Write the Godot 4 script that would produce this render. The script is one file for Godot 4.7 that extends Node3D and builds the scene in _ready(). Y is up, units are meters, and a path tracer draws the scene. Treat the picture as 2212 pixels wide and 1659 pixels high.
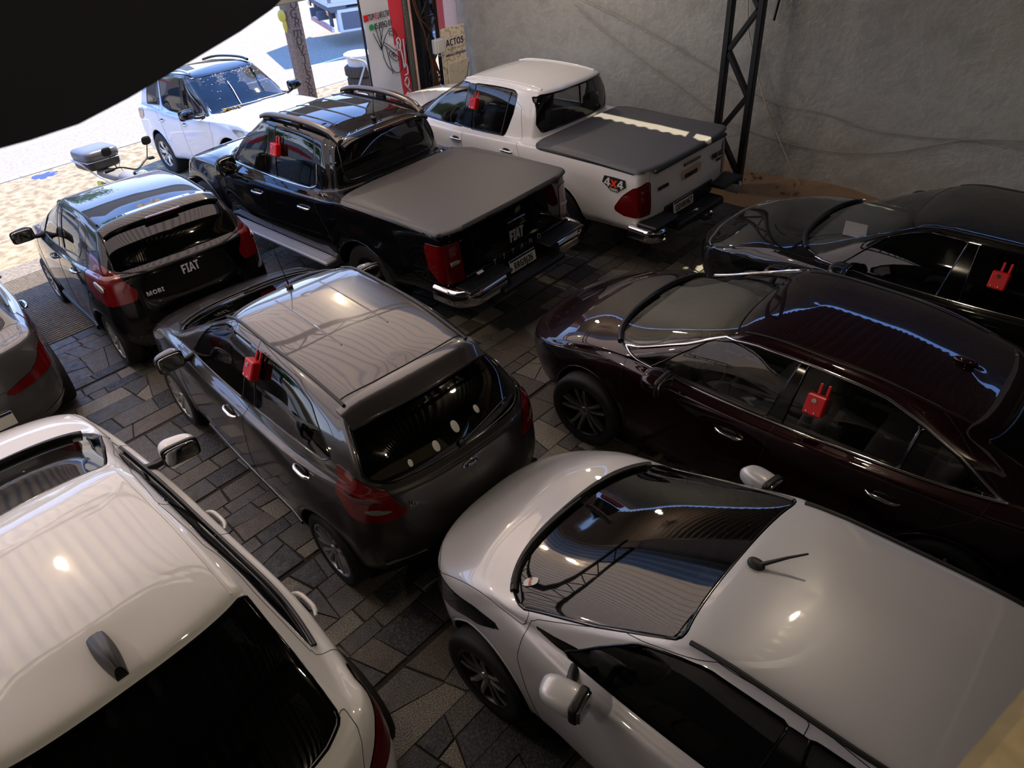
extends Node3D
# A crowded car sales hall seen from its mezzanine: ten vehicles nose-out towards a sunny street.
# x runs to the grey wall, y up, -z towards the street; metres.

const WALL_TOP := 4.15
const LAMP_POWER := 1.7

var M := {}
var taken := {}
var kerb: Node3D

func _ready():
	var cam := Camera3D.new()
	cam.name = "camera"
	var p := deg_to_rad(37.2)
	var r := deg_to_rad(-3.9)
	var fw := Vector3(0, -sin(p), -cos(p))
	var up := Vector3(0, cos(p), -sin(p))
	var rt := Vector3.RIGHT
	var b := Basis(rt * cos(r) + up * sin(r), up * cos(r) - rt * sin(r), -fw)
	cam.transform = Transform3D(Basis(Vector3.UP, deg_to_rad(-44.9)) * b, Vector3(0, 4.172, 0))
	cam.fov = rad_to_deg(2.0 * atan(1659.0 / 2.0 / 1587.0))
	cam.near = 0.05
	var lens := CameraAttributesPhysical.new()
	lens.frustum_focal_length = 12.0 / tan(deg_to_rad(cam.fov) * 0.5)
	lens.frustum_focus_distance = 5.5
	lens.exposure_aperture = 6.5
	lens.frustum_near = 0.05
	lens.frustum_far = 200.0
	cam.attributes = lens
	cam.far = 200.0
	add_child(cam)
	cam.current = true

	var env := Environment.new()
	env.background_mode = Environment.BG_SKY
	var sky := Sky.new()
	var sm := ProceduralSkyMaterial.new()
	sm.sky_top_color = Color(0.40, 0.58, 0.90)
	sm.sky_horizon_color = Color(0.86, 0.91, 0.96)
	sm.ground_horizon_color = Color(0.55, 0.52, 0.47)
	sm.ground_bottom_color = Color(0.40, 0.37, 0.32)
	sm.sky_energy_multiplier = 1.8
	sm.sun_angle_max = 4.0
	sky.sky_material = sm
	env.sky = sky
	env.tonemap_mode = Environment.TONE_MAPPER_LINEAR
	env.tonemap_exposure = 1.2
	env.sdfgi_enabled = true
	env.ssao_enabled = true
	env.ssil_enabled = true
	var we := WorldEnvironment.new()
	we.name = "world"
	we.environment = env
	add_child(we)

	var sun := DirectionalLight3D.new()
	sun.name = "sun"
	sun.light_color = Color(1.0, 0.93, 0.80)
	sun.light_energy = 3.4
	sun.light_angular_distance = 0.53
	sun.shadow_enabled = true
	add_child(sun)
	sun.look_at_from_position(Vector3(0.62, 1.0, -0.18) * 10.0, Vector3.ZERO, Vector3.UP)

	make_materials()
	hall()
	paving()
	slope()
	columns()
	var said := ["dark lattice roof beam over the gate", "second dark lattice roof beam in from the gate, over the small hatchback", "third dark lattice roof beam in from the gate, in line with the lattice column", "fourth dark lattice roof beam in from the gate, over the silver hatchback", "dark lattice roof beam nearest the back wall, over the mezzanine"]
	for i in 5:
		var z: float = [-10.2, -7.4, -4.58, -1.7, 1.2][i]
		truss_beam(z, 3.35 + (z + 11.25) * 0.127, -9.0, 6.4, said[i])
	ka()
	silver()
	maroon()
	white_hatch()
	corolla()
	titano()
	hilux()
	mobi()
	grey_left()
	suv()
	banner()
	wall_things()
	outside()
	lorry()
	motorcycle()
	trees()
	stains()
	near_things()
	ceiling_lamp(Vector3(5.2, 4.1, -8.6), "ceiling bulb over the street end of the pickups")
	ceiling_lamp(Vector3(0.3, 4.4, -6.7), "ceiling bulb over the aisle behind the small black hatchback")
	ceiling_lamp(Vector3(4.4, 4.8, -1.6), "ceiling bulb over the maroon sedan")
	ceiling_lamp(Vector3(7.9, 3.85, -7.7), "ceiling bulb near the wall over the white pickup")
	ceiling_lamp(Vector3(-3.5, 4.9, -3.0), "ceiling bulb on the left side of the hall")
	ceiling_lamp(Vector3(1.2, 5.2, 1.0), "ceiling bulb above the mezzanine edge")

# ---------------------------------------------------------------- names and tags
func numbered(called):
	if not taken.has(called):
		taken[called] = 0
		return called
	taken[called] += 1
	return "%s_%03d" % [called, taken[called]]

func tag(o, label, category, group = ""):
	o.set_meta("label", label)
	o.set_meta("category", category)
	if group != "":
		o.set_meta("group", group)
	return o

func thing(called, label, category, at = Vector3.ZERO, turn = 0.0, group = "") -> Node3D:
	var o := Node3D.new()
	o.name = numbered(called)
	add_child(o)
	o.position = at
	o.rotation.y = turn
	tag(o, label, category, group)
	return o

func obj(called, geo, material, parent = null) -> MeshInstance3D:
	var o := MeshInstance3D.new()
	o.mesh = geo.done() if geo is Geo else geo
	o.material_override = material
	if parent == null:
		o.name = numbered(called)
		add_child(o)
	else:
		o.name = called
		parent.add_child(o, true)
	return o

func struct(called, geo, material, parent = null) -> MeshInstance3D:
	var o = obj(called, geo, material, parent)
	if parent == null:
		o.set_meta("kind", "structure")
	return o

# ---------------------------------------------------------------- materials
func mat(color, rough = 0.6, metal = 0.0, coat = 0.0, coat_rough = 0.03):
	var m := StandardMaterial3D.new()
	m.albedo_color = color
	m.roughness = rough
	m.metallic = metal
	if coat > 0.0:
		m.clearcoat_enabled = true
		m.clearcoat = coat
		m.clearcoat_roughness = coat_rough
	return m

func glass(color, alpha):
	var m := StandardMaterial3D.new()
	m.albedo_color = Color(color.r, color.g, color.b, alpha)
	m.transparency = BaseMaterial3D.TRANSPARENCY_ALPHA
	m.roughness = 0.02
	return m

func noise_tex(sd, freq, colors, offsets = [], fractal = 4, normal = 0.0, size = 512, kind = FastNoiseLite.TYPE_SIMPLEX_SMOOTH):
	var n := FastNoiseLite.new()
	n.seed = sd
	n.noise_type = kind
	n.frequency = freq
	n.fractal_octaves = fractal
	var t := NoiseTexture2D.new()
	t.width = size
	t.height = size
	t.seamless = true
	t.noise = n
	if normal > 0.0:
		t.as_normal_map = true
		t.bump_strength = normal
	else:
		var g := Gradient.new()
		var off := PackedFloat32Array()
		var cs := PackedColorArray()
		for i in colors.size():
			cs.append(colors[i])
			off.append(offsets[i] if offsets.size() else float(i) / maxf(1.0, colors.size() - 1))
		g.offsets = off
		g.colors = cs
		t.color_ramp = g
	return t

func tri_mat(tex, scale, rough = 0.8, normal_tex = null, normal_scale = 1.0, world = true):
	var m := StandardMaterial3D.new()
	m.albedo_texture = tex
	m.roughness = rough
	m.uv1_triplanar = true
	m.uv1_world_triplanar = world
	m.uv1_scale = Vector3.ONE * scale
	if normal_tex:
		m.normal_enabled = true
		m.normal_texture = normal_tex
		m.normal_scale = normal_scale
	return m

# ---------------------------------------------------------------- geometry
class Geo:
	var v := PackedVector3Array()
	var n := PackedVector3Array()
	var uv := PackedVector2Array()
	var ix := PackedInt32Array()
	var xf := Transform3D()

	func tri3(a, b, c, na, nb, nc, ua = Vector2.ZERO, ub = Vector2.ZERO, uc = Vector2.ZERO):
		var k := v.size()
		var fl: Vector3 = (b - a).cross(c - a)
		v.append(xf * a)
		n.append((xf.basis * na).normalized())
		uv.append(ua)
		if fl.dot(na + nb + nc) > 0.0:
			v.append(xf * c); v.append(xf * b)
			n.append((xf.basis * nc).normalized()); n.append((xf.basis * nb).normalized())
			uv.append(uc); uv.append(ub)
		else:
			v.append(xf * b); v.append(xf * c)
			n.append((xf.basis * nb).normalized()); n.append((xf.basis * nc).normalized())
			uv.append(ub); uv.append(uc)
		ix.append(k); ix.append(k + 1); ix.append(k + 2)

	func tri(a, b, c, out):
		var f: Vector3 = (b - a).cross(c - a)
		if f.length_squared() < 1e-16:
			return
		f = f.normalized()
		if f.dot(out) < 0.0:
			f = -f
		tri3(a, b, c, f, f, f)

	func quad(a, b, c, d, out):
		var f: Vector3 = (c - a).cross(d - b)
		if f.length_squared() < 1e-16:
			return
		f = f.normalized()
		if f.dot(out) < 0.0:
			f = -f
		tri3(a, b, c, f, f, f, Vector2(0, 0), Vector2(1, 0), Vector2(1, 1))
		tri3(a, c, d, f, f, f, Vector2(0, 0), Vector2(1, 1), Vector2(0, 1))

	func squad(a, b, c, d, na, nb, nc, nd):
		tri3(a, b, c, na, nb, nc)
		tri3(a, c, d, na, nc, nd)

	# box with chamfered edges
	func box(c: Vector3, s: Vector3, bev := 0.01):
		var h := s * 0.5
		bev = minf(bev, minf(h.x, minf(h.y, h.z)) * 0.98)
		var g := h - Vector3.ONE * bev
		for ax in 3:
			var b1 := (ax + 1) % 3
			var b2 := (ax + 2) % 3
			for sg in [-1.0, 1.0]:
				var o := Vector3.ZERO
				o[ax] = sg
				var q := []
				for k in [[-1, -1], [1, -1], [1, 1], [-1, 1]]:
					var p := Vector3.ZERO
					p[ax] = sg * h[ax]
					p[b1] = k[0] * g[b1]
					p[b2] = k[1] * g[b2]
					q.append(c + p)
				quad(q[0], q[1], q[2], q[3], o)
			if bev < 1e-5:
				continue
			for s1 in [-1.0, 1.0]:
				for s2 in [-1.0, 1.0]:
					var o2 := Vector3.ZERO
					o2[b1] = s1
					o2[b2] = s2
					var p1 := Vector3.ZERO
					p1[b1] = s1 * h[b1]
					p1[b2] = s2 * g[b2]
					var p2 := Vector3.ZERO
					p2[b1] = s1 * g[b1]
					p2[b2] = s2 * h[b2]
					var e := Vector3.ZERO
					e[ax] = g[ax]
					quad(c + p1 - e, c + p1 + e, c + p2 + e, c + p2 - e, o2)
		if bev < 1e-5:
			return
		for sx in [-1.0, 1.0]:
			for sy in [-1.0, 1.0]:
				for sz in [-1.0, 1.0]:
					var sgn := Vector3(sx, sy, sz)
					tri(c + sgn * Vector3(h.x, g.y, g.z), c + sgn * Vector3(g.x, h.y, g.z), c + sgn * Vector3(g.x, g.y, h.z), sgn)

	# rounded lump (superellipsoid)
	func lump(c: Vector3, s: Vector3, e1 := 0.5, e2 := 0.5, nu := 20, nv := 12, turn := Basis()):
		var h := s * 0.5
		var f := func(x, e): return signf(x) * pow(absf(x), e)
		var P := []
		var N := []
		for j in nv + 1:
			var b := -PI / 2 + PI * j / nv
			for i in nu + 1:
				var a := TAU * i / nu
				P.append(c + turn * (Vector3(f.call(cos(b), e1) * f.call(cos(a), e2), f.call(sin(b), e1), f.call(cos(b), e1) * f.call(sin(a), e2)) * h))
				N.append(turn * (Vector3(f.call(cos(b), 2 - e1) * f.call(cos(a), 2 - e2) / h.x, f.call(sin(b), 2 - e1) / h.y, f.call(cos(b), 2 - e1) * f.call(sin(a), 2 - e2) / h.z) + Vector3(0, 1e-6, 0)).normalized())
		for j in nv:
			for i in nu:
				var k := j * (nu + 1) + i
				squad(P[k], P[k + 1], P[k + nu + 2], P[k + nu + 1], N[k], N[k + 1], N[k + nu + 2], N[k + nu + 1])

	func tube(path, rad, sides := 8, closed := false):
		var m: int = path.size()
		var rings := []
		var nrm := []
		var up := Vector3.UP
		for i in m:
			var d: Vector3
			if closed:
				d = path[(i + 1) % m] - path[(i - 1 + m) % m]
			else:
				d = path[min(i + 1, m - 1)] - path[max(i - 1, 0)]
			d = d.normalized()
			if i == 0:
				up = Vector3.RIGHT if absf(d.y) > 0.9 else Vector3.UP
			var s := d.cross(up).normalized()
			up = s.cross(d).normalized()
			var r: float = rad[i] if rad is Array else rad
			var a := []
			var b := []
			for k in sides:
				var t := TAU * k / sides
				var nn := s * cos(t) + up * sin(t)
				a.append(path[i] + nn * r)
				b.append(nn)
			rings.append(a)
			nrm.append(b)
		for i in (m if closed else m - 1):
			var j := (i + 1) % m
			for k in sides:
				var l := (k + 1) % sides
				squad(rings[i][k], rings[i][l], rings[j][l], rings[j][k], nrm[i][k], nrm[i][l], nrm[j][l], nrm[j][k])
		if not closed:
			for e in [[0, 1], [m - 1, m - 2]]:
				var o: Vector3 = path[e[0]] - path[e[1]]
				for k in range(1, sides - 1):
					tri(rings[e[0]][0], rings[e[0]][k], rings[e[0]][k + 1], o)

	# revolve [axial, radius] pairs about X
	func lathe(prof, c: Vector3, seg := 36, sharp := false, turn := Basis()):
		var m: int = prof.size()
		var pn := []
		for i in m:
			var d: Vector2 = prof[min(i + 1, m - 1)] - prof[max(i - 1, 0)]
			pn.append(Vector2(-d.y, d.x).normalized())
		for i in m - 1:
			var d2: Vector2 = (prof[i + 1] - prof[i])
			if d2.length() < 1e-6:
				continue
			var fn := Vector2(-d2.y, d2.x).normalized()
			var n0: Vector2 = fn if sharp else pn[i]
			var n1: Vector2 = fn if sharp else pn[i + 1]
			for k in seg:
				var a := TAU * k / seg
				var b := TAU * (k + 1) / seg
				var A := Vector3(0, cos(a), sin(a))
				var B := Vector3(0, cos(b), sin(b))
				var X := Vector3.RIGHT
				squad(c + turn * (X * prof[i].x + A * prof[i].y), c + turn * (X * prof[i].x + B * prof[i].y), c + turn * (X * prof[i + 1].x + B * prof[i + 1].y), c + turn * (X * prof[i + 1].x + A * prof[i + 1].y),
					turn * (X * n0.x + A * n0.y), turn * (X * n0.x + B * n0.y), turn * (X * n1.x + B * n1.y), turn * (X * n1.x + A * n1.y))

	# slab from a convex or plain polygon in x,z with a bevelled top
	func slab(poly, y0, y1, bev := 0.0):
		var c := Vector2.ZERO
		for p in poly:
			c += p
		c /= poly.size()
		var m: int = poly.size()
		for i in m:
			var p: Vector2 = poly[i]
			var q: Vector2 = poly[(i + 1) % m]
			var pi_: Vector2 = p + (c - p).limit_length(bev * 1.4)
			var qi: Vector2 = q + (c - q).limit_length(bev * 1.4)
			var o2 := ((p + q) * 0.5 - c)
			var o := Vector3(o2.x, 0, o2.y)
			quad(Vector3(p.x, y0, p.y), Vector3(q.x, y0, q.y), Vector3(q.x, y1 - bev, q.y), Vector3(p.x, y1 - bev, p.y), o)
			if bev > 0.0:
				quad(Vector3(p.x, y1 - bev, p.y), Vector3(q.x, y1 - bev, q.y), Vector3(qi.x, y1, qi.y), Vector3(pi_.x, y1, pi_.y), o + Vector3.UP * o.length())
			tri(Vector3(c.x, y1, c.y), Vector3(pi_.x, y1, pi_.y), Vector3(qi.x, y1, qi.y), Vector3.UP)

	# extrude a polygon lying in the x,y plane along z
	func extrude(poly, z0, z1):
		var m: int = poly.size()
		var pk := PackedVector2Array(poly)
		var t := Geometry2D.triangulate_polygon(pk)
		for i in range(0, t.size(), 3):
			for z in [[z0, -1.0], [z1, 1.0]]:
				tri(Vector3(pk[t[i]].x, pk[t[i]].y, z[0]), Vector3(pk[t[i + 1]].x, pk[t[i + 1]].y, z[0]), Vector3(pk[t[i + 2]].x, pk[t[i + 2]].y, z[0]), Vector3(0, 0, z[1] * signf(z1 - z0)))
		var cw := -1.0 if Geometry2D.is_polygon_clockwise(pk) else 1.0
		for i in m:
			var p := pk[i]
			var q := pk[(i + 1) % m]
			var d := q - p
			quad(Vector3(p.x, p.y, z0), Vector3(q.x, q.y, z0), Vector3(q.x, q.y, z1), Vector3(p.x, p.y, z1), Vector3(d.y, -d.x, 0) * cw)

	# loft through closed or open rings of equal length (smooth)
	func loft(rings, closed := true, outward = null):
		var m: int = rings.size()
		var k: int = rings[0].size()
		var N := []
		for i in m:
			var row := []
			for j in k:
				var a: Vector3 = rings[min(i + 1, m - 1)][j] - rings[max(i - 1, 0)][j]
				var b: Vector3 = rings[i][(j + 1) % k if closed else min(j + 1, k - 1)] - rings[i][(j - 1 + k) % k if closed else max(j - 1, 0)]
				var nn := a.cross(b).normalized()
				var cen := Vector3.ZERO
				for q in rings[i]:
					cen += q
				cen /= k
				var o: Vector3 = (rings[i][j] - cen) if outward == null else outward
				if nn.dot(o) < 0:
					nn = -nn
				row.append(nn)
			N.append(row)
		for i in m - 1:
			for j in (k if closed else k - 1):
				var l := (j + 1) % k
				squad(rings[i][j], rings[i][l], rings[i + 1][l], rings[i + 1][j], N[i][j], N[i][l], N[i + 1][l], N[i + 1][j])

	func cap(ring, out):
		var c := Vector3.ZERO
		for p in ring:
			c += p
		c /= ring.size()
		for i in ring.size():
			tri(c, ring[i], ring[(i + 1) % ring.size()], out)

	func done() -> ArrayMesh:
		var a := []
		a.resize(Mesh.ARRAY_MAX)
		a[Mesh.ARRAY_VERTEX] = v
		a[Mesh.ARRAY_NORMAL] = n
		a[Mesh.ARRAY_TEX_UV] = uv
		a[Mesh.ARRAY_INDEX] = ix
		var m := ArrayMesh.new()
		m.add_surface_from_arrays(Mesh.PRIMITIVE_TRIANGLES, a)
		return m

func letters(called, said, high, deep, material, parent, at, basis = Basis(), bold = true, squeeze = 1.0) -> MeshInstance3D:
	var t := TextMesh.new()
	t.text = said
	var f := SystemFont.new()
	f.font_names = PackedStringArray(["Droid Sans"])
	if bold:
		f.font_weight = 700
	t.font = f
	t.font_size = 48
	t.pixel_size = high / (0.72 * 48.0)
	t.depth = deep
	t.curve_step = 2.0
	t.material = material
	var o := MeshInstance3D.new()
	o.mesh = t
	if parent == null:
		o.name = numbered(called)
		add_child(o)
	else:
		o.name = called
		parent.add_child(o, true)
	o.transform = Transform3D(basis.scaled_local(Vector3(squeeze, 1, 1)), at)
	return o
# ---------------------------------------------------------------- car bodies: a skin lofted from loops round the car, cut into panels, panes and lamps
# a car looks towards -z; x is its right, y up; f below is the distance forward of the middle of its wheelbase
func pchip(list, x):
	var m: int = list.size()
	if x >= list[0][0]:
		return list[0][1]
	if x <= list[m - 1][0]:
		return list[m - 1][1]
	var k := 0
	while x < list[k + 1][0]:
		k += 1
	var h: float = list[k + 1][0] - list[k][0]
	var d: float = (list[k + 1][1] - list[k][1]) / h
	var t0 := d
	var t1 := d
	if k > 0:
		var e: float = (list[k][1] - list[k - 1][1]) / (list[k][0] - list[k - 1][0])
		t0 = 2.0 * d * e / (d + e) if d * e > 0.0 else 0.0
	if k + 2 < m:
		var e2: float = (list[k + 2][1] - list[k + 1][1]) / (list[k + 2][0] - list[k + 1][0])
		t1 = 2.0 * d * e2 / (d + e2) if d * e2 > 0.0 else 0.0
	var t: float = (x - list[k][0]) / h
	var t2 := t * t
	var t3 := t2 * t
	return (2 * t3 - 3 * t2 + 1) * list[k][1] + (t3 - 2 * t2 + t) * h * t0 + (-2 * t3 + 3 * t2) * list[k + 1][1] + (t3 - t2) * h * t1

class Hull:
	var P := PackedVector3Array()
	var N := PackedVector3Array()
	var Q := PackedVector3Array()   # row along the loft (x 0.2), arc from the rear middle, arc from the front middle
	var T := PackedInt32Array()
	var cache := {}

	func cross_edge(a, b, da, db) -> int:
		var lo: int = mini(a, b)
		var key: int = lo * 1000003 + maxi(a, b)
		if cache.has(key):
			return cache[key]
		var t: float = da / (da - db)
		P.append(P[a].lerp(P[b], t))
		N.append(N[a].lerp(N[b], t).normalized())
		Q.append(Q[a].lerp(Q[b], t))
		cache[key] = P.size() - 1
		return P.size() - 1

	# triangles where sd < 0 go inside; also gives the edge as pairs of points
	func cut(tris: PackedInt32Array, sd: PackedFloat32Array, allow: Callable):
		cache = {}
		var a_in := PackedInt32Array()
		var a_out := PackedInt32Array()
		var edge := PackedInt32Array()
		for k in range(0, tris.size(), 3):
			var a := tris[k]
			var b := tris[k + 1]
			var c := tris[k + 2]
			var da := sd[a]
			var db := sd[b]
			var dc := sd[c]
			if (da >= 0.0 and db >= 0.0 and dc >= 0.0) or not allow.call(a, b, c):
				a_out.append(a); a_out.append(b); a_out.append(c)
				continue
			if da < 0.0 and db < 0.0 and dc < 0.0:
				a_in.append(a); a_in.append(b); a_in.append(c)
				continue
			# turn so that a stands alone
			if (da < 0.0) == (dc < 0.0):
				var t := a
				a = b; b = c; c = t
				var td := da
				da = db; db = dc; dc = td
			elif (da < 0.0) == (db < 0.0):
				var t2 := c
				c = b; b = a; a = t2
				var td2 := dc
				dc = db; db = da; da = td2
			var p := cross_edge(a, b, da, db)
			var q := cross_edge(a, c, da, dc)
			edge.append(p); edge.append(q)
			var one := a_in if da < 0.0 else a_out
			var two := a_out if da < 0.0 else a_in
			one.append(a); one.append(p); one.append(q)
			two.append(p); two.append(b); two.append(c)
			two.append(p); two.append(c); two.append(q)
			if da < 0.0:
				a_in = one; a_out = two
			else:
				a_out = one; a_in = two
		return [a_in, a_out, edge]

	func mesh(tris: PackedInt32Array, off: float, side: int) -> ArrayMesh:
		var v := PackedVector3Array()
		var n := PackedVector3Array()
		var ix := PackedInt32Array()
		var at := {}
		for k in range(0, tris.size(), 3):
			var w := [0, 0, 0]
			for j in 3:
				var i := tris[k + j]
				if not at.has(i):
					at[i] = v.size()
					v.append(P[i] + N[i] * off)
					n.append(N[i])
				w[j] = at[i]
			if (v[w[1]] - v[w[0]]).cross(v[w[2]] - v[w[0]]).dot(n[w[0]] + n[w[1]] + n[w[2]]) > 0.0:
				var t: int = w[1]
				w[1] = w[2]
				w[2] = t
			ix.append(w[0]); ix.append(w[1]); ix.append(w[2])
		var m := v.size()
		var o := PackedInt32Array()
		if side >= 0:
			o.append_array(ix)
		var base := m if side == 0 else 0
		if side <= 0:
			for i in m:
				var p := Vector3(-v[i].x, v[i].y, v[i].z)
				var nn := Vector3(-n[i].x, n[i].y, n[i].z)
				if side == 0:
					v.append(p)
					n.append(nn)
				else:
					v[i] = p
					n[i] = nn
			for k in range(0, ix.size(), 3):
				o.append(base + ix[k]); o.append(base + ix[k + 2]); o.append(base + ix[k + 1])
		var a := []
		a.resize(Mesh.ARRAY_MAX)
		a[Mesh.ARRAY_VERTEX] = v
		a[Mesh.ARRAY_NORMAL] = n
		a[Mesh.ARRAY_INDEX] = o
		var r := ArrayMesh.new()
		if o.size():
			r.add_surface_from_arrays(Mesh.PRIMITIVE_TRIANGLES, a)
		return r

	# a raised bead along an edge
	func bead(g, edge: PackedInt32Array, wide: float, high: float, side: int):
		for k in range(0, edge.size(), 2):
			var a := P[edge[k]]
			var b := P[edge[k + 1]]
			var d := b - a
			if d.length_squared() < 1e-10:
				continue
			d = d.normalized()
			var na := N[edge[k]]
			var nb := N[edge[k + 1]]
			for s in ([1.0, -1.0] if side == 0 else [float(side)]):
				var f := Vector3(s, 1, 1)
				var sa := na.cross(d).normalized() * wide
				var sb := nb.cross(d).normalized() * wide
				for q in [-1.0, 1.0]:
					g.squad((a + na * high - d * 0.001) * f, (b + nb * high + d * 0.001) * f, (b + sb * q - nb * 0.004 + d * 0.001) * f, (a + sa * q - na * 0.004 - d * 0.001) * f,
						(na + sa * q / wide * 0.3) * f, (nb + sb * q / wide * 0.3) * f, (nb * 0.4 + sb * q / wide) * f, (na * 0.4 + sa * q / wide) * f)

	func coord(i: int, j: String) -> Vector2:
		var p := P[i]
		match j:
			"s": return Vector2(-p.z, p.y)
			"b": return Vector2(p.x, p.y)
			"t": return Vector2(-p.z, p.x)
			"sv": return Vector2(-p.z, Q[i].x)
			"bv": return Vector2(p.x, Q[i].x)
			"ra": return Vector2(Q[i].y, p.y)
			"fa": return Vector2(Q[i].z, p.y)
			"rav": return Vector2(Q[i].y, Q[i].x)
		return Vector2.ZERO

	# where the skin lies: proj "s" gives the flank at (f, y), "b" the rear or front face at (r, y), "t" the upper side at (f, r)
	func probe(j: String, a: float, b: float, want: Vector3):
		var best := -1e9
		var out := [Vector3.ZERO, Vector3.UP]
		var t := Vector2(a, b)
		for k in range(0, T.size(), 3):
			var i0 := T[k]
			if (N[i0]).dot(want) < 0.15:
				continue
			var p0 := coord(i0, j)
			if absf(p0.x - a) > 0.2 or absf(p0.y - b) > 0.2:
				continue
			var p1 := coord(T[k + 1], j)
			var p2 := coord(T[k + 2], j)
			var d := (p1 - p0).cross(p2 - p0)
			if absf(d) < 1e-9:
				continue
			var u := (t - p0).cross(p2 - p0) / d
			var w := (p1 - p0).cross(t - p0) / d
			if u < -0.001 or w < -0.001 or u + w > 1.001:
				continue
			var q := P[i0] * (1 - u - w) + P[T[k + 1]] * u + P[T[k + 2]] * w
			if q.dot(want) > best:
				best = q.dot(want)
				out = [q, (N[i0] * (1 - u - w) + N[T[k + 1]] * u + N[T[k + 2]] * w).normalized()]
		return out

func sd_poly(p: Vector2, poly: PackedVector2Array) -> float:
	var m := poly.size()
	var d := 1e9
	var inside := false
	var j := m - 1
	for i in m:
		var e := poly[j] - poly[i]
		var w := p - poly[i]
		var b := w - e * clampf(w.dot(e) / e.length_squared(), 0.0, 1.0)
		d = minf(d, b.length_squared())
		if (poly[i].y > p.y) != (poly[j].y > p.y) and p.x < (poly[j].x - poly[i].x) * (p.y - poly[i].y) / (poly[j].y - poly[i].y) + poly[i].x:
			inside = not inside
		j = i
	return -sqrt(d) if inside else sqrt(d)

func row(F, R, W, y, bF = 0.4, bR = 0.32, wf = 0.9, wr = 0.92, p = 2.5):
	return {"F": F, "R": R, "W": W, "y": y, "bF": bF, "bR": bR, "wf": wf, "wr": wr, "p": p}

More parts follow.
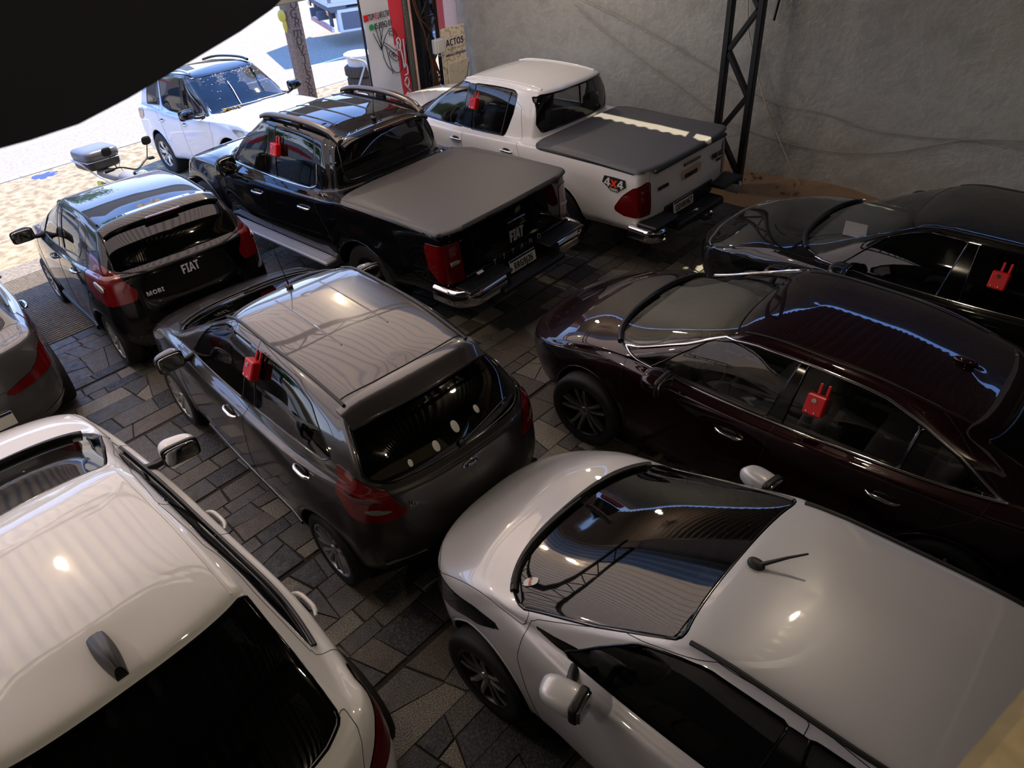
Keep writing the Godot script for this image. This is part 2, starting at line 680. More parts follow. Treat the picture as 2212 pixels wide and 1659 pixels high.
# twelve loops from sill to crown out of a car's main measures
func loops(d):
	var F: float = d.F0
	var R: float = d.R0
	var W: float = d.W
	var H: float = d.H
	var bF: float = d.get("bF", 0.5)
	var bR: float = d.get("bR", 0.36)
	var wf: float = d.get("wf", 0.9)
	var wr: float = d.get("wr", 0.92)
	var lo: float = d.get("lo", 0.2)
	var sh = d.sh
	var mid := []
	for q in sh:
		mid.append([q[0], lerpf(d.get("wide_y", 0.58), q[1], 0.62)])
	mid[0][0] = F
	mid[mid.size() - 1][0] = R
	var k6y = d.belt
	var h5 := []
	for q in [[0.0, 0.0], [0.35, 0.0], [0.7, 0.0], [1.0, 0.0]]:
		var f5: float = lerpf(lerpf(F - d.get("r4f", 0.14), d.fcw, 0.5), lerpf(R + d.get("r4", 0.05), d.frb, 0.5), q[0])
		h5.append([f5, 0.0])
	var F4: float = F - d.get("r4f", 0.14)
	var R4: float = R + d.get("r4", 0.05)
	var F5: float = lerpf(F4, d.fcw, 0.5)
	var R5: float = lerpf(R4, d.frb, 0.5)
	var y4f: float = sh[0][1]
	var y4r: float = sh[sh.size() - 1][1]
	var y5 := [[F5, lerpf(y4f, k6y[0][1], 0.5) + d.get("hoodcrown", 0.03)], [d.fcw - 0.35, (pchip(sh, d.fcw - 0.35) + pchip(k6y, d.fcw - 0.35)) * 0.5], [0.0, (pchip(sh, 0.0) + pchip(k6y, 0.0)) * 0.5], [d.frb + 0.3, (pchip(sh, d.frb + 0.3) + pchip(k6y, d.frb + 0.3)) * 0.5], [R5, lerpf(y4r, k6y[k6y.size() - 1][1], 0.5) + d.get("deckcrown", 0.0)]]
	var Wb: float = d.Wb
	var Wr: float = d.Wr
	var roof = d.roof
	var re := []
	var rin := []
	var rmid := []
	var crown := []
	for q in roof:
		re.append([q[0], q[1] - d.get("edge_drop", 0.06)])
		rin.append([q[0], q[1] - 0.022])
		rmid.append([q[0], q[1] - 0.004])
		crown.append([q[0], q[1] + 0.006])
	re[0][1] = roof[0][1] - d.get("ws_drop", 0.035)
	var m := []
	var belt_mid: float = pchip(k6y, 0.0)
	m.append(row(F - 0.13, R + 0.11, W - 0.075, [[F, lo + 0.02], [1.0, lo], [-1.0, lo], [R, lo + 0.06]], bF, bR, wf, wr))
	m.append(row(F - 0.03, R + 0.02, W - 0.012, [[F, 0.40], [1.0, 0.38], [-1.0, 0.38], [R, 0.42]], bF, bR, wf, wr))
	m.append(row(F, R, W, [[F, d.get("wide_y", 0.58)], [R, d.get("wide_y", 0.58)]], bF, bR, wf, wr))
	m.append(row(F - 0.03, R + d.get("r3", 0.02), W - 0.006, mid, bF, bR, wf, wr))
	m.append(row(F4, R4, W - d.get("w4", 0.035), sh, bF + 0.02, bR, wf, wr))
	m.append(row(F5, R5, lerpf(W - d.get("w4", 0.035), Wb, 0.5), y5, lerpf(bF, 0.3, 0.4), lerpf(bR, d.get("b6r", 0.25), 0.5), lerpf(wf, 0.93, 0.5), lerpf(wr, 0.92, 0.5)))
	m.append(row(d.fcw, d.frb, Wb, k6y, d.get("b6f", 0.32), d.get("b6r", 0.22), 0.95, d.get("w6r", 0.93)))
	var midy := []
	for q in [[d.fcw, 0.0], [0.4, 0.0], [-0.5, 0.0], [d.frb, 0.0]]:
		midy.append([q[0], lerpf(pchip(k6y, q[0]), pchip(re, q[0]), 0.52)])
	m.append(row(lerpf(d.fcw, d.fwt, 0.5) + 0.012, lerpf(d.frb, d.frt, 0.5) - d.get("rbulge", 0.02), lerpf(Wb, Wr, 0.5) + 0.014, midy, 0.29, lerpf(d.get("b6r", 0.22), d.get("b8r", 0.2), 0.5), 0.95, d.get("w6r", 0.93)))
	m.append(row(d.fwt, d.frt, Wr, re, d.get("b8f", 0.24), d.get("b8r", 0.2), 0.97, d.get("w8r", 0.95)))
	m.append(row(d.fwt - 0.05, d.frt + d.get("r9", 0.04), Wr - 0.065, rin, 0.22, d.get("b8r", 0.2), 0.97, d.get("w8r", 0.95)))
	m.append(row(d.fwt - 0.25, d.frt + 0.2, Wr * 0.55, rmid, 0.2, 0.2, 0.97, 0.96))
	m.append(row(d.fwt - 0.40, d.frt + 0.34, 0.0, crown, 0.1, 0.1, 1.0, 1.0))
	if d.has("p"):
		for k in 6:
			m[k].p = d.p
	for k in d.get("fix", {}):
		m[k].merge(d.fix[k], true)
	return m

func make_skin(d) -> Hull:
	var rows = loops(d)
	var nf: int = d.get("nf", 18)
	var ns: int = d.get("ns", 62)
	var sub: int = d.get("sub", 7)
	var fa: float = d.get("fa", 0.0)
	var fb: float = d.get("fb", -0.8)
	var cols := nf * 2 + ns
	var nk: int = rows.size()
	var K := []
	for k in nk:
		var w = rows[k]
		var line := PackedVector3Array()
		var e: float = 2.0 / w.p
		var fs: float = w.F - w.bF
		var rs: float = w.R + w.bR
		var fa2: float = minf(fa, fs - 0.05)
		var fb2: float = maxf(fb, rs + 0.05)
		for j in nf:
			var t := PI / 2 * j / nf
			var f: float = w.F - w.bF * (1.0 - pow(cos(t), e))
			line.append(Vector3(w.W * w.wf * pow(sin(t), e), pchip(w.y, f), -f))
		for j in ns:
			var s := float(j) / (ns - 1)
			var f2: float
			if s < 0.4:
				f2 = lerpf(fs, fa2, s / 0.4)
			elif s < 0.75:
				f2 = lerpf(fa2, fb2, (s - 0.4) / 0.35)
			else:
				f2 = lerpf(fb2, rs, (s - 0.75) / 0.25)
			var wide: float = w.W
			if f2 > fa2:
				wide *= 1.0 - (1.0 - w.wf) * pow((f2 - fa2) / (fs - fa2), 2.0)
			if f2 < fb2:
				wide *= 1.0 - (1.0 - w.wr) * pow((fb2 - f2) / (fb2 - rs), 2.0)
			line.append(Vector3(wide, pchip(w.y, f2), -f2))
		for j in nf:
			var t2 := PI / 2 * (nf - 1 - j) / nf
			var f3: float = w.R + w.bR * (1.0 - pow(cos(t2), e))
			line.append(Vector3(w.W * w.wr * pow(sin(t2), e), pchip(w.y, f3), -f3))
		K.append(line)
	var S := Hull.new()
	var arc := PackedFloat32Array()
	arc.resize(cols)
	for j in range(1, cols):
		arc[j] = arc[j - 1] + Vector2(K[3][j].x - K[3][j - 1].x, K[3][j].z - K[3][j - 1].z).length()
	var total := arc[cols - 1]
	var nr := (nk - 1) * sub + 1
	for q in nr:
		var k := mini(q / sub, nk - 2)
		var t := float(q - k * sub) / sub
		var t2 := t * t
		var t3 := t2 * t
		for j in cols:
			var A: Vector3 = K[k][j]
			var B: Vector3 = K[k + 1][j]
			var D := B - A
			var m0 := D
			var m1 := D
			if k > 0:
				var E: Vector3 = A - K[k - 1][j]
				for c in 3:
					m0[c] = 2.0 * D[c] * E[c] / (D[c] + E[c]) if D[c] * E[c] > 1e-12 else 0.0
			if k + 2 < nk:
				var G: Vector3 = K[k + 2][j] - B
				for c in 3:
					m1[c] = 2.0 * D[c] * G[c] / (D[c] + G[c]) if D[c] * G[c] > 1e-12 else 0.0
			else:
				m1.y = D.y * D.z * D.z / maxf(1e-9, D.x * D.x + D.z * D.z)
			var p := A * (2 * t3 - 3 * t2 + 1) + m0 * (t3 - 2 * t2 + t) + B * (-2 * t3 + 3 * t2) + m1 * (t3 - t2)
			if d.has("flare") and k < 5:
				for fx in [d.wb * 0.5, -d.wb * 0.5]:
					var dist := Vector2(-p.z - fx, p.y - d.wheel.R).length()
					p.x += d.flare * exp(-pow((dist - d.arch - 0.03) / 0.10, 2.0)) * smoothstep(0.3, 0.6, p.x)
			S.P.append(p)
			S.Q.append(Vector3((k + t) * 0.2, total - arc[j], arc[j]))
	S.N.resize(S.P.size())
	for q in nr - 1:
		for j in cols - 1:
			var i := q * cols + j
			for tr in [[i, i + 1, i + cols], [i + 1, i + cols + 1, i + cols]]:
				var n := (S.P[tr[2]] - S.P[tr[0]]).cross(S.P[tr[1]] - S.P[tr[0]])
				var ce: Vector3 = (S.P[tr[0]] + S.P[tr[1]] + S.P[tr[2]]) / 3.0 - Vector3(0, 0.6, clampf(S.P[tr[0]].z, -0.6, 0.6))
				if n.dot(ce) < 0:
					n = -n
				if n.length_squared() < 1e-18:
					continue
				for x in tr:
					S.N[x] += n
				S.T.append(tr[0]); S.T.append(tr[1]); S.T.append(tr[2])
	for i in S.N.size():
		var n := S.N[i]
		if S.P[i].x < 0.003:
			n.x = 0.0
		S.N[i] = n.normalized() if n.length_squared() > 1e-20 else Vector3.UP
	return S

# runs the list of cuts; every cut becomes a part (or two, left and right)
func panels(S: Hull, root, ops, rest: PackedInt32Array):
	for o in ops:
		var sd := PackedFloat32Array()
		sd.resize(S.P.size())
		sd.fill(1.0)
		var need := PackedByteArray()
		need.resize(S.P.size())
		for i in rest:
			need[i] = 1
		var rad: float = o.get("rad", 0.0)
		var j: String = o.j
		if o.has("circle"):
			var c := Vector2(o.circle[0], o.circle[1])
			for i in S.P.size():
				if need[i]:
					sd[i] = (S.coord(i, j) - c).length() - o.circle[2]
		else:
			var poly := PackedVector2Array()
			for q in o.p:
				poly.append(Vector2(q[0], q[1]))
			var lo := poly[0]
			var hi := poly[0]
			for q in poly:
				lo = lo.min(q)
				hi = hi.max(q)
			lo -= Vector2.ONE * (rad + 0.25)
			hi += Vector2.ONE * (rad + 0.25)
			for i in S.P.size():
				if need[i]:
					var p := S.coord(i, j)
					if p.x > lo.x and p.x < hi.x and p.y > lo.y and p.y < hi.y:
						sd[i] = sd_poly(p, poly) - rad
		for i in sd.size():
			if absf(sd[i]) < 1e-5:
				sd[i] = 1e-5
		var w: Vector3 = o.get("n", Vector3.ZERO)
		var least: float = o.get("least", 0.2)
		var NN := S.N
		var PP := S.P
		var lim = o.get("box", null)
		var got = S.cut(rest, sd, func(a, b, c): return (w == Vector3.ZERO or (NN[a] + NN[b] + NN[c]).dot(w) > least * 3.0) and (lim == null or (-PP[a].z < lim[0] and -PP[a].z > lim[1])))
		rest = got[1]
		var name_: String = o.name
		var par = root
		if o.has("under"):
			par = o.under
		var two: bool = o.get("two", false)
		var made := []
		if not o.get("drop", false):
			for s in ([1, -1] if two else [0]):
				var m := S.mesh(got[0], o.get("off", 0.0), s)
				if m.get_surface_count():
					made.append(obj(name_, m, o.m, par))
		if o.has("bead"):
			var bd = o.bead
			for s in ([1, -1] if (two and made.size() == 2) or o.has("well") else [0]):
				var g := Geo.new()
				S.bead(g, got[2], bd[0], bd[1], s)
				if g.v.size():
					var host = root
					if made.size():
						host = made[0 if s >= 0 else 1]
					obj(bd[3], g, bd[2], host)
		if o.has("well"):
			var e: PackedInt32Array = got[2]
			for s in [1.0, -1.0]:
				var g2 := Geo.new()
				for k in range(0, e.size(), 2):
					var a := S.P[e[k]]
					var b := S.P[e[k + 1]]
					var fl := Vector3(s, 1, 1)
					var cc := Vector3(a.x, o.circle[1], -o.circle[0])
					g2.quad(a * fl, b * fl, (b - Vector3(o.well, 0, 0)) * fl, (a - Vector3(o.well, 0, 0)) * fl, (cc - (a + b) * 0.5) * fl)
				obj("wheel_well", g2, M.black_plastic, root)
		if o.has("keep"):
			o.keep.append_array(made)
	return rest

func add_wheel(root, d, at, side, style):
	var R: float = style.R
	var w: float = style.w
	var r: float = style.rim
	var g := Geo.new()
	var c := Vector3.ZERO
	g.lathe([Vector2(-w * 0.48, r * 0.9), Vector2(-w * 0.5, r * 1.06), Vector2(-w * 0.5, R * 0.93), Vector2(-w * 0.42, R * 0.985), Vector2(-w * 0.3, R), Vector2(w * 0.3, R), Vector2(w * 0.42, R * 0.985), Vector2(w * 0.5, R * 0.93), Vector2(w * 0.505, (R + r) * 0.5), Vector2(w * 0.49, r * 1.04), Vector2(w * 0.45, r * 0.99)], c, 40)
	var holder := obj("wheel", g, M.rubber, root)
	holder.position = at
	if side < 0:
		holder.rotation.y = PI
	var rimg := Geo.new()
	rimg.lathe([Vector2(w * 0.46, r * 1.03), Vector2(w * 0.48, r * 0.98), Vector2(w * 0.45, r * 0.93), Vector2(w * 0.2, r * 0.88), Vector2(-w * 0.4, r * 0.86)], c, 40)
	obj("rim", rimg, style.m, holder)
	var back := Geo.new()
	back.lathe([Vector2(w * 0.02, 0.0), Vector2(w * 0.02, r * 0.88)], c, 32, true)
	obj("brake_disc", back, M.black_plastic, holder)
	var sp := Geo.new()
	var n: int = style.n
	for k in n:
		var a := TAU * k / n + 0.2
		var B := Basis(Vector3.RIGHT, a)
		var split: float = style.get("fork", 0.0)
		for q in ([-1.0, 1.0] if split > 0.0 else [0.0]):
			var z0: float = q * split * 0.35
			var z1: float = q * split
			var t0: float = style.sw
			var t1: float = style.sw * style.get("taper", 0.75)
			var A := [Vector3(w * 0.34, r * 0.16, z0 - t0), Vector3(w * 0.37, r * 0.16, z0), Vector3(w * 0.34, r * 0.16, z0 + t0)]
			var C := [Vector3(w * 0.43, r * 0.62, (z0 + z1) * 0.5 - t1), Vector3(w * 0.465, r * 0.62, (z0 + z1) * 0.5), Vector3(w * 0.43, r * 0.62, (z0 + z1) * 0.5 + t1)]
			var D := [Vector3(w * 0.42, r * 0.95, z1 - t1 * 1.25), Vector3(w * 0.455, r * 0.95, z1), Vector3(w * 0.42, r * 0.95, z1 + t1 * 1.25)]
			for pr in [[A, C], [C, D]]:
				for i in 2:
					sp.quad(B * pr[0][i], B * pr[0][i + 1], B * pr[1][i + 1], B * pr[1][i], B * Vector3(1, 0, -0.6 if i == 0 else 0.6))
				sp.quad(B * pr[0][0], B * pr[1][0], B * (pr[1][0] - Vector3(w * 0.2, 0, 0)), B * (pr[0][0] - Vector3(w * 0.2, 0, 0)), B * Vector3(0, 0, -1))
				sp.quad(B * pr[0][2], B * pr[1][2], B * (pr[1][2] - Vector3(w * 0.2, 0, 0)), B * (pr[0][2] - Vector3(w * 0.2, 0, 0)), B * Vector3(0, 0, 1))
	obj("spokes", sp, style.get("ms", style.m), holder)
	var hub := Geo.new()
	hub.lathe([Vector2(w * 0.2, r * 0.2), Vector2(w * 0.38, r * 0.19), Vector2(w * 0.41, r * 0.15), Vector2(w * 0.42, 0.0)], c, 20)
	obj("hub_cap", hub, style.get("ms", style.m), holder)
	return holder

func add_mirror(root, at, side, size, paint, glass_mat, stalk_mat):
	var h := obj("door_mirror", _mirror_shell(size, side), paint, root)
	h.position = at
	var g := Geo.new()
	g.lump(Vector3(0, 0, size.z * 0.44), Vector3(size.x * 0.86, size.y * 0.78, size.z * 0.16), 0.45, 0.45, 20, 10)
	obj("mirror_glass", g, glass_mat, h)
	var r := Geo.new()
	r.lump(Vector3(0, 0, size.z * 0.36), Vector3(size.x * 0.96, size.y * 0.9, size.z * 0.2), 0.4, 0.4, 20, 10)
	obj("mirror_rim", r, M.black_plastic, h)
	var s := Geo.new()
	s.tube([Vector3(-side * size.x * 0.2, -size.y * 0.28, 0), Vector3(-side * size.x * 0.6, -size.y * 0.42, -0.01), Vector3(-side * (size.x * 0.5 + 0.13), -size.y * 0.45, -0.03)], [0.02, 0.024, 0.035], 8)
	obj("mirror_stalk", s, stalk_mat, h)
	return h

func _mirror_shell(size, _side) -> Geo:
	var g := Geo.new()
	g.lump(Vector3.ZERO, size, 0.72, 0.66, 28, 18)
	for i in g.v.size():
		# tapers towards the outer end and towards the nose
		var q := g.v[i]
		var out: float = q.x * _side / size.x + 0.5
		var fore: float = clampf(0.5 - q.z / size.z, 0.0, 1.0)
		g.v[i] = Vector3(q.x * (1.0 - 0.12 * fore), q.y * (1.05 - 0.28 * out) * (1.0 - 0.25 * fore * fore), q.z + 0.18 * size.z * out * fore * 0.6)
	return g

func add_handle(root, S: Hull, f, y, side, m, long = 0.19):
	var q = S.probe("s", f, y, Vector3.RIGHT)
	var p: Vector3 = q[0]
	var g := Geo.new()
	var path := []
	for i in 9:
		var t := i / 8.0 * 2.0 - 1.0
		path.append(Vector3((p.x + 0.006 + 0.026 * (1.0 - t * t * t * t)) * side, p.y + 0.004 * (1 - t * t), p.z + t * long * 0.5))
	g.tube(path, [0.008, 0.014, 0.015, 0.015, 0.015, 0.015, 0.015, 0.014, 0.008], 8)
	var h := obj("door_handle", g, m, root)
	var c := Geo.new()
	c.lump(Vector3(p.x * side, p.y + 0.002, p.z + 0.0), Vector3(0.014, 0.062, long * 0.62), 0.8, 0.8, 16, 8)
	obj("handle_recess", c, M.black_plastic, h)
	return h

func add_seats(root, m, dash_m, y0, f_front, f_rear, wide, dash_f, dash_y, wheel_r):
	for s in [-1.0, 1.0]:
		var g := Geo.new()
		var z: float = -f_front
		g.lump(Vector3(s * wide, y0, z), Vector3(0.5, 0.18, 0.52), 0.4, 0.4, 16, 10)
		g.lump(Vector3(s * wide, y0 + 0.33, z + 0.30), Vector3(0.48, 0.68, 0.17), 0.4, 0.4, 16, 10, Basis(Vector3.RIGHT, 0.22))
		var seat := obj("front_seat", g, m, root)
		var h := Geo.new()
		h.lump(Vector3(s * wide, y0 + 0.76, z + 0.40), Vector3(0.27, 0.2, 0.11), 0.5, 0.5, 14, 8)
		obj("headrest", h, m, seat)
	var b := Geo.new()
	b.lump(Vector3(0, y0 - 0.02, -f_rear), Vector3(1.2, 0.2, 0.5), 0.3, 0.3, 20, 10)
	b.lump(Vector3(0, y0 + 0.3, -f_rear + 0.3), Vector3(1.2, 0.62, 0.16), 0.3, 0.3, 20, 10, Basis(Vector3.RIGHT, 0.25))
	var bench := obj("rear_bench", b, m, root)
	for s in [-0.36, 0.36]:
		var h2 := Geo.new()
		h2.lump(Vector3(s, y0 + 0.66, -f_rear + 0.4), Vector3(0.26, 0.17, 0.1), 0.5, 0.5, 14, 8)
		obj("headrest", h2, m, bench)
	var dg := Geo.new()
	dg.lump(Vector3(0, dash_y - 0.16, -dash_f), Vector3(1.36, 0.34, 0.62), 0.35, 0.3, 24, 12)
	dg.lump(Vector3(-wide, dash_y - 0.02, -dash_f + 0.16), Vector3(0.38, 0.14, 0.2), 0.5, 0.5, 16, 8)
	var dash := obj("dashboard", dg, dash_m, root)
	var w := Geo.new()
	var path := []
	for i in 24:
		var a := TAU * i / 24
		path.append(Vector3(-wide, dash_y - 0.1, -dash_f + 0.42) + Basis(Vector3.RIGHT, -0.45) * Vector3(cos(a) * wheel_r, sin(a) * wheel_r, 0))
	w.tube(path, 0.014, 8, true)
	w.box(Vector3(-wide, dash_y - 0.1, -dash_f + 0.41), Vector3(wheel_r * 1.9, 0.045, 0.02), 0.008)
	w.tube([Vector3(-wide, dash_y - 0.1, -dash_f + 0.42), Vector3(-wide, dash_y - 0.16, -dash_f + 0.2)], 0.035, 8)
	obj("steering_wheel", w, M.black_plastic, dash)
	var cs := Geo.new()
	cs.box(Vector3(0, y0 + 0.02, -f_front - 0.05), Vector3(0.2, 0.22, 0.9), 0.03)
	obj("centre_console", cs, dash_m, dash)

# wipers lying along the foot of the windscreen
func add_wipers(root, S: Hull, lines, m):
	for l in lines:
		var g := Geo.new()
		var path := []
		for i in 9:
			var t := i / 8.0
			var q = S.probe("bv", lerpf(l[0], l[2], t) if lerpf(l[0], l[2], t) > 0.0 else -lerpf(l[0], l[2], t), lerpf(l[1], l[3], t), Vector3(0, 0.3, -1))
			var p: Vector3 = q[0]
			var x := lerpf(l[0], l[2], t)
			p.x = absf(p.x) * signf(x) if absf(x) > 0.0 else 0.0
			path.append(p + q[1] * Vector3(signf(x), 1, 1) * 0.018)
		g.tube(path, 0.009, 6)
		obj("wiper", g, m, root)

func add_plate(root, said, at, turn, tilt, m = null):
	var g := Geo.new()
	g.box(Vector3.ZERO, Vector3(0.4, 0.13, 0.012), 0.004)
	var p := obj("licence_plate", g, M.plate_white, root)
	p.transform = Transform3D(Basis(Vector3.UP, turn) * Basis(Vector3.RIGHT, tilt), at)
	var b := Geo.new()
	b.box(Vector3(0, 0.053, 0.0045), Vector3(0.394, 0.022, 0.005), 0.001)
	obj("plate_band", b, M.plate_blue, p)
	if said != "":
		letters("plate_text", said, 0.07, 0.004, M.ink, p, Vector3(0, -0.012, 0.007), Basis(), true, 0.78)
	return p

func wiper_arm(root, a, b, n, m):
	var g := Geo.new()
	g.tube([a + n * 0.02, a.lerp(b, 0.5) + n * 0.035, b + n * 0.02], [0.012, 0.009, 0.007], 6)
	obj("rear_wiper", g, m, root)

# common panel cuts --------------------------------------------------------
func cut_win(name_, poly, m, rad = 0.02, frame = null, two = true):
	var o := {"name": name_, "j": "sv", "p": poly, "rad": rad, "m": m, "off": -0.004, "two": two, "n": Vector3.RIGHT, "least": 0.3}
	if frame != null:
		o.bead = frame
	return o

func seam():
	return [0.0055, 0.0022, M.seam, "panel_gap"]

# shell, wheels, floor pan and liner for every car; gives [root, skin, rest of the skin]
func car(d, ops):
	var root = thing(d.called, d.label, d.get("category", "car"), d.at, -deg_to_rad(d.yaw))
	if d.has("pitch"):
		root.rotation = Vector3(deg_to_rad(d.pitch), -deg_to_rad(d.yaw), 0)
	var S := make_skin(d)
	var all_ops := []
	for fx in [d.wb * 0.5, -d.wb * 0.5]:
		all_ops.append({"name": "arch", "j": "s", "circle": [fx, d.wheel.R + 0.01, d.arch], "n": Vector3.RIGHT, "least": 0.25, "drop": true, "well": 0.26, "bead": [d.get("lipw", 0.012), d.get("liph", 0.006), d.get("lip", d.paint), "arch_lip"]})
	all_ops.append_array(ops)
	var rest = panels(S, root, all_ops, S.T)
	obj("body", S.mesh(rest, 0.0, 0), d.paint, root)
	for fx in [d.wb * 0.5, -d.wb * 0.5]:
		for s in [-1, 1]:
			add_wheel(root, d, Vector3(s * d.track, d.wheel.R, -fx), s, d.wheel)
	var g := Geo.new()
	var lo: float = d.get("lo", 0.2)
	g.box(Vector3(0, lo + 0.08, -(d.F0 + d.R0) * 0.5), Vector3((d.W - 0.32) * 2, 0.12, d.F0 - d.R0 - 0.5), 0.02)
	obj("floor_pan", g, M.black_plastic, root)
	var lin := Geo.new()
	for s in [-1.0, 1.0]:
		lin.box(Vector3(s * (d.Wb - 0.10), (0.35 + d.belt[1][1]) * 0.5 - 0.02, -(d.fcw - 0.3 + d.frb + 0.35) * 0.5), Vector3(0.05, d.belt[1][1] - 0.40, d.fcw - d.frb - 0.7), 0.01)
	obj("door_trim", lin, d.get("trim", M.dark_cloth), root)
	return [root, S, rest]
func std_ops(d):
	var o := []
	var gl = d.glass
	var gs = d.get("glass_side", gl)
	var seal = d.get("seal", [0.011, 0.004, M.black_gloss, "window_seal"])
	if d.has("lamp_clear"):
		o.append({"name": "reversing_lens", "j": "ra", "p": d.lamp_clear, "rad": 0.006, "n": Vector3(0.6, 0.1, 1), "least": 0.1, "m": M.lamp_clear, "off": 0.007, "two": true, "box": [d.R0 + 1.0, d.R0 - 1.0]})
	if d.has("lamp_dark"):
		o.append({"name": "lamp_band", "j": "ra", "p": d.lamp_dark, "rad": 0.004, "n": Vector3(0.6, 0.1, 1), "least": 0.1, "m": M.lamp_dark, "off": 0.0055, "two": true, "box": [d.R0 + 1.0, d.R0 - 1.0]})
	if d.has("lamp"):
		o.append({"name": "tail_lamp", "j": "ra", "p": d.lamp, "rad": d.get("lamp_rad", 0.012), "n": d.get("lamp_n", Vector3(0.6, 0.1, 1)), "least": 0.1, "m": M.lamp_red, "off": 0.006, "two": true, "bead": [0.008, 0.003, M.black_gloss, "lamp_seal"], "box": [d.R0 + 1.0, d.R0 - 1.0]})
	if d.has("headlamp"):
		o.append({"name": "headlamp", "j": "fa", "p": d.headlamp, "rad": 0.01, "m": d.get("lamp_m", M.lamp_clear), "off": 0.004, "two": true, "bead": [0.007, 0.003, M.black_gloss, "lamp_seal"], "box": [9, 0.6]})
	for k in ["win_f", "win_r", "win_q"]:
		if d.has(k):
			o.append(cut_win({"win_f": "front_door_window", "win_r": "rear_door_window", "win_q": "quarter_window"}[k], d[k], gs, d.get("win_rad", 0.025), seal))
	if d.has("pillar"):
		for p in d.pillar:
			o.append({"name": "pillar_trim", "j": "sv", "p": p, "rad": 0.004, "m": M.black_gloss, "off": 0.001, "two": true, "n": Vector3.RIGHT, "least": 0.3})
	var ws = d.ws
	o.append({"name": "windscreen", "j": "bv", "p": [[-0.2, ws[2]], [ws[0] - 0.06, ws[2]], [ws[0], ws[2] + 0.015], [(ws[0] + ws[1]) * 0.5 + 0.012, 1.4], [ws[1], ws[3] - 0.01], [ws[1] - 0.04, ws[3]], [-0.2, ws[3]]], "rad": 0.01, "m": gl, "off": -0.003, "n": Vector3(0, 0.3, -1), "least": 0.2, "bead": [0.014, 0.004, M.black_gloss, "window_seal"], "box": [9, -0.4]})
	if d.has("rg"):
		var rg = d.rg
		o.append({"name": "rear_window", "j": "bv", "p": rg, "rad": 0.02, "m": d.get("glass_rear", gl), "off": -0.003, "n": Vector3(0, 0.2, 1), "least": 0.2, "bead": [0.014, 0.004, M.black_gloss, "window_seal"], "box": [-0.3, -9]})
	for x in d.get("extra_cuts", []):
		o.append(x)
	if d.has("hood"):
		o.append({"name": "hood", "j": "t", "p": d.hood, "rad": 0.02, "m": d.paint, "n": Vector3(0, 1, -0.2), "least": 0.25, "bead": seam(), "box": [9, 0.5]})
	if d.has("gate"):
		o.append({"name": d.get("gate_name", "tailgate"), "j": d.get("gate_j", "bv"), "p": d.gate, "rad": 0.02, "m": d.paint, "n": Vector3(0, 0.3, 1), "least": 0.15, "bead": seam(), "box": [d.get("gate_f", -0.8), -9]})
	if d.has("door_f"):
		o.append({"name": "front_door", "j": "s", "p": d.door_f, "rad": 0.02, "m": d.paint, "two": true, "n": Vector3.RIGHT, "least": 0.25, "bead": seam()})
	if d.has("door_r"):
		o.append({"name": "rear_door", "j": "s", "p": d.door_r, "rad": 0.02, "m": d.paint, "two": true, "n": Vector3.RIGHT, "least": 0.25, "bead": seam()})
	return o

# a strip laid along the skin through (a, b) points
func line_on(root, S: Hull, j, pts, want, rad, m, name_, both = true, steps = 10, sink = 0.4):
	for s in ([1.0, -1.0] if both else [1.0]):
		var path := []
		for k in pts.size() - 1:
			for i in steps:
				var t: float = float(i) / steps
				_add_probe(path, S, j, lerpf(pts[k][0], pts[k + 1][0], t), lerpf(pts[k][1], pts[k + 1][1], t), want, rad * sink, s)
		_add_probe(path, S, j, pts[-1][0], pts[-1][1], want, rad * sink, s)
		if path.size() > 1:
			var g := Geo.new()
			g.tube(path, rad, 8)
			obj(name_, g, m, root)

func _add_probe(path, S: Hull, j, a, b, want, lift, s):
	var q = S.probe(j, a, b, want)
	if q[0] == Vector3.ZERO:
		return
	var p: Vector3 = q[0] + q[1] * lift
	path.append(Vector3(p.x * s, p.y, p.z))

func wing(root, name_, f0, y0, f1, y1, half, thick, bow, m):
	var rings := []
	for i in 17:
		var t := i / 16.0 * 2.0 - 1.0
		var e := t * t
		var x: float = t * half
		var c := -0.03 * e - 0.03 * pow(e, 4.0)
		var A := Vector3(x, y0 + c + 0.004, -f0 - bow * 0.3 * e)
		var B := Vector3(x * 1.0, y1 + c, -f1 - bow * e)
		rings.append([A, A.lerp(B, 0.5) + Vector3(0, 0.012, 0), B + Vector3(0, 0.004, -0.012), B + Vector3(0, -0.006, 0), B + Vector3(0, -thick, -0.014), A + Vector3(0, -thick - 0.005, 0.02)])
	var g := Geo.new()
	g.loft(rings)
	g.cap(rings[0], Vector3.LEFT)
	g.cap(rings[16], Vector3.RIGHT)
	return obj(name_, g, m, root)

func roof_aerial(root, S: Hull, f, m, lean = 0.6, long = 0.42, back = 1.0):
	var q = S.probe("t", f, 0.001, Vector3.UP)
	var p: Vector3 = q[0]
	p.x = 0
	var g := Geo.new()
	g.lump(p + Vector3(0, 0.012, 0), Vector3(0.05, 0.04, 0.075), 0.7, 0.9, 14, 8)
	var o := obj("aerial_base", g, m, root)
	var r := Geo.new()
	var d: Vector3 = Vector3(0, cos(lean), sin(lean) * back) * long
	r.tube([p + Vector3(0, 0.02, 0), p + d * 0.3 + Vector3(0, 0.02, 0), p + d + Vector3(0, 0.02, 0)], [0.008, 0.004, 0.003], 6)
	obj("aerial_rod", r, m, o)

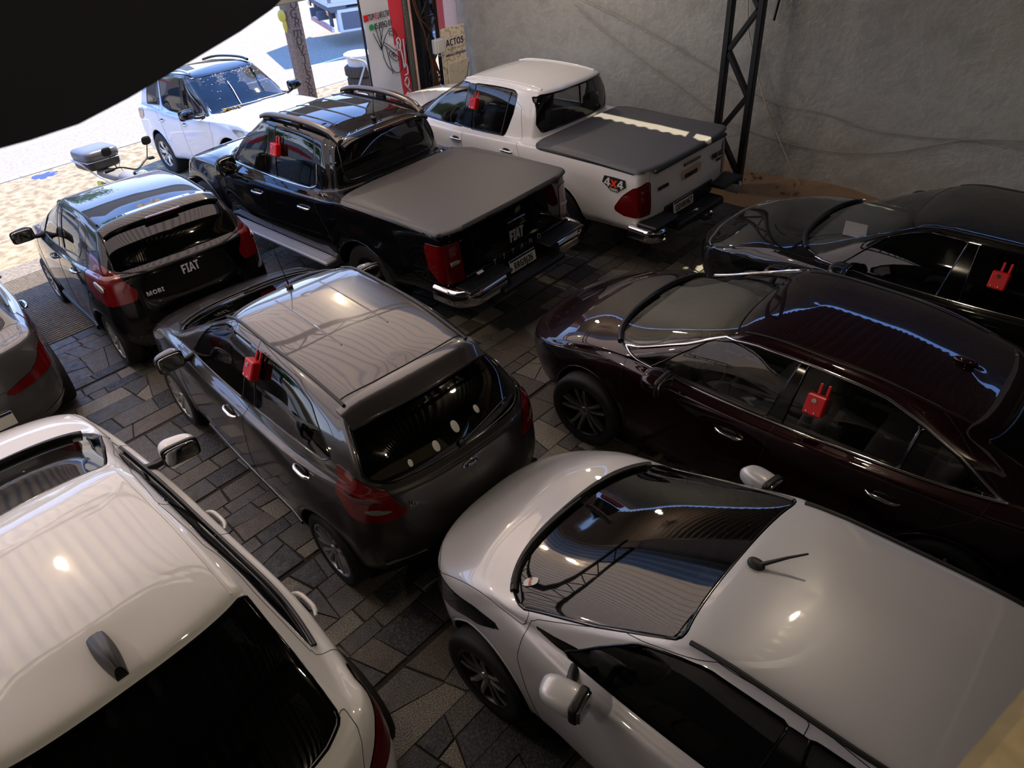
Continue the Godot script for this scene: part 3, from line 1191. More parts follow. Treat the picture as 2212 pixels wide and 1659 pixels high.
# the red plastic key box that hangs by two flat hooks from the top of a side window
func key_box(car_root, S: Hull, f, y, label, side = -1):
	var q = S.probe("s", f, y, Vector3.RIGHT)
	var p: Vector3 = q[0]
	var n: Vector3 = q[1]
	var t := thing("key_box", label, "lock box", Vector3.ZERO, 0.0, "red key boxes hung on the cars")
	var X := Vector3(0, 0, -1.0 * side)
	var Z := Vector3(n.x * side, n.y, 0).normalized()
	var B := Basis(Z.cross(Vector3(0, 0, 1)).normalized().cross(Z), Vector3.UP, Z)
	var across := Vector3(0, 0, 1.0) if side < 0 else Vector3(0, 0, -1.0)
	B = Basis(across, Z.cross(across), Z)
	t.transform = car_root.transform * Transform3D(B.scaled_local(Vector3.ONE * 1.15), Vector3(p.x * side, p.y, p.z) + Z * 0.004)
	var g := Geo.new()
	g.box(Vector3(0, 0, 0.035), Vector3(0.105, 0.12, 0.06), 0.008)
	obj("body", g, M.key_red, t)
	for s in [-1.0, 1.0]:
		var h := Geo.new()
		h.box(Vector3(s * 0.022 + 0.012, 0.085, 0.014), Vector3(0.016, 0.075, 0.012), 0.003)
		obj("hook", h, M.key_red, t)
	var k := Geo.new()
	k.lathe([Vector2(0.064, 0.014), Vector2(0.071, 0.013), Vector2(0.071, 0.006), Vector2(0.066, 0.005), Vector2(0.066, 0.0)], Vector3.ZERO, 16, true, Basis(Vector3.UP, -PI / 2))
	k.xf = Transform3D(Basis(), Vector3(-0.008, 0.028, 0))
	obj("lock_cylinder", _shift(k, Vector3(-0.008, 0.028, 0)), M.chrome, t)
	for s in [-1.0, 1.0]:
		var r := Geo.new()
		r.lump(Vector3(s * 0.022 - 0.008, -0.042, 0.066), Vector3(0.012, 0.012, 0.006), 1, 1, 8, 6)
		obj("rivet", r, M.chrome, t)
	return t

func _shift(g: Geo, by: Vector3) -> Geo:
	for i in g.v.size():
		g.v[i] += by
	g.xf = Transform3D()
	return g

func ka():
	var d := {"called": "hatchback", "label": "dark grey five-door hatchback with a blue oval badge, in the middle of the floor", "at": Vector3(2.36, 0, -4.50), "yaw": 3.8,
		"wb": 2.5, "F0": 2.04, "R0": -1.86, "W": 0.85, "H": 1.49, "fcw": 1.25, "fwt": 0.33, "frt": -1.43, "frb": -1.77, "Wb": 0.745, "Wr": 0.565,
		"sh": [[1.9, 0.76], [1.25, 0.90], [0.8, 0.93], [0.0, 0.94], [-1.0, 0.975], [-1.87, 0.955]], "belt": [[1.25, 1.0], [0.75, 0.985], [0.0, 1.0], [-1.0, 1.06], [-1.77, 1.03]],
		"roof": [[0.33, 1.435], [0.0, 1.465], [-0.6, 1.47], [-1.43, 1.395]], "b6r": 0.26, "b8r": 0.16, "r4": 0.035, "rbulge": 0.03,
		"paint": M.paint_graphite, "glass": M.glass_dark, "track": 0.74, "arch": 0.345, "flare": 0.012, "wheel": {"R": 0.292, "w": 0.19, "rim": 0.212, "m": M.wheel_silver, "n": 7, "sw": 0.018, "fork": 0.05, "taper": 0.9},
		"lamp": [[1.06, 1.085], [0.84, 1.055], [0.62, 0.985], [0.5, 0.83], [0.62, 0.80], [0.84, 0.83], [0.96, 0.95]], "lamp_clear": [[0.58, 0.86], [0.70, 0.895], [0.76, 0.885], [0.70, 0.862]], "lamp_dark": [[0.64, 0.935], [0.8, 0.975], [0.94, 1.0], [0.84, 0.945]], "headlamp": [[0.5, 0.66], [0.8, 0.76], [1.2, 0.88], [1.05, 0.78], [0.75, 0.66], [0.55, 0.6]],
		"win_f": [[0.68, 1.225], [-0.17, 1.225], [-0.22, 1.565], [0.12, 1.565], [0.46, 1.43]], "win_r": [[-0.41, 1.225], [-1.24, 1.24], [-1.29, 1.29], [-1.02, 1.5], [-0.80, 1.565], [-0.37, 1.565]],
		"pillar": [[[-0.19, 1.21], [-0.39, 1.21], [-0.35, 1.585], [-0.24, 1.585]]],
		"ws": [0.655, 0.50, 1.215, 1.585], "rg": [[-0.2, 1.215], [0.5, 1.215], [0.62, 1.28], [0.53, 1.52], [0.46, 1.575], [-0.2, 1.575]],
		"hood": [[2.1, -0.2], [2.02, 0.4], [1.8, 0.64], [0.98, 0.70], [1.2, 0.4], [1.27, -0.2]],
		"gate": [[-0.2, 0.42], [0.42, 0.42], [0.5, 0.56], [0.53, 0.9], [0.60, 1.02], [0.7, 1.2], [0.64, 1.55], [0.5, 1.75], [-0.2, 1.75]], "gate_f": -1.32,
		"door_f": [[0.74, 0.30], [0.92, 0.75], [0.90, 1.02], [0.45, 1.27], [0.10, 1.405], [-0.29, 1.42], [-0.29, 0.9], [-0.24, 0.30]], "door_r": [[-0.29, 1.42], [-0.85, 1.39], [-1.2, 1.27], [-1.46, 1.1], [-1.46, 0.95], [-1.2, 0.74], [-0.96, 0.56], [-0.88, 0.42], [-0.86, 0.30], [-0.24, 0.30]]}
	var r = car(d, std_ops(d) )
	var root = r[0]
	var S: Hull = r[1]
	wing(root, "roof_spoiler", -1.27, 1.425, -1.49, 1.352, 0.545, 0.03, 0.08, d.paint)
	line_on(root, S, "t", [[0.3, 0.50], [-0.4, 0.515], [-1.27, 0.495]], Vector3.UP, 0.012, M.black_plastic, "roof_moulding")
	line_on(root, S, "t", [[0.1, 0.19], [-0.8, 0.19]], Vector3.UP, 0.009, d.paint, "roof_rib", true, 10, -0.5)
	line_on(root, S, "t", [[-1.24, 0.0], [-1.235, 0.25], [-1.215, 0.50]], Vector3.UP, 0.006, M.seam, "spoiler_gap", true, 8, -0.3)
	roof_aerial(root, S, 0.24, M.black_plastic, 0.35, 0.36, -1.0)
	add_mirror(root, Vector3(-0.93, 1.04, -0.66), -1, Vector3(0.22, 0.17, 0.15), d.paint, M.mirror, M.black_plastic)
	add_mirror(root, Vector3(0.93, 1.04, -0.66), 1, Vector3(0.22, 0.17, 0.15), d.paint, M.mirror, M.black_plastic)
	for s in [-1, 1]:
		add_handle(root, S, -0.12, 0.90, s, M.chrome)
		add_handle(root, S, -1.12, 0.95, s, M.chrome)
	add_seats(root, M.dark_cloth, M.dark_cloth, 0.45, 0.05, -0.85, 0.36, 0.85, 1.0, 0.18)
	add_wipers(root, S, [[-0.62, 1.2, 0.05, 1.215], [0.0, 1.2, 0.58, 1.215]], M.black_plastic)
	var e = S.probe("b", 0.001, 0.93, Vector3.BACK)
	var em := Geo.new()
	em.lump(Vector3(0, 0, 0), Vector3(0.135, 0.056, 0.022), 1.0, 1.0, 28, 10)
	var badge := obj("oval_badge", em, M.chrome, root)
	badge.transform = Transform3D(Basis(Vector3.RIGHT, -0.18), e[0] + e[1] * 0.006)
	var em2 := Geo.new()
	em2.lump(Vector3(0, 0, 0.004), Vector3(0.118, 0.044, 0.022), 1.0, 1.0, 28, 10)
	obj("badge_field", em2, M.plate_blue, badge)
	letters("badge_text", "Ford", 0.022, 0.004, M.chrome, badge, Vector3(0, 0, 0.0155), Basis(), false)
	var kx = S.probe("b", 0.45, 0.86, Vector3.BACK)
	letters("badge_text", "K", 0.05, 0.006, M.chrome, root, Vector3(-0.46, 0.86, kx[0].z + 0.004), Basis(Vector3.UP, -0.12), false)
	letters("badge_text", "A", 0.034, 0.006, M.chrome, root, Vector3(-0.427, 0.852, kx[0].z + 0.006), Basis(Vector3.UP, -0.12), false)
	var wp = S.probe("bv", 0.001, 1.235, Vector3(0, 0.2, 1))
	var wq = S.probe("bv", 0.46, 1.30, Vector3(0, 0.2, 1))
	wiper_arm(root, wp[0], wq[0], wp[1], M.black_plastic)
	var pv := Geo.new()
	pv.lump(wp[0] + wp[1] * 0.014, Vector3(0.05, 0.05, 0.04), 0.8, 0.8, 14, 8)
	obj("wiper_pivot", pv, M.black_plastic, root)
	for s in [-1.0, 1.0]:
		var rf := Geo.new()
		rf.box(Vector3.ZERO, Vector3(0.3, 0.06, 0.03), 0.012)
		var rr := obj("bumper_slot", rf, M.black_plastic, root)
		var pp = S.probe("b", 0.55, 0.40, Vector3.BACK)
		rr.transform = Transform3D(Basis(Vector3.UP, s * 0.32), Vector3(s * 0.55, 0.40, pp[0].z - 0.004))
	line_on(root, S, "s", [[0.72, 0.27], [-0.85, 0.27]], Vector3.RIGHT, 0.018, d.paint, "sill_moulding")
	for q in [[-0.36, 1.285, 0.05], [-0.16, 1.30, 0.075], [0.02, 1.335, 0.085], [0.22, 1.35, 0.06]]:
		var sp = S.probe("bv", absf(q[0]), q[1], Vector3(0, 0.2, 1))
		var sg := Geo.new()
		sg.lump(Vector3.ZERO, Vector3(q[2] * 0.62, q[2], 0.006), 0.9, 1, 16, 8)
		var st := obj("window_sticker", sg, M.sticker, root)
		var zn: Vector3 = sp[1] * Vector3(signf(q[0]), 1, 1)
		st.transform = Transform3D(Basis(Vector3.UP.cross(zn).normalized(), zn.cross(Vector3.UP.cross(zn).normalized()), zn), sp[0] * Vector3(signf(q[0]), 1, 1) - zn * 0.002)
	key_box(root, S, -0.38, 1.30, "red key box hanging on the rear side window of the dark grey hatchback")
	return root

func silver():
	var d := {"called": "hatchback", "label": "silver hatchback seen from the windscreen side, nearest at the lower right", "at": Vector3(2.27, 0, -0.58), "yaw": 0.5,
		"wb": 2.53, "F0": 2.04, "R0": -1.87, "W": 0.85, "H": 1.47, "fcw": 1.32, "fwt": 0.28, "frt": -1.4, "frb": -1.72, "Wb": 0.745, "Wr": 0.575,
		"sh": [[1.9, 0.74], [1.3, 0.88], [0.8, 0.91], [0.0, 0.92], [-1.0, 0.96], [-1.8, 0.96]], "belt": [[1.32, 0.985], [0.85, 0.965], [0.0, 0.98], [-1.0, 1.03], [-1.72, 1.03]],
		"roof": [[0.28, 1.40], [-0.05, 1.43], [-0.6, 1.44], [-1.4, 1.37]], "bF": 0.62, "wf": 0.88, "hoodcrown": 0.045, "b6f": 0.38, "b8f": 0.09,
		"paint": M.paint_silver, "lamp_m": M.lamp_smoke, "glass": M.glass_dark, "track": 0.745, "arch": 0.35, "flare": 0.014, "wheel": {"R": 0.30, "w": 0.19, "rim": 0.205, "m": M.wheel_dark, "ms": M.wheel_machined, "n": 5, "sw": 0.02, "fork": 0.05, "taper": 0.8},
		"headlamp": [[0.62, 0.66], [0.85, 0.72], [1.2, 0.80], [1.34, 0.83], [1.2, 0.72], [0.9, 0.60], [0.66, 0.58]], "lamp": [[1.05, 1.0], [0.6, 0.98], [0.5, 0.82], [0.8, 0.8]],
		"win_f": [[0.72, 1.222], [-0.2, 1.222], [-0.25, 1.565], [0.06, 1.565], [0.40, 1.45]], "win_r": [[-0.42, 1.222], [-1.2, 1.23], [-1.05, 1.45], [-0.8, 1.565], [-0.38, 1.565]],
		"pillar": [[[-0.22, 1.21], [-0.40, 1.21], [-0.36, 1.58], [-0.27, 1.58]], [[1.02, 1.205], [0.76, 1.21], [0.66, 1.29], [0.75, 1.27]]],
		"ws": [0.665, 0.525, 1.205, 1.59], "rg": [[-0.2, 1.22], [0.55, 1.22], [0.48, 1.57], [-0.2, 1.57]],
		"hood": [[2.05, -0.2], [1.98, 0.4], [1.72, 0.66], [1.02, 0.70], [1.25, 0.42], [1.36, -0.2]],
		"door_f": [[0.80, 0.30], [0.98, 0.75], [0.96, 0.98], [0.5, 1.22], [0.06, 1.37], [-0.31, 1.39], [-0.31, 0.9], [-0.25, 0.30]], "door_r": [[-0.31, 1.39], [-0.85, 1.36], [-1.44, 1.06], [-1.44, 0.95], [-1.2, 0.72], [-0.94, 0.5], [-0.86, 0.30], [-0.25, 0.30]]}
	var r = car(d, std_ops(d))
	var root = r[0]
	var S: Hull = r[1]
	line_on(root, S, "t", [[0.2, 0.527], [-0.5, 0.535], [-1.3, 0.52]], Vector3.UP, 0.012, M.black_plastic, "roof_moulding")
	var p = S.probe("t", 0.19, 0.001, Vector3.UP)
	var g := Geo.new()
	g.lump(Vector3(0, p[0].y + 0.012, p[0].z), Vector3(0.055, 0.05, 0.085), 0.7, 0.9, 16, 10)
	var ab := obj("aerial_base", g, M.black_plastic, root)
	var ag := Geo.new()
	ag.tube([Vector3(0, p[0].y + 0.025, p[0].z + 0.02), Vector3(0.06, p[0].y + 0.09, p[0].z + 0.11), Vector3(0.1, p[0].y + 0.135, p[0].z + 0.18)], [0.011, 0.007, 0.0045], 8)
	obj("aerial_rod", ag, M.black_plastic, ab)
	for s in [-1, 1]:
		var mm = add_mirror(root, Vector3(s * 0.91, 1.0, -0.60), s, Vector3(0.16, 0.15, 0.25), d.paint, M.mirror, M.black_plastic)
		mm.rotation.y = s * -0.2
		add_handle(root, S, -0.14, 0.88, s, d.paint)
		add_handle(root, S, -1.12, 0.92, s, d.paint)
	add_seats(root, M.dark_cloth, M.dark_cloth, 0.43, 0.0, -0.85, 0.36, 0.9, 0.98, 0.18)
	add_wipers(root, S, [[-0.60, 1.195, 0.10, 1.21], [-0.02, 1.195, 0.58, 1.215]], M.black_plastic)
	line_on(root, S, "bv", [[0.0, 1.195], [0.4, 1.195], [0.62, 1.2]], Vector3(0, 0.4, -1), 0.022, M.black_plastic, "cowl_panel", true, 12, 0.1)
	for s in [-1.0, 1.0]:
		pass
	var sp = S.probe("bv", 0.54, 1.25, Vector3(0, 0.3, -1))
	var sg := Geo.new()
	sg.lump(Vector3.ZERO, Vector3(0.055, 0.09, 0.006), 0.8, 1, 16, 8)
	var st := obj("windscreen_sticker", sg, M.sticker, root)
	var zn: Vector3 = sp[1] * Vector3(-1, 1, 1)
	var xr := Vector3.UP.cross(zn).normalized()
	st.transform = Transform3D(Basis(xr, zn.cross(xr), zn), sp[0] * Vector3(-1, 1, 1) + zn * 0.002)
	letters("sticker_text", "mar", 0.02, 0.003, M.key_red, st, Vector3(0, 0, 0.003), Basis())
	return root

func maroon():
	var d := {"called": "sedan", "label": "dark maroon sedan with a chrome line round its side windows", "at": Vector3(4.58, 0, -1.55), "yaw": -1.5,
		"wb": 2.7, "F0": 2.27, "R0": -2.4, "W": 0.895, "H": 1.46, "fcw": 1.32, "fwt": 0.36, "frt": -1.36, "frb": -1.9, "Wb": 0.785, "Wr": 0.60,
		"sh": [[2.1, 0.70], [1.4, 0.85], [0.8, 0.89], [0.0, 0.895], [-1.2, 0.93], [-2.3, 0.96]], "belt": [[1.32, 0.985], [0.9, 0.935], [0.0, 0.925], [-1.0, 0.955], [-1.9, 1.02]],
		"roof": [[0.36, 1.365], [0.0, 1.395], [-0.5, 1.38], [-1.36, 1.235]], "b8f": 0.16, "bF": 0.7, "wf": 0.86, "hoodcrown": 0.05, "b6f": 0.4, "b6r": 0.3,
		"paint": M.paint_maroon, "lamp_m": M.lamp_smoke, "glass": M.glass_clear, "glass_side": M.glass_green, "glass_rear": M.glass_dark, "trim": M.beige_trim, "track": 0.785, "arch": 0.37, "flare": 0.015, "wheel": {"R": 0.325, "w": 0.215, "rim": 0.235, "m": M.wheel_dark, "ms": M.wheel_grey, "n": 5, "sw": 0.018, "fork": 0.045, "taper": 0.7},
		"headlamp": [[0.60, 0.62], [0.78, 0.68], [1.1, 0.77], [1.45, 0.86], [1.2, 0.73], [0.9, 0.62], [0.66, 0.57]], "lamp": [[1.1, 0.98], [0.5, 0.95], [0.5, 0.82], [0.9, 0.8]],
		"win_f": [[0.80, 1.222], [-0.06, 1.222], [-0.16, 1.575], [0.12, 1.575], [0.45, 1.47]], "win_r": [[-0.22, 1.222], [-0.90, 1.222], [-0.93, 1.5], [-0.70, 1.575], [-0.26, 1.575]], "win_q": [[-0.96, 1.222], [-1.36, 1.24], [-1.17, 1.4], [-0.985, 1.485]],
		"seal": [0.010, 0.003, M.black_gloss, "window_seal"],
		"pillar": [[[-0.08, 1.21], [-0.20, 1.21], [-0.24, 1.59], [-0.18, 1.59]], [[1.08, 1.21], [0.83, 1.21], [0.66, 1.33], [0.85, 1.30]], [[-0.92, 1.215], [-0.95, 1.215], [-0.98, 1.5], [-0.95, 1.51]]],
		"ws": [0.69, 0.53, 1.21, 1.585], "rg": [[-0.2, 1.22], [0.58, 1.22], [0.49, 1.57], [-0.2, 1.57]],
		"hood": [[2.2, -0.2], [2.1, 0.4], [1.8, 0.68], [1.05, 0.73], [1.25, 0.42], [1.36, -0.2]],
		"gate": [[-0.2, 0.62], [0.5, 0.62], [0.6, 0.85], [0.62, 1.19], [-0.2, 1.195]], "gate_name": "boot_lid", "gate_f": -1.5,
		"door_f": [[0.82, 0.30], [1.02, 0.72], [1.02, 0.98], [0.55, 1.22], [0.12, 1.36], [-0.20, 1.37], [-0.14, 0.9], [-0.10, 0.30]], "door_r": [[-0.20, 1.37], [-0.7, 1.36], [-1.05, 1.25], [-1.42, 1.03], [-1.38, 0.9], [-1.1, 0.66], [-0.92, 0.48], [-0.86, 0.30], [-0.10, 0.30]]}
	var r = car(d, std_ops(d))
	var root = r[0]
	var S: Hull = r[1]
	line_on(root, S, "sv", [[1.10, 1.222], [0.86, 1.207], [0.4, 1.205], [-0.4, 1.205], [-1.2, 1.207], [-1.50, 1.22]], Vector3.RIGHT, 0.011, M.chrome, "window_chrome", true, 8)
	line_on(root, S, "sv", [[1.10, 1.222], [0.98, 1.27], [0.62, 1.42], [0.35, 1.54], [0.12, 1.592], [-0.3, 1.597], [-0.72, 1.592], [-0.96, 1.53], [-1.2, 1.42], [-1.40, 1.29], [-1.50, 1.22]], Vector3.RIGHT, 0.011, M.chrome, "window_chrome", true, 8)
	var gq := Geo.new()
	line_on(root, S, "t", [[0.25, 0.52], [-0.4, 0.53], [-1.0, 0.50]], Vector3.UP, 0.007, M.black_plastic, "roof_moulding")
	var p = S.probe("t", -0.98, 0.001, Vector3.UP)
	gq.lump(Vector3(0, p[0].y + 0.012, p[0].z), Vector3(0.06, 0.06, 0.15), 0.8, 1.0, 16, 10)
	obj("roof_fin_aerial", gq, d.paint, root)
	for s in [-1, 1]:
		add_mirror(root, Vector3(s * 0.95, 1.0, -0.68), s, Vector3(0.22, 0.16, 0.2), d.paint, M.mirror, M.black_plastic)
		add_handle(root, S, 0.10, 0.77, s, M.chrome, 0.2)
		add_handle(root, S, -0.92, 0.80, s, M.chrome, 0.2)
	add_seats(root, M.beige_cloth, M.beige_trim, 0.43, 0.0, -0.85, 0.37, 0.95, 0.98, 0.18)
	add_wipers(root, S, [[-0.62, 1.195, 0.1, 1.21], [0.0, 1.195, 0.6, 1.21]], M.black_plastic)
	line_on(root, S, "bv", [[0.0, 1.195], [0.4, 1.195], [0.64, 1.2]], Vector3(0, 0.4, -1), 0.024, M.black_plastic, "cowl_panel", true, 12, 0.1)
	key_box(root, S, -0.37, 1.14, "red key box hanging on the rear side window of the maroon sedan")
	return root

func corolla():
	var d := {"called": "sedan", "label": "glossy black sedan parked along the grey wall, beyond the maroon one", "at": Vector3(6.80, 0, -1.20), "yaw": 0.0,
		"wb": 2.7, "F0": 2.3, "R0": -2.35, "W": 0.885, "H": 1.475, "fcw": 1.22, "fwt": 0.36, "frt": -1.0, "frb": -1.6, "Wb": 0.78, "Wr": 0.585,
		"sh": [[2.1, 0.73], [1.4, 0.88], [0.8, 0.92], [0.0, 0.93], [-1.2, 0.97], [-2.3, 0.97]], "belt": [[1.22, 0.99], [0.85, 0.945], [0.0, 0.94], [-1.0, 0.975], [-1.6, 1.04]],
		"roof": [[0.36, 1.39], [0.0, 1.435], [-0.5, 1.44], [-1.0, 1.37]], "bF": 0.66, "wf": 0.88, "hoodcrown": 0.05, "b6f": 0.4, "b6r": 0.3,
		"paint": M.paint_black_grey, "lamp_m": M.lamp_smoke, "glass": M.glass_clear, "glass_side": M.glass_dark, "glass_rear": M.glass_dark, "track": 0.77, "arch": 0.365, "flare": 0.012, "wheel": {"R": 0.318, "w": 0.21, "rim": 0.22, "m": M.wheel_dark, "n": 5, "sw": 0.02, "fork": 0.045, "taper": 0.7},
		"headlamp": [[0.62, 0.67], [0.9, 0.74], [1.22, 0.80], [1.12, 0.71], [0.9, 0.62], [0.66, 0.60]], "lamp": [[1.1, 0.95], [0.5, 0.95], [0.5, 0.8], [0.9, 0.8]],
		"win_f": [[0.72, 1.222], [-0.06, 1.222], [-0.13, 1.57], [0.12, 1.57], [0.42, 1.46]], "win_r": [[-0.28, 1.222], [-1.0, 1.23], [-0.98, 1.45], [-0.72, 1.57], [-0.26, 1.57]],
		"pillar": [[[-0.08, 1.21], [-0.26, 1.21], [-0.24, 1.59], [-0.15, 1.59]], [[1.0, 1.21], [0.75, 1.21], [0.60, 1.32], [0.78, 1.29]]],
		"ws": [0.69, 0.53, 1.21, 1.585], "rg": [[-0.2, 1.22], [0.58, 1.22], [0.49, 1.57], [-0.2, 1.57]],
		"hood": [[2.2, -0.2], [2.12, 0.4], [1.85, 0.66], [0.98, 0.73], [1.18, 0.42], [1.26, -0.2]],
		"door_f": [[0.78, 0.30], [0.96, 0.72], [0.96, 0.97], [0.5, 1.22], [0.12, 1.37], [-0.19, 1.38], [-0.17, 0.9], [-0.14, 0.30]], "door_r": [[-0.19, 1.38], [-0.7, 1.37], [-1.2, 1.15], [-1.38, 0.9], [-1.1, 0.66], [-0.9, 0.48], [-0.86, 0.30], [-0.14, 0.30]]}
	var r = car(d, std_ops(d))
	var root = r[0]
	var S: Hull = r[1]
	line_on(root, S, "sv", [[0.95, 1.205], [0.4, 1.203], [-0.4, 1.203], [-1.2, 1.207]], Vector3.RIGHT, 0.009, M.chrome, "window_chrome", true, 8)
	line_on(root, S, "t", [[0.25, 0.53], [-0.4, 0.54], [-0.95, 0.51]], Vector3.UP, 0.009, M.black_plastic, "roof_moulding")
	line_on(root, S, "fa", [[0.0, 0.735], [0.4, 0.725], [0.75, 0.72]], Vector3(0.3, 0, -1), 0.012, M.chrome, "grille_chrome", true, 8)
	for s in [-1, 1]:
		add_mirror(root, Vector3(s * 0.95, 1.0, -0.66), s, Vector3(0.22, 0.16, 0.18), d.paint, M.mirror, M.black_plastic)
		add_handle(root, S, 0.05, 0.84, s, M.chrome)
		add_handle(root, S, -0.92, 0.87, s, M.chrome)
	add_seats(root, M.dark_cloth, M.grey_trim, 0.43, 0.0, -0.85, 0.37, 0.85, 0.98, 0.18)
	add_wipers(root, S, [[-0.62, 1.195, 0.1, 1.21], [0.0, 1.195, 0.6, 1.21]], M.black_plastic)
	line_on(root, S, "bv", [[0.0, 1.195], [0.4, 1.195], [0.64, 1.2]], Vector3(0, 0.4, -1), 0.022, M.black_plastic, "cowl_panel", true, 12, 0.1)
	var pg := Geo.new()
	pg.box(Vector3.ZERO, Vector3(0.3, 0.012, 0.2), 0.003)
	var pap := obj("sun_visor_sheet", pg, M.sticker, root)
	pap.position = Vector3(-0.1, 1.0, -0.86)
	pap.rotation = Vector3(0.1, 0.3, 0)
	key_box(root, S, -0.46, 1.18, "red key box hanging on the rear side window of the black sedan by the wall")
	return root

func mobi():
	var d := {"called": "hatchback", "label": "small black hatchback with chrome tailgate lettering, front wheels on the ribbed ramp", "at": Vector3(2.52, -0.075, -8.28), "yaw": 3.8, "pitch": -4.3,
		"wb": 2.3, "F0": 1.88, "R0": -1.68, "W": 0.825, "H": 1.50, "fcw": 1.1, "fwt": 0.22, "frt": -1.38, "frb": -1.58, "Wb": 0.73, "Wr": 0.575,
		"sh": [[1.75, 0.80], [1.15, 0.93], [0.7, 0.95], [0.0, 0.96], [-0.9, 1.02], [-1.63, 1.0]], "belt": [[1.1, 1.03], [0.7, 1.0], [0.0, 1.01], [-0.9, 1.08], [-1.58, 1.05]],
		"roof": [[0.22, 1.42], [-0.1, 1.47], [-0.6, 1.485], [-1.38, 1.44]], "bR": 0.3, "b6r": 0.18, "b8r": 0.14, "w6r": 0.97, "w8r": 0.97, "wr": 0.95, "r4": 0.03,
		"paint": M.paint_black_grey, "glass": M.glass_dark, "glass_side": M.glass_tint, "track": 0.715, "arch": 0.335, "flare": 0.016, "wheel": {"R": 0.285, "w": 0.175, "rim": 0.195, "m": M.wheel_silver, "n": 6, "sw": 0.018, "fork": 0.035},
		"lamp": [[1.12, 1.20], [0.92, 1.16], [0.66, 1.02], [0.53, 0.86], [0.56, 0.78], [0.78, 0.76], [1.06, 0.80], [1.14, 0.92]],
		"win_f": [[0.60, 1.222], [-0.05, 1.222], [-0.10, 1.565], [0.08, 1.565], [0.36, 1.45]], "win_r": [[-0.30, 1.222], [-0.84, 1.23], [-0.90, 1.32], [-0.80, 1.52], [-0.70, 1.565], [-0.27, 1.565]],
		"ws": [0.65, 0.5, 1.215, 1.585], "rg": [[-0.2, 0.86], [0.38, 0.86], [0.46, 0.93], [0.50, 1.0], [0.60, 1.22], [0.55, 1.57], [-0.2, 1.57]], "glass_rear": M.black_glass,
		"door_f": [[0.66, 0.30], [0.84, 0.75], [0.82, 1.02], [0.42, 1.27], [0.08, 1.42], [-0.19, 1.43], [-0.19, 0.9], [-0.14, 0.30]], "door_r": [[-0.19, 1.43], [-0.75, 1.42], [-1.0, 1.35], [-1.08, 1.0], [-1.0, 0.75], [-0.86, 0.56], [-0.78, 0.30], [-0.14, 0.30]]}
	d["extra_cuts"] = [{"name": "tailgate_lower", "j": "b", "p": [[-0.2, 0.60], [0.40, 0.60], [0.52, 0.68], [0.56, 0.85], [0.56, 0.98], [-0.2, 0.98]], "rad": 0.02, "m": M.black_glass, "off": 0.002, "n": Vector3(0, 0.2, 1), "least": 0.2, "box": [-1.2, -9], "bead": seam()}]
	var r = car(d, std_ops(d))
	var root = r[0]
	var S: Hull = r[1]
	wing(root, "roof_spoiler", -1.25, 1.462, -1.44, 1.415, 0.56, 0.03, 0.05, d.paint)
	var bl := Geo.new()
	bl.box(Vector3(0, 1.412, 1.452), Vector3(0.34, 0.028, 0.03), 0.008)
	obj("brake_light", bl, M.lamp_dark, root)
	line_on(root, S, "t", [[0.15, 0.53], [-0.5, 0.54], [-1.2, 0.53]], Vector3.UP, 0.010, M.black_plastic, "roof_moulding")
	for s in [-1, 1]:
		add_mirror(root, Vector3(s * 0.93, 1.06, -0.56), s, Vector3(0.24, 0.16, 0.14), M.black_plastic, M.mirror, M.black_plastic)
		add_handle(root, S, -0.06, 0.93, s, d.paint)
		add_handle(root, S, -0.82, 0.97, s, M.chrome)
	add_seats(root, M.dark_cloth, M.dark_cloth, 0.47, 0.0, -0.75, 0.35, 0.72, 1.02, 0.18)
	var e = S.probe("b", 0.001, 0.90, Vector3.BACK)
	letters("badge_text", "FIAT", 0.085, 0.012, M.badge_silver, root, Vector3(0.0, 0.91, e[0].z + 0.004), Basis(Vector3.RIGHT, -0.1), true, 0.7)
	var e2 = S.probe("b", 0.4, 0.80, Vector3.BACK)
	letters("badge_text", "MOBI", 0.04, 0.008, M.badge_silver, root, Vector3(-0.38, 0.80, e2[0].z + 0.006), Basis(Vector3.UP, -0.1), true, 1.1)
	for s in [-1.0, 1.0]:
		var q = S.probe("ra", 0.88, 0.93, Vector3(0.6, 0, 1))
		var lg := Geo.new()
		lg.lump(Vector3.ZERO, Vector3(0.2, 0.07, 0.03), 0.8, 0.9, 18, 8)
		var lo := obj("reversing_lens", lg, M.lamp_clear, root)
		var zn: Vector3 = q[1] * Vector3(s, 1, 1)
		var xr := Vector3.UP.cross(zn).normalized()
		lo.transform = Transform3D(Basis(xr, zn.cross(xr), zn) * Basis(Vector3(0, 0, 1), s * 0.25), q[0] * Vector3(s, 1, 1) + zn * 0.004)
	line_on(root, S, "s", [[0.62, 0.3], [-0.72, 0.3]], Vector3.RIGHT, 0.03, M.black_plastic, "sill_moulding")
	return root

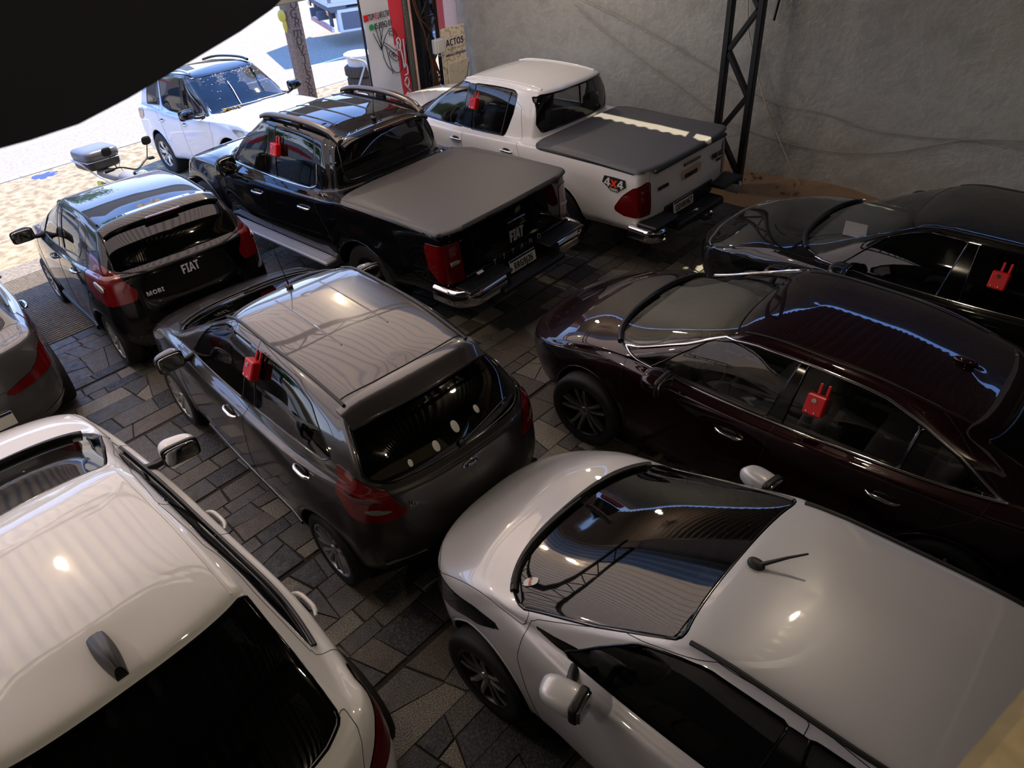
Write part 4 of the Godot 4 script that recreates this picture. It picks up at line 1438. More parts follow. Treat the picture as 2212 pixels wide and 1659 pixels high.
func white_hatch():
	var d := {"called": "fastback", "label": "white fastback with a dark rear window and grey roof fin, nearest at the lower left", "at": Vector3(0.045, 0, -3.62), "yaw": 0.0,
		"wb": 2.6, "F0": 2.22, "R0": -2.05, "W": 0.865, "H": 1.50, "fcw": 1.36, "fwt": 0.32, "frt": -1.18, "frb": -1.90, "Wb": 0.765, "Wr": 0.60,
		"sh": [[2.05, 0.82], [1.4, 0.93], [0.85, 0.96], [0.0, 0.97], [-1.0, 1.0], [-1.98, 1.0]], "belt": [[1.36, 1.03], [0.9, 1.01], [0.0, 1.015], [-1.0, 1.06], [-1.90, 1.07]],
		"roof": [[0.32, 1.43], [0.0, 1.47], [-0.6, 1.475], [-1.18, 1.42]], "b6r": 0.2, "b8r": 0.10, "b8f": 0.16, "bF": 0.55, "w6r": 0.84, "w8r": 0.97, "hoodcrown": 0.05, "wr": 0.9, "rbulge": 0.04,
		"paint": M.paint_white, "glass": M.glass_tint, "glass_side": M.glass_dark, "glass_rear": M.glass_dark, "track": 0.79, "arch": 0.37, "flare": 0.014, "wheel": {"R": 0.325, "w": 0.2, "rim": 0.22, "m": M.wheel_dark, "n": 5, "sw": 0.02, "fork": 0.05},
		"lamp": [[1.05, 1.0], [0.92, 0.985], [0.72, 0.93], [0.56, 0.84], [0.56, 0.72], [0.86, 0.74], [0.98, 0.86]], "headlamp": [[0.6, 0.74], [0.9, 0.82], [1.25, 0.9], [1.0, 0.74], [0.65, 0.66]],
		"win_f": [[0.84, 1.215], [-0.23, 1.215], [-0.27, 1.56], [0.10, 1.56], [0.48, 1.43]], "win_r": [[-0.34, 1.215], [-1.05, 1.215], [-1.40, 1.25], [-1.1, 1.42], [-0.8, 1.54], [-0.68, 1.56], [-0.30, 1.56]], "win_rad": 0.015,
		"pillar": [[[-0.23, 1.21], [-0.34, 1.21], [-0.31, 1.575], [-0.26, 1.575]]],
		"ws": [0.69, 0.51, 1.21, 1.585], "rg": [[-0.2, 1.225], [0.45, 1.225], [0.55, 1.25], [0.565, 1.40], [0.555, 1.57], [0.53, 1.592], [-0.2, 1.592]],
		"gate": [[-0.2, 0.62], [0.5, 0.62], [0.56, 0.8], [0.58, 1.0], [0.585, 1.22], [-0.2, 1.225]], "gate_f": -1.5,
		"hood": [[2.16, -0.2], [2.1, 0.4], [1.9, 0.66], [1.08, 0.72], [1.28, 0.45], [1.40, -0.2]],
		"door_f": [[0.78, 0.32], [0.95, 0.8], [0.93, 1.04], [0.45, 1.28], [0.05, 1.40], [-0.31, 1.42], [-0.30, 0.9], [-0.25, 0.32]], "door_r": [[-0.31, 1.42], [-0.75, 1.40], [-1.1, 1.28], [-1.44, 1.10], [-1.42, 0.95], [-1.15, 0.75], [-0.95, 0.5], [-0.88, 0.32], [-0.25, 0.32]]}
	var r = car(d, std_ops(d))
	var root = r[0]
	var S: Hull = r[1]
	line_on(root, S, "sv", [[0.9, 1.206], [0.0, 1.203], [-1.0, 1.204], [-1.40, 1.225]], Vector3.RIGHT, 0.012, M.black_plastic, "window_moulding", true, 8)
	line_on(root, S, "t", [[0.15, 0.535], [-0.5, 0.54], [-1.1, 0.53]], Vector3.UP, 0.006, d.paint, "roof_moulding")
	var p = S.probe("t", -1.02, 0.001, Vector3.UP)
	var rings := []
	for i in 9:
		var t := i / 8.0
		var z: float = p[0].z - 0.12 + 0.24 * t
		var w := 0.046 * (0.55 + 0.45 * sin(PI * minf(1.0, t * 0.75 + 0.25)))
		var h := 0.03 + 0.05 * sin(PI * 0.5 * minf(1.0, t * 1.3))
		var y0: float = S.probe("t", -z, 0.001, Vector3.UP)[0].y - 0.004
		rings.append([Vector3(-w, y0, z), Vector3(-w * 0.85, y0 + h * 0.6, z), Vector3(-w * 0.45, y0 + h * 0.95, z), Vector3(0, y0 + h, z), Vector3(w * 0.45, y0 + h * 0.95, z), Vector3(w * 0.85, y0 + h * 0.6, z), Vector3(w, y0, z)])
	var g := Geo.new()
	g.loft(rings, false)
	g.cap(rings[0], Vector3.FORWARD)
	g.cap(rings[8], Vector3.BACK)
	obj("roof_fin_aerial", g, M.fin_grey, root)
	for s in [-1, 1]:
		var mm = add_mirror(root, Vector3(s * 0.98, 1.06, -0.54), s, Vector3(0.25, 0.17, 0.18), d.paint, M.mirror, M.black_plastic)
		mm.rotation.y = s * -0.15
		add_handle(root, S, -0.08, 0.90, s, d.paint, 0.22)
		add_handle(root, S, -1.04, 0.93, s, d.paint, 0.22)
	add_seats(root, M.dark_cloth, M.dark_cloth, 0.47, 0.0, -0.85, 0.37, 0.85, 1.02, 0.18)
	add_wipers(root, S, [[-0.1, 1.2, 0.56, 1.215], [-0.62, 1.2, -0.05, 1.215]], M.black_plastic)
	line_on(root, S, "bv", [[0.0, 1.2], [0.4, 1.2], [0.62, 1.2]], Vector3(0, 0.4, -1), 0.022, M.black_plastic, "cowl_panel", true, 12, 0.1)
	return root

func grey_left():
	var d := {"called": "sedan", "label": "grey car at the left edge of the hall showing its red rear lamp", "at": Vector3(0.29, -0.02, -8.44), "yaw": 3.0, "pitch": -1.0,
		"wb": 2.55, "F0": 2.05, "R0": -2.10, "W": 0.87, "H": 1.47, "fcw": 1.2, "fwt": 0.28, "frt": -1.2, "frb": -1.78, "Wb": 0.76, "Wr": 0.57,
		"sh": [[1.9, 0.76], [1.3, 0.90], [0.8, 0.93], [0.0, 0.95], [-1.0, 0.99], [-2.02, 1.01]], "belt": [[1.2, 1.0], [0.8, 0.985], [0.0, 1.0], [-1.0, 1.04], [-1.78, 1.05]],
		"roof": [[0.28, 1.40], [0.0, 1.44], [-0.6, 1.445], [-1.2, 1.38]], "b6r": 0.22, "b8r": 0.16, "wr": 0.9,
		"paint": M.paint_grey, "glass": M.glass_dark, "track": 0.765, "arch": 0.36, "flare": 0.012, "wheel": {"R": 0.31, "w": 0.2, "rim": 0.21, "m": M.wheel_dark, "n": 5, "sw": 0.02, "fork": 0.05},
		"lamp": [[1.22, 1.02], [1.02, 0.97], [0.95, 0.89], [0.76, 0.885], [0.78, 0.86], [0.62, 0.76], [0.36, 0.70], [0.4, 0.67], [0.78, 0.70], [1.1, 0.76], [1.18, 0.86]],
		"win_f": [[0.68, 1.222], [-0.17, 1.222], [-0.22, 1.565], [0.08, 1.565], [0.42, 1.44]], "win_r": [[-0.40, 1.222], [-1.25, 1.235], [-1.3, 1.27], [-1.05, 1.45], [-0.8, 1.565], [-0.36, 1.565]],
		"pillar": [[[-0.19, 1.21], [-0.39, 1.21], [-0.35, 1.58], [-0.24, 1.58]]],
		"ws": [0.66, 0.5, 1.215, 1.58], "rg": [[-0.2, 1.22], [0.52, 1.22], [0.6, 1.27], [0.5, 1.57], [-0.2, 1.57]],
		"gate": [[-0.2, 0.52], [0.6, 0.52], [0.76, 0.6], [0.80, 0.9], [0.72, 1.1], [0.64, 1.2], [-0.2, 1.205]], "gate_f": -1.62, 
		"door_f": [[0.74, 0.30], [0.92, 0.75], [0.9, 1.0], [0.45, 1.25], [0.10, 1.37], [-0.29, 1.39], [-0.29, 0.9], [-0.24, 0.30]], "door_r": [[-0.29, 1.39], [-0.85, 1.37], [-1.42, 1.06], [-1.42, 0.93], [-1.15, 0.7], [-0.95, 0.5], [-0.86, 0.30], [-0.24, 0.30]]}
	d["extra_cuts"] = [{"name": "bumper_reflector", "j": "ra", "p": [[1.0, 0.44], [0.56, 0.345], [0.56, 0.32], [0.9, 0.38]], "rad": 0.004, "m": M.lamp_red, "off": 0.004, "two": true, "n": Vector3(0.5, 0, 1), "least": 0.2, "box": [-1.5, -9]}]
	var r = car(d, std_ops(d))
	var root = r[0]
	var S: Hull = r[1]
	for s in [-1, 1]:
		add_mirror(root, Vector3(s * 0.95, 1.04, -0.62), s, Vector3(0.2, 0.16, 0.15), d.paint, M.mirror, M.black_plastic)
		add_handle(root, S, -0.10, 0.90, s, M.chrome)
		add_handle(root, S, -1.06, 0.93, s, M.chrome)
	add_seats(root, M.dark_cloth, M.dark_cloth, 0.45, 0.0, -0.85, 0.36, 0.85, 1.0, 0.18)
	var e = S.probe("b", 0.1, 0.55, Vector3.BACK)
	add_plate(root, "", Vector3(0.12, 0.50, e[0].z + 0.012), 0, -0.05)
	line_on(root, S, "t", [[0.2, 0.50], [-0.5, 0.515], [-1.1, 0.50]], Vector3.UP, 0.010, M.black_plastic, "roof_moulding")
	return root
# a bar of constant upright section bent along a plan path; the profile is (outward, y) pairs
func bent_bar(path, prof) -> Geo:
	var rings := []
	var m: int = path.size()
	for i in m:
		var d: Vector2 = (path[min(i + 1, m - 1)] - path[max(i - 1, 0)]).normalized()
		var o := Vector2(d.y, -d.x)
		var ring := []
		for q in prof:
			ring.append(Vector3(path[i].x + o.x * q.x, q.y, path[i].y + o.y * q.x))
		rings.append(ring)
	var g := Geo.new()
	g.loft(rings)
	g.cap(rings[0], Vector3(path[0].x - path[1].x, 0, path[0].y - path[1].y))
	g.cap(rings[m - 1], Vector3(path[m - 1].x - path[m - 2].x, 0, path[m - 1].y - path[m - 2].y))
	return g

func rounded(w, z_side, z_back, cr, n = 6):
	var p := [Vector2(-w, z_side)]
	for i in n + 1:
		var a: float = PI / 2 * i / n
		p.append(Vector2(-w + cr - cr * cos(a), z_back - cr + cr * sin(a)))
	for i in n + 1:
		var a: float = PI / 2 * (n - i) / n
		p.append(Vector2(w - cr + cr * cos(a), z_back - cr + cr * sin(a)))
	p.append(Vector2(w, z_side))
	p.reverse()
	return p

func titano():
	var d := {"called": "pickup", "label": "black double-cab pickup with roof rails and a black bed cover", "category": "pickup", "at": Vector3(4.83, 0, -7.60), "yaw": -2.2,
		"wb": 3.18, "F0": 2.24, "R0": -2.86, "W": 0.99, "H": 1.76, "fcw": 1.28, "fwt": 0.52, "frt": -1.05, "frb": -1.16, "Wb": 0.83, "Wr": 0.67, "lo": 0.40, "wide_y": 0.72,
		"sh": [[2.1, 0.96], [1.6, 1.06], [0.9, 1.08], [0.0, 1.09], [-1.0, 1.13], [-1.3, 1.175], [-2.83, 1.20]], "belt": [[1.28, 1.16], [0.9, 1.12], [0.0, 1.12], [-0.9, 1.16], [-1.16, 1.205]],
		"roof": [[0.52, 1.67], [0.2, 1.72], [-0.4, 1.735], [-1.05, 1.69]], "bF": 0.5, "bR": 0.16, "p": 3.0, "wr": 0.98, "b6r": 0.2, "b8r": 0.18, "w6r": 0.95, "r4": 0.03, "w4": 0.03, "wf": 0.94, "edge_drop": 0.055,
		"fix": {0: {"R": -2.7, "y": [[2.2, 0.45], [1.0, 0.42], [-1.0, 0.42], [-2.8, 0.5]]}, 1: {"y": [[2.2, 0.55], [-2.8, 0.58]]}},
		"paint": M.paint_black, "glass": M.glass_dark, "glass_side": M.glass_tint, "glass_rear": M.glass_dark, "track": 0.82, "arch": 0.455, "flare": 0.035, "wheel": {"R": 0.385, "w": 0.26, "rim": 0.24, "m": M.wheel_dark, "n": 6, "sw": 0.028, "fork": 0.04},
		"lamp": [[1.16, 1.07], [0.78, 1.09], [0.76, 0.70], [1.02, 0.72], [1.14, 0.84]], "lamp_n": Vector3(1, 0, 1),
		"win_f": [[0.92, 1.222], [0.22, 1.222], [0.17, 1.57], [0.40, 1.57], [0.66, 1.46]], "win_r": [[-0.02, 1.222], [-0.55, 1.222], [-0.66, 1.27], [-0.66, 1.54], [-0.60, 1.57], [0.0, 1.57]],
		"pillar": [[[0.20, 1.21], [0.0, 1.21], [0.02, 1.585], [0.15, 1.585]], [[-0.665, 1.27], [-0.72, 1.27], [-0.72, 1.54], [-0.665, 1.54]]],
		"ws": [0.72, 0.58, 1.215, 1.585], "rg": [[-0.2, 1.30], [0.60, 1.30], [0.64, 1.36], [0.60, 1.53], [0.56, 1.56], [-0.2, 1.56]],
		"hood": [[2.2, -0.2], [2.12, 0.5], [1.95, 0.76], [1.1, 0.8], [1.25, 0.45], [1.32, -0.2]],
		"gate": [[-0.2, 0.66], [0.71, 0.66], [0.735, 0.72], [0.735, 1.16], [-0.2, 1.16]], "gate_j": "b", "gate_f": -2.4,
		"door_f": [[1.02, 0.46], [1.14, 0.8], [1.12, 1.12], [0.80, 1.38], [0.46, 1.60], [0.08, 1.64], [0.10, 1.1], [0.14, 0.46]], "door_r": [[0.08, 1.64], [-0.62, 1.62], [-0.74, 1.52], [-0.80, 1.15], [-0.9, 0.95], [-1.06, 0.72], [-1.04, 0.46], [0.14, 0.46]]}
	d["extra_cuts"] = [{"name": "bed_cover", "j": "t", "p": [[-1.26, -0.2], [-1.26, 0.88], [-1.32, 0.94], [-2.70, 0.94], [-2.79, 0.86], [-2.81, -0.2]], "rad": 0.01, "m": M.vinyl, "off": 0.032, "n": Vector3.UP, "least": 0.3, "bead": [0.02, 0.034, M.vinyl, "cover_hem"], "box": [-1.2, -9]},
		{"name": "cab_back", "j": "s", "p": [[-1.13, 0.3], [-1.13, 1.22], [-1.19, 1.22], [-1.19, 0.3]], "m": M.seam, "off": -0.015, "two": true, "n": Vector3.RIGHT, "least": 0.3}]
	var r = car(d, std_ops(d))
	var root = r[0]
	var S: Hull = r[1]
	for s in [-1.0, 1.0]:
		var path := []
		for i in 13:
			var t := i / 12.0
			var f := lerpf(0.40, -1.0, t)
			var q = S.probe("t", f, 0.56, Vector3.UP)
			path.append(Vector3(s * (0.585 + 0.02 * sin(PI * t)), q[0].y + 0.012 + 0.045 * pow(sin(PI * clampf(t, 0.06, 0.94)), 0.4), -f))
		var g := Geo.new()
		var rings := []
		for p in path:
			rings.append([p + Vector3(-0.042, -0.025, 0), p + Vector3(-0.036, 0.015, 0), p + Vector3(0, 0.026, 0), p + Vector3(0.036, 0.015, 0), p + Vector3(0.042, -0.025, 0)])
		g.loft(rings)
		g.cap(rings[0], Vector3.FORWARD)
		g.cap(rings[12], Vector3.BACK)
		var rail := obj("roof_rail", g, M.rail_bronze, root)
		var ft := Geo.new()
		for i in [1, 6, 11]:
			ft.box(path[i] + Vector3(0, -0.04, 0), Vector3(0.05, 0.06, 0.16), 0.015)
		obj("rail_foot", ft, M.black_plastic, rail)
		add_mirror(root, Vector3(s * 1.04, 1.20, -0.72), s, Vector3(0.24, 0.24, 0.17), d.paint, M.mirror, M.black_plastic)
		add_handle(root, S, 0.24, 0.96, s, M.chrome, 0.2)
		add_handle(root, S, -0.66, 0.99, s, M.chrome, 0.2)
		var st := Geo.new()
		st.box(Vector3(s * 1.0, 0.43, -0.05), Vector3(0.17, 0.05, 2.1), 0.015)
		var step := obj("side_step", st, M.aluminium, root)
		var rb := Geo.new()
		for k in 5:
			rb.box(Vector3(s * (0.945 + 0.027 * k), 0.458, -0.05), Vector3(0.014, 0.008, 1.98), 0.003)
		obj("step_rib", rb, M.aluminium, step)
		var br := Geo.new()
		for z in [-0.8, 0.0, 0.7]:
			br.tube([Vector3(s * 0.6, 0.42, z), Vector3(s * 0.98, 0.41, z)], 0.025, 8)
		obj("step_bracket", br, M.black_plastic, step)
	for k in [0.14, 0.38]:
		line_on(root, S, "t", [[0.35, k], [-0.70, k]], Vector3.UP, 0.012, d.paint, "roof_rib", true, 10, -0.2)
	line_on(root, S, "sv", [[0.98, 1.206], [0.4, 1.203], [-0.4, 1.203], [-0.62, 1.206], [-0.745, 1.26], [-0.76, 1.4]], Vector3.RIGHT, 0.010, M.chrome, "window_chrome", true, 8)
	wing(root, "roof_spoiler", -0.94, 1.695, -1.10, 1.665, 0.60, 0.035, 0.02, d.paint)
	var bl := Geo.new()
	bl.box(Vector3(0, 1.668, 1.11), Vector3(0.42, 0.03, 0.03), 0.008)
	obj("brake_light", bl, M.lamp_dark, root)
	roof_aerial(root, S, -0.86, M.black_plastic, 0.25, 0.30, 1.0)
	var chrome_path = rounded(0.95, 2.62, 3.02, 0.22)
	var prof := [Vector2(0, 0.50), Vector2(0.02, 0.49), Vector2(0.05, 0.52), Vector2(0.06, 0.60), Vector2(0.045, 0.66), Vector2(0.0, 0.675), Vector2(-0.12, 0.675), Vector2(-0.12, 0.50)]
	for s in [-1.0, 1.0]:
		var half := []
		for q in chrome_path:
			if q.x * s > 0.44:
				half.append(q)
		if s > 0.0:
			half.append(Vector2(0.42, 3.02))
		else:
			half.push_front(Vector2(-0.42, 3.02))
		obj("rear_bumper", bent_bar(half, prof), M.chrome, root)
	var bk := Geo.new()
	bk.box(Vector3(0, 0.50, 2.96), Vector3(0.98, 0.07, 0.30), 0.02)
	bk.box(Vector3(0, 0.62, 2.83), Vector3(1.5, 0.22, 0.06), 0.012)
	for s in [-1.0, 1.0]:
		bk.box(Vector3(s * 0.60, 0.66, 2.94), Vector3(0.62, 0.035, 0.22), 0.012)
		for k in 6:
			bk.box(Vector3(s * 0.60, 0.681, 2.86 + 0.028 * k), Vector3(0.58, 0.01, 0.012), 0.003)
	obj("bumper_step", bk, M.black_plastic, root)
	var z: float = S.probe("b", 0.1, 0.9, Vector3.BACK)[0].z
	var tgl := Geo.new()
	tgl.lump(Vector3(0, 1.02, z + 0.006), Vector3(0.27, 0.075, 0.03), 0.5, 0.5, 22, 10)
	var hd := obj("tailgate_handle", tgl, d.paint, root)
	var tl := Geo.new()
	tl.tube([Vector3(-0.125, 1.045, z + 0.02), Vector3(0, 1.05, z + 0.024), Vector3(0.125, 1.045, z + 0.02)], 0.006, 8)
	obj("handle_chrome", tl, M.chrome, hd)
	letters("badge_text", "FIAT", 0.115, 0.015, M.badge_silver, root, Vector3(0.0, 0.875, z + 0.006), Basis(), true, 0.62)
	for i in 6:
		letters("badge_text", "TITANO"[i], 0.055, 0.012, M.badge_silver, root, Vector3(-0.35 + 0.14 * i, 0.715, z + 0.006), Basis(), false, 1.1)
	var sg := Geo.new()
	sg.box(Vector3.ZERO, Vector3(0.085, 0.03, 0.004), 0.001)
	var stk := obj("bumper_sticker", sg, M.sticker, root)
	stk.position = Vector3(-0.62, 0.735, z + 0.06)
	stk.rotation = Vector3(-1.0, 0, 0)
	var pl = add_plate(root, "RRG9J26", Vector3(-0.03, 0.62, 2.95), 0, -0.2)
	for s in [-1.0, 1.0]:
		var lens := Geo.new()
		lens.box(Vector3.ZERO, Vector3(0.13, 0.045, 0.02), 0.008)
		var l := obj("reversing_lens", lens, M.lamp_clear, root)
		var q = S.probe("b", 0.84, 0.90, Vector3.BACK)
		l.position = Vector3(s * 0.835, 0.895, q[0].z + 0.008)
	add_seats(root, M.dark_cloth, M.dark_cloth, 0.72, 0.25, -0.6, 0.40, 1.0, 1.13, 0.19)
	key_box(root, S, -0.06, 1.44, "red key box hanging on the rear side window of the black pickup")
	return root

func hilux():
	var d := {"called": "pickup", "label": "white double-cab pickup with a black bed cover, beside the grey wall", "category": "pickup", "at": Vector3(7.25, 0, -6.96), "yaw": 0.3,
		"wb": 3.085, "F0": 2.5, "R0": -2.82, "W": 0.92, "H": 1.70, "fcw": 1.22, "fwt": 0.36, "frt": -1.14, "frb": -1.16, "Wb": 0.785, "Wr": 0.615, "lo": 0.38, "wide_y": 0.74,
		"sh": [[2.35, 0.95], [1.55, 1.05], [0.9, 1.06], [0.0, 1.09], [-1.0, 1.13], [-1.3, 1.145], [-2.8, 1.165]], "belt": [[1.22, 1.16], [0.9, 1.115], [0.0, 1.115], [-0.9, 1.15], [-1.16, 1.175]],
		"roof": [[0.36, 1.645], [0.0, 1.69], [-0.5, 1.71], [-1.14, 1.69]], "bF": 0.5, "bR": 0.14, "p": 3.0, "wr": 0.985, "b6r": 0.16, "b8r": 0.16, "w6r": 0.95, "r4": 0.03, "w4": 0.035, "wf": 0.93, "edge_drop": 0.05,
		"fix": {0: {"R": -2.72, "y": [[2.4, 0.44], [1.0, 0.42], [-1.0, 0.42], [-2.8, 0.46]]}, 1: {"y": [[2.4, 0.54], [-2.8, 0.55]]}},
		"paint": M.paint_white, "glass": M.glass_mid, "glass_side": M.glass_mid, "glass_rear": M.glass_mid, "track": 0.80, "arch": 0.45, "flare": 0.02, "wheel": {"R": 0.385, "w": 0.255, "rim": 0.23, "m": M.wheel_silver, "n": 6, "sw": 0.03, "fork": 0.0},
		"lamp": [[1.20, 0.72], [1.10, 0.86], [0.96, 0.97], [0.80, 1.03], [0.75, 1.02], [0.75, 0.68], [1.08, 0.66], [1.18, 0.68]], "lamp_n": Vector3(1, 0, 1),
		"win_f": [[0.92, 1.222], [0.14, 1.222], [0.10, 1.565], [0.22, 1.565], [0.55, 1.46]], "win_r": [[-0.07, 1.222], [-0.60, 1.222], [-0.72, 1.40], [-0.74, 1.53], [-0.68, 1.565], [-0.07, 1.565]],
		"pillar": [[[0.12, 1.21], [-0.05, 1.21], [-0.05, 1.58], [0.08, 1.58]]],
		"ws": [0.70, 0.545, 1.215, 1.585], "rg": [[-0.2, 1.285], [0.60, 1.285], [0.65, 1.34], [0.60, 1.53], [0.55, 1.56], [-0.2, 1.56]],
		"hood": [[2.5, -0.2], [2.4, 0.5], [2.1, 0.74], [1.1, 0.77], [1.2, 0.45], [1.26, -0.2]],
		"gate": [[-0.2, 0.60], [0.715, 0.60], [0.73, 0.64], [0.73, 1.12], [-0.2, 1.12]], "gate_j": "b", "gate_f": -2.4,
		"door_f": [[0.95, 0.44], [1.08, 0.8], [1.06, 1.1], [0.70, 1.35], [0.30, 1.56], [0.03, 1.585], [0.03, 1.1], [0.06, 0.44]], "door_r": [[0.03, 1.585], [-0.68, 1.575], [-0.84, 1.48], [-0.90, 1.15], [-1.0, 0.95], [-1.06, 0.72], [-1.02, 0.44], [0.06, 0.44]]}
	d["extra_cuts"] = [{"name": "bed_cover", "j": "t", "p": [[-1.22, -0.2], [-1.22, 0.83], [-1.28, 0.875], [-2.73, 0.875], [-2.79, 0.82], [-2.80, -0.2]], "rad": 0.008, "m": M.vinyl_grey, "off": 0.026, "n": Vector3.UP, "least": 0.3, "bead": [0.02, 0.03, M.vinyl_edge, "cover_hem"], "box": [-1.18, -9]},
		{"name": "cab_back", "j": "s", "p": [[-1.135, 0.3], [-1.135, 1.20], [-1.16, 1.20], [-1.16, 0.3]], "m": M.seam, "off": -0.012, "two": true, "n": Vector3.RIGHT, "least": 0.3}]
	var r = car(d, std_ops(d))
	var root = r[0]
	var S: Hull = r[1]
	var z: float = S.probe("b", 0.1, 0.85, Vector3.BACK)[0].z
	for s in [-1.0, 1.0]:
		add_mirror(root, Vector3(s * 1.06, 1.18, -0.80), s, Vector3(0.24, 0.22, 0.16), d.paint, M.mirror, M.black_plastic)
		add_handle(root, S, 0.12, 1.00, s, M.chrome, 0.2)
		add_handle(root, S, -0.78, 1.02, s, M.chrome, 0.2)
	line_on(root, S, "t", [[0.25, 0.50], [-1.02, 0.50]], Vector3.UP, 0.012, d.paint, "roof_rib")
	var divider := Geo.new()
	for s in [-1.0, 1.0]:
		var a = S.probe("sv", -0.58, 1.225, Vector3.RIGHT)
		var b = S.probe("sv", -0.66, 1.56, Vector3.RIGHT)
		divider.tube([a[0] * Vector3(s, 1, 1), b[0] * Vector3(s, 1, 1)], 0.012, 6)
	obj("window_divider", divider, M.black_plastic, root)
	# white lip above the tailgate, dark top edge
	var lip := Geo.new()
	lip.box(Vector3(0, 1.145, z - 0.012), Vector3(1.46, 0.04, 0.06), 0.014)
	obj("tailgate_cap", lip, M.black_plastic, root)
	var bl := Geo.new()
	bl.box(Vector3(0, 1.05, z + 0.008), Vector3(0.34, 0.038, 0.02), 0.014)
	obj("brake_light", bl, M.lamp_dark, root)
	var hg := Geo.new()
	hg.extrude([Vector2(-0.19, -0.05), Vector2(0.17, -0.05), Vector2(0.19, 0.05), Vector2(-0.19, 0.05)], z, z + 0.022)
	var h := obj("tailgate_handle", _shift(hg, Vector3(0, 0.935, 0)), M.chrome, root)
	var hi := Geo.new()
	hi.box(Vector3(-0.03, 0.92, z + 0.022), Vector3(0.26, 0.055, 0.008), 0.003)
	obj("handle_recess", hi, M.black_plastic, h)
	letters("badge_text", "TOYOTA", 0.042, 0.008, M.chrome_dark, root, Vector3(-0.56, 0.93, z + 0.004), Basis(), true, 0.95)
	letters("badge_text", "HILUX", 0.06, 0.008, M.chrome_dark, root, Vector3(0.56, 0.955, z + 0.004), Basis(), true, 0.95)
	letters("badge_text", "SRV", 0.036, 0.008, M.chrome_dark, root, Vector3(0.60, 0.885, z + 0.004), Basis(), true, 1.2)
	# 4x4 decal on the left rear wing
	for s in [-1.0]:
		var q = S.probe("s", -2.40, 0.975, Vector3.RIGHT)
		var B := Basis(Vector3.UP, -PI / 2)
		var at := Vector3(-q[0].x - 0.004, 0.975, 2.40)
		var dg := Geo.new()
		dg.extrude([Vector2(-0.155, 0.0), Vector2(-0.13, 0.075), Vector2(0.02, 0.08), Vector2(0.15, 0.075), Vector2(0.165, 0.0), Vector2(0.10, -0.04), Vector2(0.06, -0.075), Vector2(-0.04, -0.075), Vector2(-0.08, -0.04)], -0.004, 0.003)
		var dec := obj("decal", dg, M.ink, root)
		dec.transform = Transform3D(B * Basis(Vector3.RIGHT, -0.06), at)
		letters("decal_text", "4", 0.09, 0.003, M.sticker, dec, Vector3(-0.085, 0.015, 0.005), Basis(Vector3(0, 0, 1), 0.0), true, 1.25)
		letters("decal_text", "x", 0.10, 0.003, M.decal_orange, dec, Vector3(0.005, 0.02, 0.006), Basis(), true, 1.3)
		letters("decal_text", "4", 0.09, 0.003, M.sticker, dec, Vector3(0.09, 0.015, 0.005), Basis(), true, 1.25)
		letters("decal_text", "TURBO", 0.026, 0.003, M.sticker, dec, Vector3(0.01, -0.055, 0.005), Basis(), true, 1.0)
	var prof := [Vector2(0, 0.44), Vector2(0.03, 0.43), Vector2(0.05, 0.46), Vector2(0.055, 0.54), Vector2(0.03, 0.585), Vector2(-0.12, 0.585), Vector2(-0.12, 0.44)]
	for s in [-1.0, 1.0]:
		var pth := []
		for q in rounded(0.92, 2.66, 2.99, 0.13):
			if q.x * s > 0.4:
				pth.append(q)
		obj("rear_bumper", bent_bar(pth, prof), M.chrome, root)
	var bk := Geo.new()
	bk.box(Vector3(0, 0.47, 2.90), Vector3(0.96, 0.10, 0.24), 0.02)
	for s in [-1.0, 1.0]:
		bk.box(Vector3(s * 0.70, 0.605, 2.87), Vector3(0.46, 0.04, 0.26), 0.012)
	bk.box(Vector3(0, 0.60, 2.80), Vector3(1.0, 0.16, 0.06), 0.012)
	for k in 6:
		bk.box(Vector3(0, 0.523, 2.86 + 0.026 * k), Vector3(0.9, 0.012, 0.012), 0.003)
	obj("bumper_step", bk, M.black_plastic, root)
	var hitch := Geo.new()
	hitch.tube([Vector3(0, 0.42, 2.7), Vector3(0, 0.42, 3.06), Vector3(0, 0.46, 3.12)], 0.028, 10)
	hitch.lump(Vector3(0, 0.50, 3.12), Vector3(0.06, 0.06, 0.06), 1, 1, 14, 10)
	hitch.box(Vector3(0, 0.42, 2.98), Vector3(0.2, 0.06, 0.03), 0.006)
	obj("tow_hitch", hitch, M.black_plastic, root)
	add_plate(root, "QDV6H67", Vector3(-0.18, 0.625, 2.86), 0, -0.12)
	var ag := Geo.new()
	var ab = S.probe("t", 0.34, 0.42, Vector3.UP)
	ag.lump(ab[0] * Vector3(-1, 1, 1) + Vector3(0, 0.008, 0), Vector3(0.04, 0.03, 0.05), 0.8, 1, 12, 8)
	ag.tube([ab[0] * Vector3(-1, 1, 1) + Vector3(0, 0.01, 0), ab[0] * Vector3(-1, 1, 1) + Vector3(0.1, 0.17, -0.04)], [0.007, 0.005], 6)
	obj("roof_aerial", ag, M.black_plastic, root)
	add_seats(root, M.grey_cloth, M.dark_cloth, 0.70, 0.15, -0.68, 0.39, 0.95, 1.10, 0.19)
	key_box(root, S, -0.10, 1.42, "red key box hanging on the rear side window of the white pickup")
	return root

